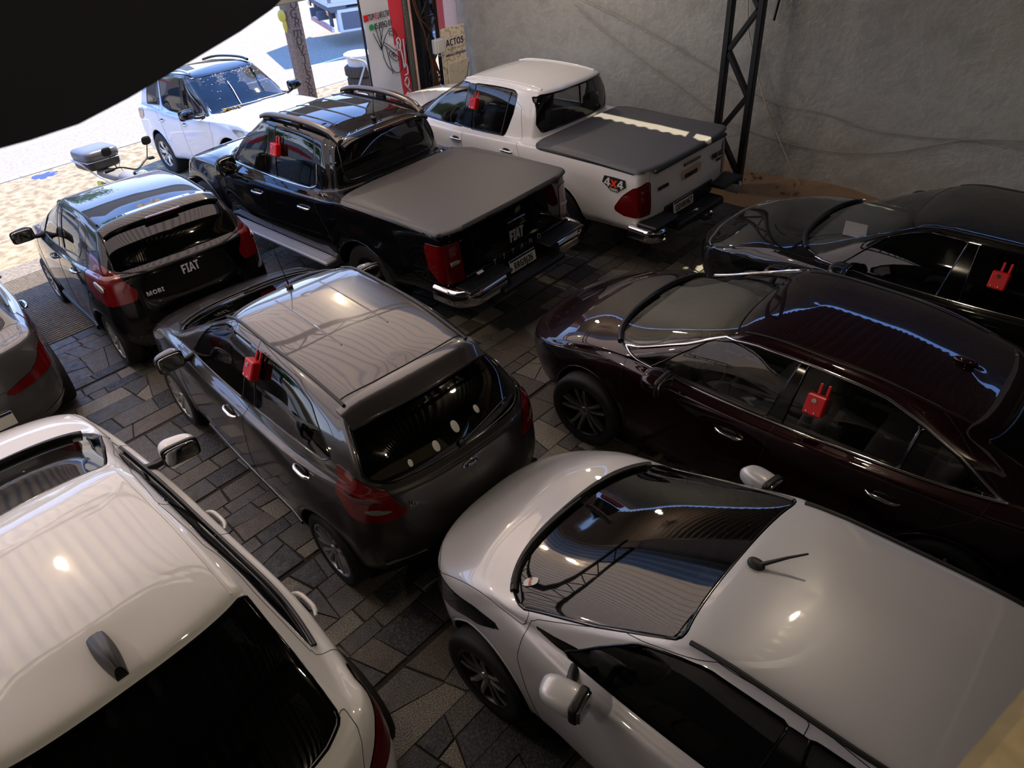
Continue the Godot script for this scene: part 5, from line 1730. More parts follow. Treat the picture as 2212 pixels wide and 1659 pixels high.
func suv():
	var gr := 0.0
	var d := {"called": "suv", "label": "white large SUV with a black roof, nose towards the hall, parked outside on the slope", "category": "SUV", "at": Vector3(6.38, -0.63, -12.92), "yaw": 180.0, "pitch": 7.6,
		"wb": 2.745, "F0": 2.32, "R0": -2.42, "W": 0.93, "H": 1.80, "fcw": 0.98, "fwt": 0.22, "frt": -2.0, "frb": -2.28, "Wb": 0.80, "Wr": 0.64, "lo": 0.32, "wide_y": 0.70,
		"sh": [[2.15, 0.94], [1.4, 1.04], [0.8, 1.06], [0.0, 1.08], [-0.8, 1.14], [-1.2, 1.20], [-2.38, 1.18]], "belt": [[0.98, 1.15], [0.6, 1.11], [0.0, 1.12], [-0.7, 1.16], [-1.1, 1.24], [-2.28, 1.24]],
		"roof": [[0.22, 1.70], [-0.2, 1.76], [-1.0, 1.78], [-2.0, 1.72]], "bF": 0.5, "b6r": 0.22, "b8r": 0.16, "p": 2.8, "wf": 0.92,
		"paint": M.paint_pearl, "glass": M.glass_tint, "glass_side": M.glass_tint, "glass_rear": M.glass_dark, "track": 0.80, "arch": 0.45, "flare": 0.02, "wheel": {"R": 0.385, "w": 0.265, "rim": 0.235, "m": M.wheel_machined, "n": 6, "sw": 0.025, "fork": 0.03},
		"lamp": [[1.25, 1.16], [0.6, 1.14], [0.6, 1.02], [1.05, 1.0], [1.2, 1.06]], "headlamp": [[0.62, 0.86], [0.95, 0.92], [1.35, 0.96], [1.2, 0.84], [0.7, 0.80]],
		"win_f": [[0.64, 1.22], [-0.10, 1.22], [-0.16, 1.565], [0.06, 1.565], [0.38, 1.46]], "win_r": [[-0.24, 1.22], [-0.72, 1.22], [-1.0, 1.25], [-1.05, 1.565], [-0.26, 1.565]], "win_q": [[-1.14, 1.25], [-1.75, 1.25], [-1.66, 1.54], [-1.15, 1.56]],
		"pillar": [[[-0.11, 1.21], [-0.23, 1.21], [-0.25, 1.58], [-0.17, 1.58]]],
		"ws": [0.71, 0.57, 1.215, 1.58],
		"rg": [[-0.2, 1.23], [0.58, 1.23], [0.52, 1.56], [-0.2, 1.56]],
		"door_f": [[0.66, 0.40], [0.86, 0.85], [0.84, 1.1], [0.45, 1.42], [0.08, 1.66], [-0.20, 1.69], [-0.18, 1.1], [-0.16, 0.40]], "door_r": [[-0.20, 1.69], [-0.9, 1.69], [-1.1, 1.6], [-1.12, 1.2], [-0.98, 0.9], [-0.88, 0.40], [-0.16, 0.40]]}
	d["extra_cuts"] = [{"name": "roof_panel", "j": "bv", "p": [[-0.2, 1.595], [0.9, 1.595], [0.9, 2.3], [-0.2, 2.3]], "m": M.paint_black, "n": Vector3.UP, "least": 0.2},
		{"name": "hood_panel", "j": "t", "p": [[2.3, -0.2], [2.2, 0.5], [1.95, 0.74], [0.85, 0.78], [0.95, 0.45], [1.0, -0.2]], "rad": 0.02, "m": d.paint, "n": Vector3(0, 1, -0.2), "least": 0.25, "bead": seam(), "box": [9, 0.5]}]
	var r = car(d, std_ops(d))
	var root = r[0]
	var S: Hull = r[1]
	for s in [-1.0, 1.0]:
		add_mirror(root, Vector3(s * 1.06, 1.20, -0.56), s, Vector3(0.26, 0.19, 0.19), M.paint_black, M.mirror, M.black_plastic)
		add_handle(root, S, -0.05, 0.98, s, M.chrome, 0.2)
		add_handle(root, S, -0.95, 1.02, s, M.chrome, 0.2)
		var path := []
		for i in 13:
			var t := i / 12.0
			var f := lerpf(0.05, -1.7, t)
			path.append(Vector3(s * 0.56, S.probe("t", f, 0.54, Vector3.UP)[0].y + 0.01 + 0.04 * pow(sin(PI * clampf(t, 0.05, 0.95)), 0.3), -f))
		var g := Geo.new()
		g.tube(path, 0.022, 8)
		obj("roof_rail", g, M.black_gloss if s < 0 else M.aluminium, root)
	add_seats(root, M.dark_cloth, M.dark_cloth, 0.70, -0.05, -0.9, 0.39, 0.65, 1.10, 0.19)
	add_wipers(root, S, [[-0.1, 1.21, 0.58, 1.23], [-0.62, 1.21, -0.05, 1.22], [0.25, 1.22, 0.14, 1.47]], M.wheel_silver)
	# dried specks on the windscreen
	var sk := Geo.new()
	var rs := RandomNumberGenerator.new()
	rs.seed = 8
	for i in 110:
		var u := rs.randf() * rs.randf()
		var q = S.probe("bv", rs.randf_range(0.02, 0.56), 1.57 - 0.3 * u, Vector3(0, 0.4, -1))
		if q[0] == Vector3.ZERO:
			continue
		var c: Vector3 = (q[0] + q[1] * 0.004) * (Vector3(1, 1, 1) if rs.randf() < 0.5 else Vector3(-1, 1, 1))
		var z2 := rs.randf_range(0.004, 0.011)
		sk.lump(c, Vector3(z2 * 2, z2 * 1.4, z2 * 1.4), 1, 1, 6, 4)
	var specks := obj("dried_specks", sk, M.sticker, root)
	specks.set_meta("kind", "stuff")
	# dry leaves lying on the foot of the windscreen
	var lf := Geo.new()
	var rn := RandomNumberGenerator.new()
	rn.seed = 5
	for i in 46:
		var rr := rn.randf_range(0.28, 0.62)
		var q = S.probe("bv", rr, rn.randf_range(1.192, 1.222), Vector3(0, 0.4, -1))
		var c: Vector3 = q[0] + q[1] * rn.randf_range(0.006, 0.03)
		var a := rn.randf() * TAU
		var X := Vector3(cos(a), rn.randf_range(-0.3, 0.3), sin(a)) * rn.randf_range(0.03, 0.06)
		var Y := Vector3(-sin(a), rn.randf_range(-0.2, 0.4), cos(a)) * rn.randf_range(0.008, 0.016)
		lf.quad(c - X, c - Y, c + X, c + Y, Vector3.UP)
	var leaves := obj("leaf_litter", lf, M.dry_leaf)
	leaves.transform = root.transform
	tag(leaves, "small heap of dry yellow leaves on the bonnet edge of the white SUV outside", "leaves")
	leaves.set_meta("kind", "stuff")
	return root
# ---------------------------------------------------------------- the hall, the slope and the street
func ground_y(z):
	if z > -8.3:
		return 0.0
	if z > -14.3:
		return -0.135 * (-8.3 - z)
	return -0.81

func paving():
	var slab := Geo.new()
	slab.box(Vector3(0.75, -0.11, -0.65), Vector3(19.5, 0.2, 15.3), 0.0)
	var floor_ = struct("floor", slab, M.mortar)
	var rn := RandomNumberGenerator.new()
	rn.seed = 77
	# courses across the hall between the straight grooves, every 1.18 m
	var cells := []
	var grooves := [-8.27, -7.17, -5.99, -4.81, -3.63, -2.45, -1.27, -0.09, 1.1]
	for b in grooves.size() - 1:
		var z0: float = grooves[b] + 0.018
		var z1: float = grooves[b + 1] - 0.018
		var z := z0
		var plan := []
		while z < z1 - 0.03:
			var h: float = [0.13, 0.15, 0.19, 0.24, 0.34, 0.42][rn.randi() % 6]
			if z + h > z1 - 0.1:
				h = z1 - z
			plan.append([z, z + h])
			z += h
		for c in plan:
			var x := -0.9 + rn.randf() * 0.3
			var deep: float = c[1] - c[0]
			var lean := 0.0
			while x < 9.42:
				var w := rn.randf_range(0.16, 0.42) * (1.0 if deep < 0.3 else 1.15)
				var lean2 := rn.randf_range(-0.5, 0.5) * deep * (0.25 if deep < 0.2 else 0.9)
				if x + w > 9.3:
					w = 9.45 - x
				var q := [Vector2(x, c[0]), Vector2(x + w, c[0]), Vector2(x + w + lean2, c[1]), Vector2(x + lean, c[1])]
				if deep > 0.3 and rn.randf() < 0.62:
					# a crazy-paved pair: cut this piece along a slanting line
					var t := rn.randf_range(0.3, 0.7)
					var t2 := rn.randf_range(0.3, 0.7)
					var a: Vector2 = q[0].lerp(q[3], t)
					var e: Vector2 = q[1].lerp(q[2], t2)
					cells.append([q[0], q[1], e, a])
					cells.append([a, e, q[2], q[3]])
				else:
					cells.append(q)
				x += w
				lean = lean2
	var seen := [[0.80, 1.95, -8.27, -3.0], [0.75, 2.4, -3.2, -1.0], [3.0, 3.95, -5.4, -2.2], [3.6, 6.6, -5.2, -2.9], [0.9, 1.4, -8.2, -5.5], [6.1, 6.9, -4.9, -3.4]]
	var many := 0
	var rest := Geo.new()
	var rest2 := Geo.new()
	for q in cells:
		var c := Vector2.ZERO
		for p in q:
			c += p
		c /= 4.0
		var poly := []
		var gap := rn.randf_range(0.003, 0.007)
		for p in q:
			poly.append(p + (c - p).normalized() * gap + Vector2(rn.randf_range(-0.006, 0.006), rn.randf_range(-0.003, 0.003)))
		var is_seen := false
		for s in seen:
			if c.x > s[0] and c.x < s[1] and c.y > s[2] and c.y < s[3]:
				is_seen = true
		var hgt := rn.randf_range(-0.002, 0.003)
		var k := rn.randi() % 12
		var m = M.stone[0 if k < 4 else (1 if k < 6 else (2 if k < 8 else (3 if k < 10 else 4)))]
		if is_seen and many < 298:
			many += 1
			var g := Geo.new()
			g.slab(poly, -0.02, hgt, 0.004)
			obj("paving_stone", g, m, floor_)
		elif k < 7:
			rest.slab(poly, -0.02, hgt, 0.0)
		else:
			rest2.slab(poly, -0.02, hgt, 0.0)
	var a := obj("distant_paving", rest, M.stone[0], floor_)
	a.set_meta("kind", "stuff")
	var b2 := obj("distant_paving", rest2, M.stone[2], floor_)
	b2.set_meta("kind", "stuff")

func slope():
	# ribbed concrete ramp
	var g := Geo.new()
	var z := -8.28
	var pitch := 0.066
	while z > -11.6:
		var prof := [[0.0, 0.0], [-0.032, 0.0], [-0.037, -0.02], [-0.061, -0.02], [-0.066, 0.0]]
		for k in 4:
			var za: float = z + prof[k][0]
			var zb: float = z + prof[k + 1][0]
			var ya: float = ground_y(za) + prof[k][1] - 0.002
			var yb: float = ground_y(zb) + prof[k + 1][1] - 0.002
			g.quad(Vector3(-6, ya, za), Vector3(9.6, ya, za), Vector3(9.6, yb, zb), Vector3(-6, yb, zb), Vector3.UP)
		z -= pitch
	g.box(Vector3(1.8, -0.45, -9.94), Vector3(15.6, 0.1, 3.4), 0.0)
	struct("ramp", g, M.ramp)
	# pavement slope and street
	var p := Geo.new()
	var zs := [-11.55, -12.5, -13.5, -14.3, -16.75]
	for k in 4:
		p.quad(Vector3(-20, ground_y(zs[k]) - 0.003, zs[k]), Vector3(30, ground_y(zs[k]) - 0.003, zs[k]), Vector3(30, ground_y(zs[k + 1]) - 0.003, zs[k + 1]), Vector3(-20, ground_y(zs[k + 1]) - 0.003, zs[k + 1]), Vector3.UP)
	p.box(Vector3(5, -1.0, -14.3), Vector3(50, 0.1, 5.0), 0.0)
	struct("pavement", p, M.pavement)
	for k in 40:
		var kb := Geo.new()
		kb.box(Vector3(-19.5 + k * 1.0 + 0.5, -0.86, -16.85), Vector3(0.985, 0.14, 0.16), 0.015)
		if k == 0:
			kerb = struct("trim_1", kb, M.kerb)
		else:
			obj("kerb_stone", kb, M.kerb, kerb)
	var r := Geo.new()
	r.box(Vector3(5, -0.98, -28), Vector3(70, 0.16, 22.2), 0.0)
	struct("street", r, M.asphalt)
	var l := Geo.new()
	l.box(Vector3(5, -0.899, -19.15), Vector3(60, 0.006, 0.1), 0.0)
	tag(obj("lane_line", l, M.line_paint), "thin pale line painted along the street by the kerb", "road marking")
	var fp := Geo.new()
	fp.box(Vector3(5, -0.86, -40), Vector3(70, 0.2, 2.4), 0.0)
	struct("far_pavement", fp, M.pavement)

func stains():
	var rn := RandomNumberGenerator.new()
	rn.seed = 9
	var poly := []
	for i in 22:
		var a := TAU * i / 22
		var r := rn.randf_range(0.10, 0.22)
		poly.append(Vector2(cos(a) * r * 1.25, sin(a) * r))
	var g := Geo.new()
	g.slab(poly, 0.0, 0.004, 0.001)
	var s := obj("paint_stain", g, M.blue_paint)
	s.position = Vector3(3.84, -0.812, -16.45)
	tag(s, "splash of blue paint dried on the pavement beyond the motorcycle", "paint stain")
	# a heap of chippings at the wall foot
	var d := Geo.new()
	for i in 260:
		var x := 9.04 + 0.40 * sqrt(rn.randf())
		var zz := rn.randf_range(-5.6, -2.2)
		var hgt := 0.16 * (x - 8.65) / 0.8
		var c := Vector3(x, rn.randf_range(0.0, hgt), zz)
		var B := Basis(Vector3(rn.randf() - 0.5, rn.randf() - 0.5, rn.randf() - 0.5).normalized(), rn.randf() * TAU)
		d.xf = Transform3D(B, c)
		d.box(Vector3.ZERO, Vector3(rn.randf_range(0.03, 0.10), rn.randf_range(0.015, 0.03), rn.randf_range(0.02, 0.06)), 0.004)
	d.xf = Transform3D()
	var bed := []
	for i in 16:
		bed.append([Vector3(8.62, 0.0, -5.8 + i * 0.25), Vector3(8.95 + 0.05 * sin(i * 2.1), 0.05 + 0.02 * sin(i * 1.3), -5.8 + i * 0.25), Vector3(9.25, 0.11 + 0.03 * sin(i * 1.9 + 1), -5.8 + i * 0.25), Vector3(9.5, 0.17 + 0.04 * sin(i * 0.8), -5.8 + i * 0.25)])
	d.loft(bed, false, Vector3.UP)
	var h := obj("rubble_heap", d, M.rubble)
	tag(h, "low heap of earth and wood chips along the foot of the grey wall", "rubble")
	h.set_meta("kind", "stuff")

func hall():
	# grey rendered wall on the right
	var w := Geo.new()
	var rn := FastNoiseLite.new()
	rn.seed = 4
	rn.frequency = 0.5
	var rows := []
	for j in 41:
		var y := -0.3 + j * (WALL_TOP + 0.3) / 40.0
		var line := []
		for i in 96:
			var z := -10.35 + i * 0.19
			var bump: float = 0.02 * rn.get_noise_2d(z * 2.0, y * 2.0)
			if y < 1.1:
				bump += 0.035 * rn.get_noise_2d(z * 6.0, y * 7.0) * clampf((1.1 - y + 0.25 * rn.get_noise_2d(z * 3.0, 7.0)) * 2.0, 0.0, 1.0)
			line.append(Vector3(9.5 - bump, y, z))
		rows.append(line)
	w.loft(rows, false, Vector3.LEFT)
	w.box(Vector3(9.64, WALL_TOP * 0.5 - 0.15, -1.3), Vector3(0.2, WALL_TOP + 0.3, 18.05), 0.0)
	struct("wall_right", w, M.render)
	# broken pinkish edge of the wall by the gate
	var e := Geo.new()
	var pts := []
	var r2 := RandomNumberGenerator.new()
	r2.seed = 3
	for i in 30:
		pts.append(Vector2(-10.30 + r2.randf_range(0.0, 0.07) + (0.10 if i > 18 else 0.0), -0.4 + i * (WALL_TOP + 0.4) / 29.0))
	pts.append(Vector2(-10.62, WALL_TOP))
	pts.append(Vector2(-10.62, -0.4))
	var ex := Geo.new()
	ex.extrude(pts, 0.0, 0.26)
	var pe = struct("wall_end", ex, M.pink_plaster)
	pe.transform = Transform3D(Basis(Vector3(0, 0, 1), Vector3.UP, Vector3(-1, 0, 0)), Vector3(9.76, 0, 0))
	# far left and back walls, out of the frame
	var l := Geo.new()
	l.box(Vector3(-9.1, 3.0, -1.6), Vector3(0.2, 7.0, 17.6), 0.0)
	struct("wall_left", l, M.white_wall)
	var b := Geo.new()
	b.box(Vector3(0.3, 3.0, 7.1), Vector3(19, 7.2, 0.2), 0.0)
	struct("wall_back", b, M.white_wall)
	# roof: corrugated sheets, a main span and a lower lean-to by the right wall
	var g := Geo.new()
	var step := 0.032
	var x := -9.3
	var line_a := []
	var line_m := []
	var line_b := []
	while x <= 6.6:
		var k := int(round((x + 9.3) / step))
		var c := 0.034 * sin(k * PI / 3.0)
		line_a.append(Vector3(x, 3.75 + c, -11.25))
		line_m.append(Vector3(x, 3.75 + 0.1267 * 6.65 + c, -4.6))
		line_b.append(Vector3(x, 6.1 + c, 7.3))
		x += step
	g.loft([line_a, line_m], false, Vector3.DOWN)
	struct("ceiling", g, M.roof_sheet)
	var gb := Geo.new()
	gb.loft([line_m, line_b], false, Vector3.DOWN)
	struct("ceiling_back", gb, M.roof_metal)
	var g2 := Geo.new()
	var z := -11.2
	var la := []
	var lb := []
	while z <= 7.3:
		var k := int(round((z + 11.2) / 0.028))
		var c := 0.034 * sin(k * PI / 3.0)
		la.append(Vector3(9.385, WALL_TOP + 0.065 + c, z))
		lb.append(Vector3(6.3, WALL_TOP + 0.40 + c, z))
		z += 0.028
	g2.loft([la, lb], false, Vector3.DOWN)
	struct("ceiling_side", g2, M.roof_sheet_dark)
	# gable sheet between the two roofs
	var gs := Geo.new()
	gs.box(Vector3(6.5, 4.8, -1.9), Vector3(0.04, 1.6, 18.3), 0.0)
	struct("trim_2", gs, M.roof_sheet_dark)

func truss_beam(z, y, x0, x1, said):
	var t = thing("roof_truss", said, "roof beam", Vector3(0, 0, 0), 0.0, "roof beams")
	var g := Geo.new()
	g.box(Vector3((x0 + x1) * 0.5, y, z), Vector3(x1 - x0, 0.06, 0.08), 0.006)
	obj("bottom_chord", g, M.steel_black, t)
	var g2 := Geo.new()
	g2.box(Vector3((x0 + x1) * 0.5, y + 0.34, z), Vector3(x1 - x0, 0.06, 0.08), 0.006)
	obj("top_chord", g2, M.steel_black, t)
	var d := Geo.new()
	var n := int((x1 - x0) / 0.4)
	for i in n:
		var xa := lerpf(x0, x1, float(i) / n)
		var xb := lerpf(x0, x1, float(i + 1) / n)
		d.tube([Vector3(xa, y + (0.0 if i % 2 else 0.34), z), Vector3(xb, y + (0.34 if i % 2 else 0.0), z)], 0.022, 4)
	obj("web", d, M.steel_black, t)
	return t

func columns():
	# lattice column by the wall, behind the white pickup
	var t = thing("lattice_column", "black steel lattice column standing behind the tail of the white pickup", "column", Vector3(8.92, 0, -4.58))
	for s in [-0.2, 0.2]:
		var g := Geo.new()
		g.box(Vector3(0, 2.05, s), Vector3(0.1, 4.1, 0.075), 0.008)
		obj("upright", g, M.steel_black, t)
	var k := 0
	var y := 0.3
	while y < 4.0:
		var a := Vector3(0, y, -0.17 if k % 2 else 0.17)
		var b := Vector3(0, y + 0.50, 0.17 if k % 2 else -0.17)
		var d := (b - a)
		var g2 := Geo.new()
		g2.xf = Transform3D(Basis(Vector3.RIGHT, atan2(d.z, d.y)), (a + b) * 0.5)
		g2.box(Vector3.ZERO, Vector3(0.075, d.length() + 0.05, 0.06), 0.006)
		obj("brace", g2, M.steel_black, t)
		y += 0.50
		k += 1
	var bp := Geo.new()
	bp.box(Vector3(0, 0.01, 0), Vector3(0.24, 0.02, 0.62), 0.003)
	obj("base_plate", bp, M.steel_black, t)
	# slimmer column at the gate, with crossed bracing
	var u = thing("gate_column", "black steel lattice gate column with crossed bracing and hanging wires", "column", Vector3(8.62, ground_y(-10.15), -10.15))
	for xx in [-0.17, 0.17]:
		for zz in [-0.14, 0.14]:
			var g3 := Geo.new()
			g3.box(Vector3(xx, 2.0, zz), Vector3(0.05, 4.0, 0.05), 0.005)
			obj("upright", g3, M.steel_black, u)
	for i in 8:
		var y0 := 0.1 + i * 0.48
		for q in [[-0.17, 0.17], [0.17, -0.17]]:
			var g4 := Geo.new()
			g4.tube([Vector3(q[0], y0, 0.14), Vector3(q[1], y0 + 0.46, 0.14)], 0.016, 6)
			obj("brace", g4, M.steel_black, u)
		var g5 := Geo.new()
		g5.box(Vector3(0, y0, 0.14), Vector3(0.34, 0.03, 0.03), 0.004)
		obj("rung", g5, M.steel_black, u)
	var bx := thing("switch_box", "small white electrical box on the gate column beside the lettered board", "electrical box", Vector3(8.72, 1.31, -9.95))
	var gb := Geo.new()
	gb.box(Vector3.ZERO, Vector3(0.20, 0.22, 0.09), 0.012)
	obj("body", gb, M.white_plastic, bx)
	var gl := Geo.new()
	gl.box(Vector3(0.025, 0, 0.05), Vector3(0.145, 0.205, 0.02), 0.008)
	obj("lid", gl, M.white_plastic, bx)
	var ga := Geo.new()
	ga.tube([Vector3(-0.01, -0.11, 0), Vector3(-0.01, -0.15, 0.01), Vector3(0.02, -0.16, 0.01), Vector3(0.05, -0.14, 0.0), Vector3(0.05, -0.11, 0)], 0.008, 6)
	obj("cable_gland", ga, M.white_plastic, bx)
	# dark door leaf and posts behind the gate column
	var dk := Geo.new()
	dk.box(Vector3(8.58, 1.7, -10.42), Vector3(0.9, 4.6, 0.05), 0.01)
	tag(obj("gate_leaf", dk, M.gate_dark), "dark steel gate leaf folded behind the lattice gate column", "gate")
	var wl := Geo.new()
	wl.box(Vector3(9.17, 2.6, -10.36), Vector3(0.22, 2.6, 0.03), 0.004)
	tag(obj("pink_panel", wl, M.pink_panel), "narrow pink panel showing between the gate column and the wall", "panel")
	var gp := Geo.new()
	gp.box(Vector3(8.25, 1.8, -10.12), Vector3(0.10, 4.6, 0.10), 0.01)
	tag(obj("concrete_post", gp, M.old_concrete), "weathered grey gate post between the banner and the lattice gate column", "post")
	var pp := Geo.new()
	pp.tube([Vector3(8.285, -0.3, -10.04), Vector3(8.285, 1.4, -10.04), Vector3(8.275, 4.0, -10.04)], 0.02, 10)
	tag(obj("conduit", pp, M.pink_pipe), "pale pink plastic conduit running up beside the grey gate post", "pipe")
	# tangle of brown wires
	var wr := Geo.new()
	wr.tube([Vector3(8.16, 3.2, -9.9), Vector3(8.2, 2.3, -9.9), Vector3(8.28, 1.9, -9.88), Vector3(8.38, 1.62, -9.86), Vector3(8.44, 1.3, -9.88), Vector3(8.52, 1.1, -9.9), Vector3(8.5, 0.8, -9.9)], 0.012, 6)
	wr.tube([Vector3(8.2, 3.2, -9.9), Vector3(8.24, 2.2, -9.88), Vector3(8.34, 1.8, -9.88), Vector3(8.48, 1.68, -9.9), Vector3(8.6, 1.55, -9.92)], 0.009, 6)
	for i in 9:
		wr.tube([Vector3(8.5 + 0.012 * i, 1.15, -9.93), Vector3(8.5 + 0.02 * i, 0.95 - 0.03 * (i % 3), -9.9), Vector3(8.52 + 0.016 * i, 0.72, -9.93)], 0.007, 5)
	tag(obj("wire_bundle", wr, M.wire_brown), "tangle of brown wires hanging down the gate column", "wires")

func wall_things():
	# lettered board leaning between gate column and wall
	var b = thing("board", "weathered cream board with blue lettering leaning by the wall end", "board", Vector3(9.13, 0, -10.02))
	var g := Geo.new()
	g.box(Vector3(0.0, 0.72, 0), Vector3(0.56, 1.62, 0.02), 0.004)
	obj("panel", g, M.board, b)
	letters("lettering", "ACTOS", 0.105, 0.004, M.letter_blue, b, Vector3(0.03, 1.29, 0.011), Basis(), true, 0.92)
	letters("lettering", "minio Composto", 0.044, 0.004, M.letter_blue, b, Vector3(0.03, 1.10, 0.011), Basis(), true, 0.98)
	letters("lettering", "Fachada e Comunic", 0.026, 0.003, M.letter_faint, b, Vector3(0.03, 1.19, 0.011), Basis(), false, 1.1)
	var g2 := Geo.new()
	g2.box(Vector3(0, -0.19, 0), Vector3(0.50, 1.18, 0.03), 0.005)
	var b2 := obj("board", g2, M.board_plain)
	b2.position = Vector3(9.17, 0.58, -9.985)
	tag(b2, "plain cream panel with a yellowed edge in front of the lettered board", "board")
	# cables along the wall
	var c1 := Geo.new()
	var P1 := [Vector2(-7.5, 2.1), Vector2(-6.6, 1.86), Vector2(-5.7, 1.57), Vector2(-4.9, 1.28), Vector2(-4.3, 1.10), Vector2(-3.6, 1.08), Vector2(-3.1, 0.99), Vector2(-2.4, 1.02), Vector2(-1.7, 1.12), Vector2(-1.0, 1.22), Vector2(0.5, 1.3)]
	var path := []
	for q in P1:
		path.append(Vector3(9.44, q.y, q.x))
	c1.tube(_smooth(path, 5), 0.006, 6)
	tag(obj("cable", c1, M.cable_grey), "upper grey cable sagging along the grey wall", "cable")
	var c2 := Geo.new()
	var P2 := [Vector2(-7.6, 2.0), Vector2(-6.9, 1.62), Vector2(-6.3, 1.34), Vector2(-5.6, 1.04), Vector2(-5.1, 0.82), Vector2(-4.55, 0.69), Vector2(-4.0, 0.63), Vector2(-3.3, 0.65), Vector2(-2.7, 0.78), Vector2(-2.2, 0.98), Vector2(-1.9, 1.08), Vector2(-1.2, 1.08), Vector2(0.5, 1.0)]
	path = []
	for q in P2:
		path.append(Vector3(9.435, q.y, q.x))
	c2.tube(_smooth(path, 5), 0.006, 6)
	tag(obj("cable", c2, M.cable_grey), "lower grey cable drooping along the grey wall and crossing the other", "cable")
	var c3 := Geo.new()
	path = []
	for q in [Vector2(-4.86, 3.6), Vector2(-4.82, 2.19), Vector2(-4.62, 1.58), Vector2(-4.4, 1.1), Vector2(-4.12, 0.65), Vector2(-3.85, 0.26), Vector2(-3.68, 0.06)]:
		path.append(Vector3(9.42, q.y, q.x))
	c3.tube(_smooth(path, 5), 0.011, 6)
	tag(obj("rope", c3, M.rope), "pale cord hanging down the grey wall beside the lattice column", "rope")
	var s := Geo.new()
	s.tube([Vector3(9.42, 2.75, -4.36), Vector3(9.42, 2.08, -4.45)], 0.016, 8)
	tag(obj("rod", s, M.steel_black), "short dark rod hanging against the upper grey wall", "rod")

func _smooth(path, n):
	var c := Curve3D.new()
	for i in path.size():
		var t: Vector3 = (path[min(i + 1, path.size() - 1)] - path[max(i - 1, 0)]) / 6.0
		c.add_point(path[i], -t, t)
	var out := []
	for i in path.size() - 1:
		for k in n:
			out.append(c.sample(i, float(k) / n))
	out.append(path[-1])
	return out

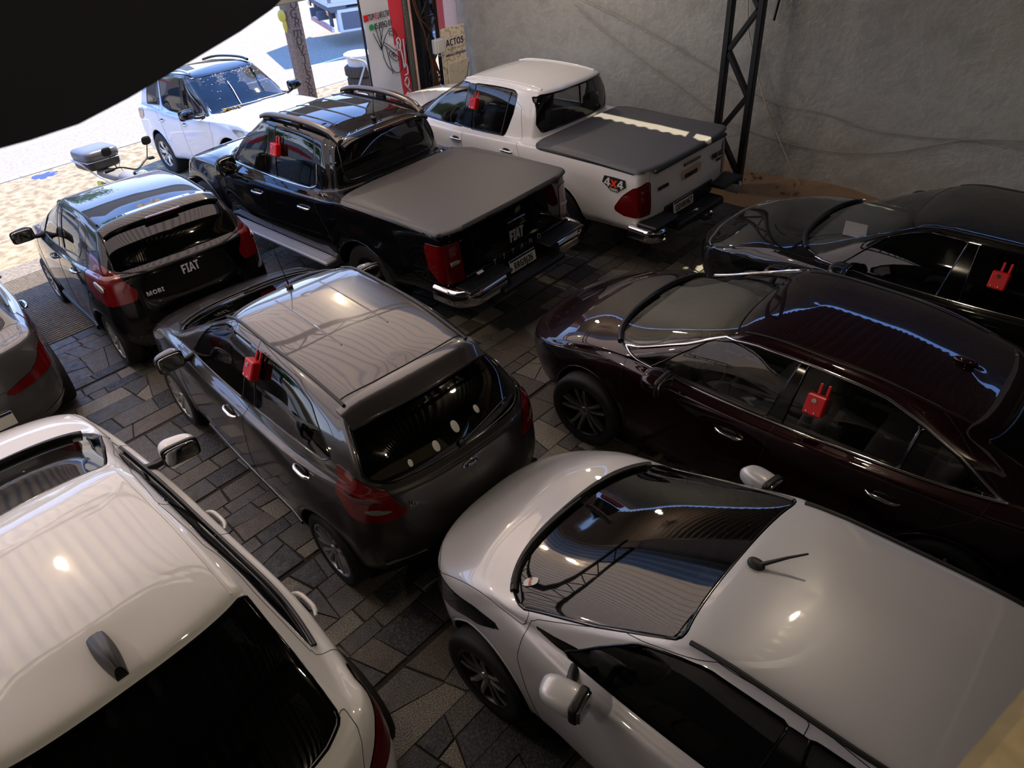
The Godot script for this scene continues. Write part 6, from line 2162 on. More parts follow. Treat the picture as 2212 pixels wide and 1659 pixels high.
func banner():
	var b = thing("banner", "tall white advertising banner with a red side stripe, a phone number and black scribble", "banner", Vector3(7.78, ground_y(-10.1), -10.1))
	var W2 := 0.40
	var rings := []
	for j in 25:
		var y := 0.1 + j * 0.16
		var line := []
		for i in 17:
			var x := lerpf(-0.395, 0.395, i / 16.0)
			line.append(Vector3(x, y, 0.012 * sin(y * 2.1 + x * 5.0) + 0.008 * sin(y * 5.3 - x * 9.0)))
		rings.append(line)
	var front := Geo.new()
	var stripe := Geo.new()
	var back := Geo.new()
	for j in 24:
		for i in 16:
			var y: float = rings[j][i].y
			var edge := 0.06 - 0.03 * (y / 4.0)
			var gg: Geo = stripe if rings[j][i].x > edge + 0.10 else front
			gg.quad(rings[j][i], rings[j][i + 1], rings[j + 1][i + 1], rings[j + 1][i], Vector3.BACK)
			var o := Vector3(0, 0, -0.006)
			back.quad(rings[j][i] + o, rings[j][i + 1] + o, rings[j + 1][i + 1] + o, rings[j + 1][i] + o, Vector3.FORWARD)
	obj("cloth", front, M.banner_white, b)
	obj("red_stripe", stripe, M.banner_red, b)
	obj("backing", back, M.banner_white, b)
	var fr := Geo.new()
	for x in [-0.395, 0.395]:
		fr.box(Vector3(x, 2.0, -0.03), Vector3(0.03, 4.1, 0.03), 0.004)
	obj("frame", fr, M.steel_black, b)
	var zt := 0.028
	letters("lettering", "TOP", 0.085, 0.003, M.ink_soft, b, Vector3(-0.245, 2.19, zt), Basis(), true, 0.48)
	letters("lettering", "VE", 0.085, 0.003, M.letter_red, b, Vector3(-0.158, 2.19, zt), Basis(), true, 0.48)
	letters("lettering", "LMULTM", 0.085, 0.003, M.ink_soft, b, Vector3(-0.005, 2.19, zt), Basis(), true, 0.48)
	letters("lettering", "85 98962-89", 0.085, 0.003, M.ink_soft, b, Vector3(-0.04, 2.05, zt), Basis(), true, 0.52)
	var ic := Geo.new()
	ic.box(Vector3(-0.345, 2.19, zt), Vector3(0.09, 0.09, 0.006), 0.002)
	obj("icon", ic, M.letter_red, b)
	var ic2 := Geo.new()
	ic2.lathe([Vector2(0.003, 0.0), Vector2(0.003, 0.042), Vector2(-0.003, 0.044)], Vector3(-0.265, 2.05, zt), 20, true, Basis(Vector3.UP, -PI / 2))
	obj("icon", ic2, M.icon_green, b)
	# the scribble: a pen line
	for stroke in [[[-0.33, 1.62], [-0.28, 1.45], [-0.21, 1.25], [-0.20, 1.33]], [[-0.27, 1.70], [-0.24, 1.5], [-0.2, 1.3]], [[-0.20, 1.72], [-0.19, 1.5], [-0.21, 1.28]], [[-0.13, 1.68], [-0.19, 1.45], [-0.22, 1.27], [-0.10, 1.5], [0.0, 1.62], [0.09, 1.58], [0.13, 1.42], [0.12, 1.22], [0.06, 1.18], [-0.05, 1.30], [-0.16, 1.40]],
		[[-0.02, 1.52], [0.0, 1.58], [0.07, 1.54], [0.06, 1.48], [-0.02, 1.52]], [[-0.20, 1.30], [-0.19, 1.1], [-0.14, 0.9], [-0.06, 0.78], [-0.06, 0.72]], [[-0.12, 1.3], [-0.09, 1.0], [-0.06, 0.82], [0.02, 0.72], [0.12, 0.74], [0.15, 0.9], [0.14, 1.05]],
		[[-0.16, 1.34], [-0.06, 1.22], [0.02, 1.12], [0.08, 1.05], [0.10, 0.98], [0.04, 0.96], [-0.04, 1.05], [-0.08, 1.14], [-0.04, 1.18], [0.03, 1.12]], [[-0.04, 1.10], [0.0, 1.14], [0.0, 1.06], [0.04, 1.10], [0.05, 1.02]]]:
		var pth := []
		for q in stroke:
			pth.append(Vector3(q[0] + 0.08, 0.78 + q[1] * 0.73, zt - 0.004))
		var sg := Geo.new()
		sg.tube(_smooth(pth, 6), 0.006, 5)
		obj("scribble", sg, M.ink, b)
	# white cursive running down the red stripe
	for stroke in [[[0.22, 1.62], [0.26, 1.66], [0.30, 1.6], [0.27, 1.48], [0.23, 1.5], [0.24, 1.62], [0.30, 1.4], [0.31, 1.2], [0.35, 1.3], [0.36, 1.62]], [[0.30, 1.2], [0.36, 1.24], [0.37, 1.1], [0.30, 1.08]], [[0.28, 0.98], [0.34, 1.04], [0.37, 0.95], [0.32, 0.88], [0.28, 0.96], [0.38, 0.8]], [[0.27, 0.76], [0.33, 0.8], [0.36, 0.7], [0.30, 0.66], [0.27, 0.76]], [[0.28, 0.55], [0.34, 0.6], [0.37, 0.5]]]:
		var pth := []
		for q in stroke:
			pth.append(Vector3(q[0] - 0.04, q[1] + 0.15, zt - 0.004))
		var sg := Geo.new()
		sg.tube(_smooth(pth, 5), 0.012, 5)
		obj("cursive", sg, M.banner_white, b)
	# gate head beam of pale steel across the opening
	var hb := Geo.new()
	hb.box(Vector3(1.0, 2.49, -10.36), Vector3(13.2, 0.34, 0.16), 0.02)
	hb.box(Vector3(1.0, 2.36, -10.28), Vector3(13.2, 0.05, 0.05), 0.006)
	var beam := obj("gate_beam", hb, M.beam_grey)
	tag(beam, "pale grey steel beam across the gate opening, left of the banner", "beam")

func outside():
	# carved post on the pavement
	var p = thing("street_post", "leaning-looking wooden post with a carved face on the pavement behind the white SUV", "post", Vector3(8.62, ground_y(-14.1), -14.1))
	p.set_meta("label", "weathered square post covered in scrawled letters on the pavement behind the white SUV")
	var g := Geo.new()
	g.box(Vector3(0, 2.2, 0), Vector3(0.30, 4.6, 0.26), 0.02)
	obj("shaft", g, M.post_wood, p)
	var rn := RandomNumberGenerator.new()
	rn.seed = 12
	var marks := ["O", "G", "R", "m", "D", "V", "T", "I", "S", "X", "R", "W", "S"]
	for i in marks.size():
		letters("scrawl", marks[i], 0.16, 0.006, M.scrawl, p, Vector3(rn.randf_range(-0.02, 0.03), 2.42 - i * 0.165, 0.131), Basis(Vector3(0, 0, 1), rn.randf_range(-0.2, 0.2)), false, 1.1)
	var bag := Geo.new()
	bag.lump(Vector3(-0.235, 2.25, 0.05), Vector3(0.16, 0.22, 0.12), 0.9, 0.9, 12, 8)
	bag.lump(Vector3(-0.215, 2.08, 0.06), Vector3(0.10, 0.28, 0.07), 1.1, 1.0, 10, 8)
	var bo := obj("plastic_bag", bag, M.yellow_bag)
	bo.position = p.position
	tag(bo, "yellow plastic bag tied to the scrawled post", "bag")
	# stack of old tyres with a bucket on top
	var where := Vector3(9.62, ground_y(-13.5), -13.5)
	var prof := [Vector2(-0.09, 0.19), Vector2(-0.10, 0.22), Vector2(-0.10, 0.28), Vector2(-0.075, 0.315), Vector2(0.075, 0.315), Vector2(0.10, 0.28), Vector2(0.10, 0.22), Vector2(0.09, 0.19)]
	var said := ["bottom worn tyre of the stack beside the banner", "second worn tyre of the stack beside the banner, counting from the ground", "third worn tyre of the stack beside the banner, counting from the ground", "fourth worn tyre of the stack beside the banner, counting from the ground", "uppermost worn tyre of the stack beside the banner, under the bucket"]
	for i in 5:
		var o = thing("tyre", said[i], "tyre", where + Vector3([0.0, 0.03, -0.02, 0.02, -0.01][i], 0.12 + i * 0.215, 0.0), 0.0, "stack of old tyres")
		var gt := Geo.new()
		gt.lathe(prof, Vector3.ZERO, 30, false, Basis(Vector3(0, 0, 1), PI / 2))
		obj("casing", gt, M.dusty_rubber, o)
		var tr := Geo.new()
		for k in 26:
			var a := TAU * k / 26
			tr.xf = Transform3D(Basis(Vector3.UP, a), Vector3.ZERO)
			tr.box(Vector3(0.315, 0, 0), Vector3(0.012, 0.13, 0.045), 0.003)
		obj("tread", tr, M.dusty_rubber, o)
	var bk = thing("bucket", "dirty white bucket turned over on top of the tyre stack", "bucket", where + Vector3(0.0, 1.06, 0))
	var gb := Geo.new()
	gb.lathe([Vector2(0.02, 0.24), Vector2(0.12, 0.24), Vector2(0.19, 0.26), Vector2(0.20, 0.27)], Vector3.ZERO, 28, false, Basis(Vector3(0, 0, 1), PI / 2))
	obj("side", gb, M.white_plastic, bk)
	var gl := Geo.new()
	gl.lathe([Vector2(0.20, 0.30), Vector2(0.24, 0.30), Vector2(0.255, 0.27), Vector2(0.26, 0.0)], Vector3.ZERO, 28, true, Basis(Vector3(0, 0, 1), PI / 2))
	obj("lid", gl, M.white_plastic, bk)
	var hs := Geo.new()
	hs.tube(_smooth([where + Vector3(-0.3, 1.27, 0.12), where + Vector3(-0.12, 1.2, 0.32), where + Vector3(-0.04, 0.95, 0.37), where + Vector3(0.06, 0.6, 0.37), where + Vector3(0.1, 0.35, 0.38), where + Vector3(0.03, 0.1, 0.4)], 5), 0.022, 8)
	hs.tube(_smooth([where + Vector3(-0.1, 1.15, 0.33), where + Vector3(-0.3, 0.78, 0.28), where + Vector3(-0.42, 0.5, 0.2), where + Vector3(-0.4, 0.2, 0.25), where + Vector3(-0.42, 0.0, 0.3)], 5), 0.02, 8)
	tag(obj("hose", hs, M.hose_white), "grubby white hose draped over the tyre stack", "hose")

func motorcycle():
	var z0 := -11.36
	var t = thing("motorcycle", "motorcycle with a grey top box parked outside beyond the small black hatchback", "motorcycle", Vector3(3.60, ground_y(z0), z0), deg_to_rad(-170))
	t.rotation.z = 0.06
	# it looks towards -z of its own
	for zz in [-0.62, 0.62]:
		var g := Geo.new()
		g.lathe([Vector2(-0.035, 0.24), Vector2(-0.045, 0.27), Vector2(-0.02, 0.3), Vector2(0.02, 0.3), Vector2(0.045, 0.27), Vector2(0.035, 0.24)], Vector3(0, 0.3, zz), 30)
		var w := obj("wheel", g, M.rubber, t)
		var r := Geo.new()
		r.lathe([Vector2(-0.02, 0.245), Vector2(0.02, 0.245), Vector2(0.03, 0.06), Vector2(0.03, 0.0)], Vector3(0, 0.3, zz), 24)
		obj("rim", r, M.wheel_silver, w)
	var f := Geo.new()
	f.tube([Vector3(0.06, 0.3, -0.62), Vector3(0.06, 0.75, -0.46), Vector3(0.06, 0.95, -0.38)], 0.022, 8)
	f.tube([Vector3(-0.06, 0.3, -0.62), Vector3(-0.06, 0.75, -0.46), Vector3(-0.06, 0.95, -0.38)], 0.022, 8)
	f.tube([Vector3(0, 0.8, -0.4), Vector3(0, 0.5, -0.1), Vector3(0, 0.35, 0.2), Vector3(0, 0.3, 0.62)], 0.03, 8)
	obj("frame", f, M.steel_black, t)
	var e := Geo.new()
	e.lump(Vector3(0, 0.38, 0.0), Vector3(0.28, 0.34, 0.42), 0.5, 0.5, 16, 10)
	obj("engine", e, M.aluminium, t)
	var k := Geo.new()
	k.lump(Vector3(0, 0.78, -0.16), Vector3(0.26, 0.22, 0.46), 0.7, 0.7, 18, 12)
	obj("tank", k, M.tank_grey, t)
	var s := Geo.new()
	s.lump(Vector3(0, 0.79, 0.30), Vector3(0.24, 0.11, 0.62), 0.6, 0.5, 18, 10)
	obj("seat", s, M.seat_grey, t)
	var h := Geo.new()
	h.tube(_smooth([Vector3(-0.36, 1.02, -0.24), Vector3(-0.2, 1.05, -0.32), Vector3(0, 0.98, -0.38), Vector3(0.2, 1.05, -0.32), Vector3(0.36, 1.02, -0.24)], 4), 0.013, 8)
	var hb := obj("handlebar", h, M.steel_black, t)
	for sx in [-1.0, 1.0]:
		var gr := Geo.new()
		gr.tube([Vector3(sx * 0.27, 1.04, -0.28), Vector3(sx * 0.39, 1.01, -0.22)], 0.019, 8)
		for q in 5:
			gr.lathe([Vector2(-0.006, 0.0), Vector2(-0.006, 0.024), Vector2(0.006, 0.024), Vector2(0.006, 0.0)], Vector3(sx * (0.29 + 0.02 * q), 1.036 - 0.004 * q, -0.27 + 0.009 * q), 10)
		obj("grip", gr, M.rubber, hb)
		var mi := Geo.new()
		mi.tube([Vector3(sx * 0.24, 1.05, -0.30), Vector3(sx * 0.30, 1.24, -0.30)], 0.007, 6)
		mi.lump(Vector3(sx * 0.31, 1.29, -0.29), Vector3(0.15, 0.12, 0.03), 0.7, 0.8, 16, 8)
		obj("mirror", mi, M.rubber, hb)
	var hl := Geo.new()
	hl.lump(Vector3(0, 0.88, -0.48), Vector3(0.19, 0.2, 0.16), 0.9, 0.9, 16, 10)
	obj("headlight", hl, M.lamp_clear, t)
	var bx := Geo.new()
	bx.lump(Vector3(0, 1.07, 0.62), Vector3(0.56, 0.16, 0.46), 0.45, 0.4, 26, 12)
	var b1 := obj("top_box", bx, M.box_grey, t)
	var bx2 := Geo.new()
	bx2.lump(Vector3(0, 0.98, 0.62), Vector3(0.54, 0.26, 0.44), 0.4, 0.4, 26, 12)
	obj("box_base", bx2, M.box_dark, b1)
	var bl := Geo.new()
	bl.box(Vector3(0, 0.995, 0.62), Vector3(0.545, 0.012, 0.445), 0.004)
	obj("box_seam", bl, M.aluminium, b1)
	var rk := Geo.new()
	rk.tube(_smooth([Vector3(0.16, 0.74, 0.1), Vector3(0.2, 0.82, 0.4), Vector3(0.3, 0.98, 0.52), Vector3(0.31, 1.0, 0.72)], 4), 0.013, 8)
	rk.tube(_smooth([Vector3(-0.16, 0.74, 0.1), Vector3(-0.2, 0.82, 0.4), Vector3(-0.3, 0.98, 0.52), Vector3(-0.31, 1.0, 0.72)], 4), 0.013, 8)
	obj("rack", rk, M.aluminium, t)
	var yl := Geo.new()
	yl.box(Vector3(0.1, 0.62, 0.55), Vector3(0.05, 0.1, 0.12), 0.01)
	obj("reflector", yl, M.reflector_yellow, t)

func lorry():
	# rear left corner seen; the cab stands outside the frame to the right
	var t = thing("lorry", "flatbed lorry with a red and white striped rear bumper standing across the street", "truck", Vector3(14.45, -0.895, -22.4), deg_to_rad(-110 + 0))
	# its own rear faces +z, its left side faces -x
	var b := Geo.new()
	b.box(Vector3(1.15, 0.52, 0.0), Vector3(2.4, 0.14, 0.08), 0.01)
	var bar := obj("rear_bumper", b, M.white_paint, t)
	for k in 17:
		var s := Geo.new()
		var x := 0.05 + k * 0.14
		s.extrude([Vector2(x - 0.05, 0.45), Vector2(x + 0.02, 0.45), Vector2(x + 0.07, 0.59), Vector2(x, 0.59)], 0.036, 0.044)
		obj("stripe", s, M.stripe_red, bar)
	var f := Geo.new()
	f.box(Vector3(1.15, 1.05, -0.25), Vector3(2.5, 0.16, 0.5), 0.01)
	f.box(Vector3(0.75, 0.8, -2.8), Vector3(0.1, 0.24, 6.0), 0.01)
	f.box(Vector3(1.55, 0.8, -2.8), Vector3(0.1, 0.24, 6.0), 0.01)
	for x in [0.3, 1.95]:
		f.box(Vector3(x, 0.75, -0.1), Vector3(0.1, 0.45, 0.1), 0.01)
	obj("chassis", f, M.frame_grey, t)
	var bd := Geo.new()
	bd.box(Vector3(1.15, 1.18, -3.2), Vector3(2.55, 0.1, 6.5), 0.01)
	obj("flatbed", bd, M.white_paint, t)
	for k in 5:
		var pn := Geo.new()
		pn.box(Vector3(2.41, 1.5, -0.7 - k * 1.3), Vector3(0.04, 0.55, 1.26), 0.01)
		obj("side_board", pn, M.white_paint, t)
	var tb := Geo.new()
	tb.box(Vector3(1.15, 1.5, 0.05), Vector3(2.5, 0.55, 0.04), 0.01)
	obj("tail_board", tb, M.white_paint, t)
	var cv := Geo.new()
	cv.box(Vector3(1.15, 2.75, -3.2), Vector3(2.5, 1.9, 6.4), 0.05)
	obj("tarpaulin", cv, M.tarp_red, t)
	for z in [-0.6, -1.7]:
		var c := Geo.new()
		c.box(Vector3(2.28, 0.72, z), Vector3(0.3, 0.62, 0.8), 0.02)
		var cab := obj("side_locker", c, M.white_paint, t)
		var dr := Geo.new()
		dr.box(Vector3(2.435, 0.72, z), Vector3(0.015, 0.46, 0.6), 0.006)
		obj("locker_door", dr, M.frame_grey, cab)
	for z in [-2.7, -3.9]:
		for x in [0.1, 2.2]:
			var w := Geo.new()
			w.lathe([Vector2(-0.12, 0.3), Vector2(-0.13, 0.44), Vector2(-0.09, 0.5), Vector2(0.09, 0.5), Vector2(0.13, 0.44), Vector2(0.12, 0.3), Vector2(0.06, 0.28), Vector2(0.03, 0.1), Vector2(0.05, 0.0)], Vector3(x, 0.5, z), 30, false, Basis(Vector3.UP, PI) if x < 1 else Basis())
			obj("wheel", w, M.rubber, t)
	for x in [0.12, 2.2]:
		var l := Geo.new()
		l.box(Vector3(x, 0.95, 0.03), Vector3(0.28, 0.12, 0.05), 0.01)
		obj("tail_lamp", l, M.lamp_red, t)
	var cb := Geo.new()
	cb.box(Vector3(1.15, 1.7, -7.4), Vector3(2.4, 2.0, 1.8), 0.12)
	obj("cab", cb, M.white_paint, t)

func trees():
	# across the street, beyond the frame: they show in the roofs and windows
	var rn := RandomNumberGenerator.new()
	var list := [[-7.0, -26.0, 5.2], [-1.0, -27.5, 6.0], [4.6, -26.5, 5.4], [-13.0, -24.0, 5.5]]
	var said := ["leafy green street tree second from the left across the street", "tall leafy street tree opposite the middle of the gate", "leafy green street tree opposite the white SUV", "leafy street tree farthest left across the street"]
	for i in list.size():
		rn.seed = 40 + i
		var q = list[i]
		var t = thing("tree", said[i], "tree", Vector3(q[0], -0.9, q[1]), 0.0, "street trees")
		var g := Geo.new()
		g.tube(_smooth([Vector3(0, 0, 0), Vector3(0.1, 1.2, 0.05), Vector3(0.0, 2.4, 0.0), Vector3(0.3, 3.6, 0.1)], 3), 0.17, 10)
		for k in 7:
			var a := k * 0.9
			g.tube([Vector3(0, 2.2 + 0.1 * k, 0), Vector3(cos(a) * 0.9, 3.0 + 0.12 * k, sin(a) * 0.9), Vector3(cos(a) * 1.8, 3.6 + 0.16 * k, sin(a) * 1.8)], [0.09, 0.05, 0.02], 6)
		obj("trunk", g, M.bark, t)
		var mm := MultiMesh.new()
		mm.transform_format = MultiMesh.TRANSFORM_3D
		var lf := Geo.new()
		lf.quad(Vector3(-0.11, 0, 0), Vector3(0, 0.02, 0.05), Vector3(0.11, 0, 0), Vector3(0, 0.02, -0.05), Vector3.UP)
		mm.mesh = lf.done()
		mm.mesh.surface_set_material(0, M.leaf)
		mm.instance_count = 5200
		for k in 5200:
			var c := Vector3.ZERO
			var cl := k % 14
			var ca := cl * 2.4
			c = Vector3(cos(ca) * (0.5 + 0.13 * cl), 2.9 + 0.17 * cl, sin(ca) * (0.5 + 0.13 * cl))
			var dv := Vector3(rn.randfn(), rn.randfn() * 0.7, rn.randfn()) * 0.42
			mm.set_instance_transform(k, Transform3D(Basis(Vector3(rn.randf() - 0.5, rn.randf() - 0.5, rn.randf() - 0.5).normalized(), rn.randf() * TAU) * 1.3, c + dv))
		var cr := MultiMeshInstance3D.new()
		cr.name = "crown"
		cr.multimesh = mm
		cr.set_meta("kind", "stuff")
		t.add_child(cr, true)
	# pale house front across the street with red band
	var h = thing("shop_front", "pale shop front with a red fascia across the street", "building", Vector3(0, -0.8, -41.5))
	var w := Geo.new()
	w.box(Vector3(-4, 2.2, 0), Vector3(44, 4.4, 0.4), 0.0)
	obj("wall", w, M.white_wall, h)
	var rb := Geo.new()
	rb.box(Vector3(-4, 2.7, 0.25), Vector3(40, 0.8, 0.1), 0.0)
	obj("fascia", rb, M.banner_red, h)
	for k in 8:
		var o := Geo.new()
		o.box(Vector3(-20 + k * 4.6, 1.2, 0.22), Vector3(2.4, 2.2, 0.06), 0.0)
		obj("shutter", o, M.frame_grey, h)

func near_things():
	# the black sheet just in front of the lens, upper left
	var e := [Vector2(-1.2, -0.02), Vector2(0.13, -0.255 + 0.0)]
	var t = thing("hanging_sheet", "large out-of-focus black sheet hanging close to the lens across the upper left corner", "sheet", Vector3.ZERO)
	var poly := []
	for q in [[-1.4, 3.955], [-0.6, 3.93], [-0.1, 3.915], [0.195, 3.911], [0.235, 3.911], [0.292, 3.914], [0.36, 3.928], [0.442, 3.949], [0.53, 3.972], [0.585, 3.99], [0.66, 4.03], [0.75, 4.10], [0.85, 4.25], [0.9, 4.6], [-1.4, 4.6]]:
		poly.append(Vector2(q[0], q[1]))
	var g := Geo.new()
	g.extrude(poly, -1.02, -1.0)
	obj("sheet", g, M.black_sheet, t)
	# mezzanine parapet under the camera: only its corner shows, lower right
	var d := Vector2(0.114, 0.022).normalized()
	var p := Geo.new()
	p.xf = Transform3D(Basis(Vector3.UP, -atan2(d.y, d.x)), Vector3(0.48, 3.2, 0.055))
	p.box(Vector3(0.6, 0.05, 0.10), Vector3(5.2, 0.6, 0.2), 0.012)
	struct("wall_parapet", p, M.parapet)
	var m := Geo.new()
	m.box(Vector3(0.3, 2.62, 3.75), Vector3(18.6, 0.25, 6.9), 0.0)
	struct("mezzanine_floor", m, M.white_wall)
func make_materials():
	M.rubber = mat(Color(0.035, 0.035, 0.038), 0.75)
	M.dusty_rubber = mat(Color(0.30, 0.27, 0.24), 0.95)
	M.black_plastic = mat(Color(0.03, 0.03, 0.032), 0.5)
	M.black_gloss = mat(Color(0.012, 0.012, 0.014), 0.12)
	M.black_glass = mat(Color(0.008, 0.008, 0.01), 0.04)
	M.seam = mat(Color(0.01, 0.01, 0.01), 0.8)
	M.chrome = mat(Color(0.82, 0.82, 0.83), 0.08, 1.0)
	M.chrome_dark = mat(Color(0.22, 0.22, 0.23), 0.2, 1.0)
	M.aluminium = mat(Color(0.68, 0.69, 0.71), 0.4, 0.5)
	M.badge_silver = mat(Color(0.72, 0.72, 0.73), 0.3, 0.3)
	M.step_dark = mat(Color(0.12, 0.12, 0.13), 0.5)
	M.mirror = mat(Color(0.75, 0.77, 0.78), 0.03, 1.0)
	M.rail_bronze = mat(Color(0.42, 0.39, 0.36), 0.3, 0.9)
	M.wheel_silver = mat(Color(0.62, 0.62, 0.62), 0.32, 0.6)
	M.wheel_machined = mat(Color(0.7, 0.7, 0.7), 0.22, 0.9)
	M.wheel_grey = mat(Color(0.5, 0.5, 0.51), 0.25, 0.8)
	M.wheel_dark = mat(Color(0.07, 0.07, 0.075), 0.35, 0.5)
	M.fin_grey = mat(Color(0.11, 0.105, 0.10), 0.45)
	# car paints: pigment under clear lacquer
	M.paint_graphite = mat(Color(0.235, 0.225, 0.22), 0.3, 0.6, 1.0)
	M.paint_grey = mat(Color(0.33, 0.33, 0.33), 0.34, 0.5, 1.0)
	M.paint_silver = mat(Color(0.73, 0.73, 0.74), 0.38, 0.2, 1.0)
	M.paint_white = mat(Color(0.83, 0.825, 0.81), 0.45, 0.0, 1.0)
	M.paint_pearl = mat(Color(0.74, 0.74, 0.75), 0.4, 0.0, 1.0)
	M.paint_black = mat(Color(0.016, 0.016, 0.022), 0.6, 0.0, 1.0, 0.01)
	M.paint_black.metallic_specular = 0.1
	M.paint_black_grey = mat(Color(0.075, 0.075, 0.078), 0.4, 0.4, 1.0, 0.01)
	M.paint_black_grey.metallic_specular = 0.15
	M.paint_maroon = mat(Color(0.10, 0.022, 0.038), 0.4, 0.4, 1.0, 0.01)
	M.paint_maroon.metallic_specular = 0.15
	M.glass_dark = glass(Color(0.012, 0.016, 0.016), 0.86)
	M.glass_tint = glass(Color(0.015, 0.02, 0.02), 0.62)
	M.glass_mid = glass(Color(0.015, 0.02, 0.02), 0.4)
	M.glass_green = glass(Color(0.02, 0.03, 0.028), 0.58)
	M.glass_clear = glass(Color(0.03, 0.04, 0.04), 0.22)
	M.lamp_red = mat(Color(0.36, 0.008, 0.016), 0.2, 0.0, 1.0, 0.01)
	M.lamp_dark = mat(Color(0.22, 0.012, 0.02), 0.15, 0.0, 1.0)
	M.lamp_clear = mat(Color(0.62, 0.62, 0.6), 0.12, 0.55, 1.0)
	M.lamp_smoke = mat(Color(0.16, 0.16, 0.165), 0.12, 0.5, 1.0)
	M.vinyl = tri_mat(noise_tex(21, 0.05, [Color(0.25, 0.242, 0.235), Color(0.29, 0.28, 0.27)]), 2.0, 0.55)
	M.vinyl_grey = tri_mat(noise_tex(22, 0.05, [Color(0.30, 0.30, 0.305), Color(0.34, 0.34, 0.345)]), 2.0, 0.6)
	M.vinyl_edge = mat(Color(0.12, 0.12, 0.125), 0.6)
	M.dark_cloth = mat(Color(0.05, 0.05, 0.052), 0.9)
	M.grey_cloth = mat(Color(0.13, 0.13, 0.13), 0.9)
	M.beige_cloth = mat(Color(0.46, 0.44, 0.40), 0.8)
	M.beige_trim = mat(Color(0.40, 0.39, 0.36), 0.7)
	M.grey_trim = mat(Color(0.25, 0.27, 0.26), 0.7)
	M.plate_white = mat(Color(0.80, 0.79, 0.74), 0.4)
	M.plate_blue = mat(Color(0.03, 0.07, 0.28), 0.4)
	M.ink = mat(Color(0.02, 0.02, 0.022), 0.6)
	M.ink_soft = mat(Color(0.10, 0.10, 0.13), 0.6)
	M.key_red = mat(Color(0.70, 0.015, 0.06), 0.35)
	M.sticker = mat(Color(0.78, 0.78, 0.76), 0.5)
	M.decal_orange = mat(Color(0.90, 0.22, 0.07), 0.5)
	M.dry_leaf = mat(Color(0.62, 0.54, 0.22), 0.8)
	# stone and mortar
	var grain = noise_tex(31, 0.16, [Color(0, 0, 0), Color(1, 1, 1)], [], 4, 3.0)
	M.stone = []
	var tones := [[Color(0.14, 0.13, 0.115), Color(0.31, 0.295, 0.265), Color(0.45, 0.43, 0.395)], [Color(0.22, 0.205, 0.175), Color(0.45, 0.43, 0.375), Color(0.58, 0.56, 0.50)], [Color(0.09, 0.09, 0.09), Color(0.17, 0.17, 0.168), Color(0.27, 0.268, 0.26)], [Color(0.17, 0.15, 0.12), Color(0.34, 0.305, 0.255), Color(0.43, 0.395, 0.345)], [Color(0.13, 0.125, 0.115), Color(0.25, 0.243, 0.225), Color(0.37, 0.36, 0.335)]]
	for i in 5:
		var t = noise_tex(50 + i, 0.12 if i != 2 else 0.05, tones[i], [0.25, 0.5, 0.8], 4, 0.0, 512)
		var m = tri_mat(t, 1.4, 0.42, grain, 0.5)
		m.roughness_texture = noise_tex(60 + i, 0.03, [Color(0.45, 0.45, 0.45), Color(0.9, 0.9, 0.9)], [], 3, 0.0, 256)
		m.roughness = 0.75
		M.stone.append(m)
	M.mortar = tri_mat(noise_tex(70, 0.06, [Color(0.11, 0.10, 0.085), Color(0.22, 0.20, 0.175)]), 1.0, 0.9)
	M.ramp = tri_mat(noise_tex(71, 0.04, [Color(0.34, 0.32, 0.29), Color(0.52, 0.49, 0.45)]), 0.7, 0.85, grain, 0.4)
	M.pavement = tri_mat(noise_tex(72, 0.03, [Color(0.38, 0.33, 0.25), Color(0.53, 0.48, 0.385), Color(0.64, 0.59, 0.49)], [], 6), 0.3, 0.95, grain, 0.5)
	M.asphalt = tri_mat(noise_tex(73, 0.05, [Color(0.47, 0.45, 0.405), Color(0.57, 0.55, 0.50)], [], 5), 0.35, 0.95, grain, 0.4)
	M.kerb = mat(Color(0.72, 0.70, 0.66), 0.9)
	M.line_paint = mat(Color(0.85, 0.85, 0.83), 0.8)
	M.blue_paint = mat(Color(0.14, 0.24, 0.62), 0.8)
	M.rubble = tri_mat(noise_tex(74, 0.09, [Color(0.36, 0.26, 0.17), Color(0.55, 0.44, 0.32), Color(0.68, 0.58, 0.45)]), 1.4, 0.95)
	# grey render: float marks, and brown damp earth splashed up from the foot
	var render_bump = noise_tex(80, 0.03, [], [], 5, 5.0, 1024)
	M.render = tri_mat(noise_tex(81, 0.006, [Color(0.55, 0.55, 0.53), Color(0.61, 0.61, 0.59), Color(0.57, 0.565, 0.535)], [], 5, 0.0, 1024), 0.33, 0.8, render_bump, 0.55)
	M.white_wall = mat(Color(0.72, 0.71, 0.68), 0.9)
	M.pink_plaster = tri_mat(noise_tex(82, 0.08, [Color(0.55, 0.42, 0.34), Color(0.74, 0.62, 0.55), Color(0.78, 0.72, 0.66)]), 1.5, 0.95)
	M.roof_sheet = mat(Color(0.62, 0.57, 0.50), 0.5)
	M.roof_sheet.backlight_enabled = true
	M.roof_sheet.backlight = Color(1.0, 0.90, 0.79)
	M.roof_metal = mat(Color(0.40, 0.385, 0.37), 0.35, 0.6)
	M.roof_sheet_dark = mat(Color(0.60, 0.53, 0.49), 0.5)
	M.steel_black = mat(Color(0.045, 0.045, 0.05), 0.42, 0.2)
	M.gate_dark = mat(Color(0.06, 0.06, 0.065), 0.6)
	M.pink_panel = mat(Color(0.85, 0.42, 0.50), 0.7)
	M.old_concrete = tri_mat(noise_tex(83, 0.05, [Color(0.24, 0.24, 0.23), Color(0.42, 0.42, 0.40)]), 1.2, 0.95)
	M.pink_pipe = mat(Color(0.80, 0.62, 0.58), 0.5)
	M.wire_brown = mat(Color(0.30, 0.17, 0.10), 0.8)
	M.white_plastic = mat(Color(0.82, 0.82, 0.82), 0.45)
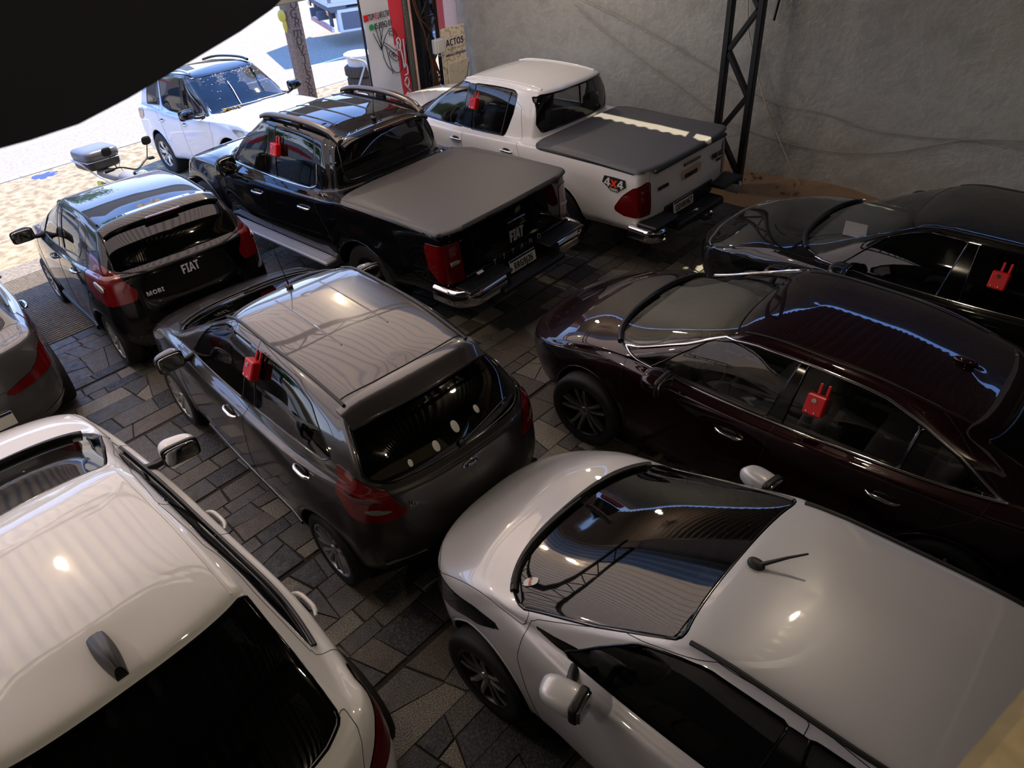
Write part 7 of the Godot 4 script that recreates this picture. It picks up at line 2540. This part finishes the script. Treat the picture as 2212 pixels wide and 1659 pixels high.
	M.board = tri_mat(noise_tex(84, 0.02, [Color(0.74, 0.63, 0.47), Color(0.90, 0.86, 0.77), Color(0.93, 0.90, 0.85)], [0.2, 0.45, 0.8], 5), 1.1, 0.8)
	M.board_plain = tri_mat(noise_tex(85, 0.02, [Color(0.78, 0.70, 0.52), Color(0.84, 0.81, 0.72), Color(0.82, 0.81, 0.75)], [0.2, 0.4, 0.8], 5), 1.0, 0.8)
	M.letter_blue = mat(Color(0.07, 0.08, 0.34), 0.6)
	M.letter_faint = mat(Color(0.60, 0.56, 0.52), 0.7)
	M.letter_red = mat(Color(0.75, 0.08, 0.12), 0.6)
	M.icon_green = mat(Color(0.05, 0.55, 0.20), 0.6)
	M.cable_grey = mat(Color(0.52, 0.51, 0.48), 0.6)
	M.rope = mat(Color(0.72, 0.68, 0.58), 0.8)
	M.banner_white = mat(Color(0.80, 0.81, 0.84), 0.55)
	M.banner_red = mat(Color(0.80, 0.10, 0.13), 0.5)
	for q in [M.banner_white, M.banner_red]:
		q.backlight_enabled = true
		q.backlight = Color(0.5, 0.5, 0.5)
	M.beam_grey = mat(Color(0.55, 0.55, 0.52), 0.6)
	M.post_wood = tri_mat(noise_tex(86, 0.03, [Color(0.36, 0.29, 0.24), Color(0.56, 0.48, 0.41)]), 1.2, 0.95)
	M.scrawl = mat(Color(0.22, 0.17, 0.14), 0.9)
	M.yellow_bag = mat(Color(0.78, 0.70, 0.28), 0.5)
	M.hose_white = mat(Color(0.70, 0.69, 0.66), 0.6)
	M.tank_grey = mat(Color(0.45, 0.45, 0.46), 0.35)
	M.seat_grey = mat(Color(0.42, 0.42, 0.42), 0.8)
	M.box_grey = mat(Color(0.33, 0.34, 0.36), 0.3)
	M.box_dark = mat(Color(0.16, 0.16, 0.165), 0.45)
	M.reflector_yellow = mat(Color(0.75, 0.75, 0.12), 0.4)
	M.white_paint = mat(Color(0.78, 0.79, 0.82), 0.5)
	M.frame_grey = mat(Color(0.35, 0.36, 0.40), 0.7)
	M.stripe_red = mat(Color(0.70, 0.12, 0.14), 0.5)
	M.tarp_red = mat(Color(0.60, 0.12, 0.12), 0.7)
	M.bark = mat(Color(0.30, 0.24, 0.18), 0.95)
	M.leaf = mat(Color(0.22, 0.36, 0.10), 0.6)
	M.leaf.backlight_enabled = true
	M.leaf.backlight = Color(0.25, 0.4, 0.1)
	M.black_sheet = mat(Color(0.15, 0.15, 0.18), 0.95)
	M.black_sheet.metallic_specular = 0.0
	M.parapet = tri_mat(noise_tex(87, 0.03, [Color(0.52, 0.47, 0.36), Color(0.64, 0.58, 0.46)]), 2.0, 0.9)
	M.bulb = mat(Color(1, 1, 1), 0.5)
	M.bulb.emission_enabled = true
	M.bulb.emission = Color(1.0, 0.97, 0.9)
	M.bulb.emission_energy_multiplier = 12.0

func ceiling_lamp(at, label):
	var t = thing("ceiling_lamp", label, "lamp", at, 0.0, "bulbs under the hall roof")
	var g := Geo.new()
	g.lump(Vector3.ZERO, Vector3(0.13, 0.16, 0.13), 1, 1, 16, 10)
	obj("bulb", g, M.bulb, t)
	var c := Geo.new()
	c.tube([Vector3(0, 0.08, 0), Vector3(0, 0.16, 0)], 0.03, 10)
	c.tube([Vector3(0, 0.14, 0), Vector3(0, 0.8, 0)], 0.006, 5)
	obj("cord", c, M.white_plastic, t)
	var l := OmniLight3D.new()
	l.name = "bulb_light"
	l.light_color = Color(1.0, 0.92, 0.80)
	l.light_energy = LAMP_POWER
	l.light_size = 0.07
	l.omni_range = 30.0
	l.omni_attenuation = 2.0
	l.shadow_enabled = true
	l.position = Vector3(0, -0.12, 0)
	t.add_child(l)
	return t
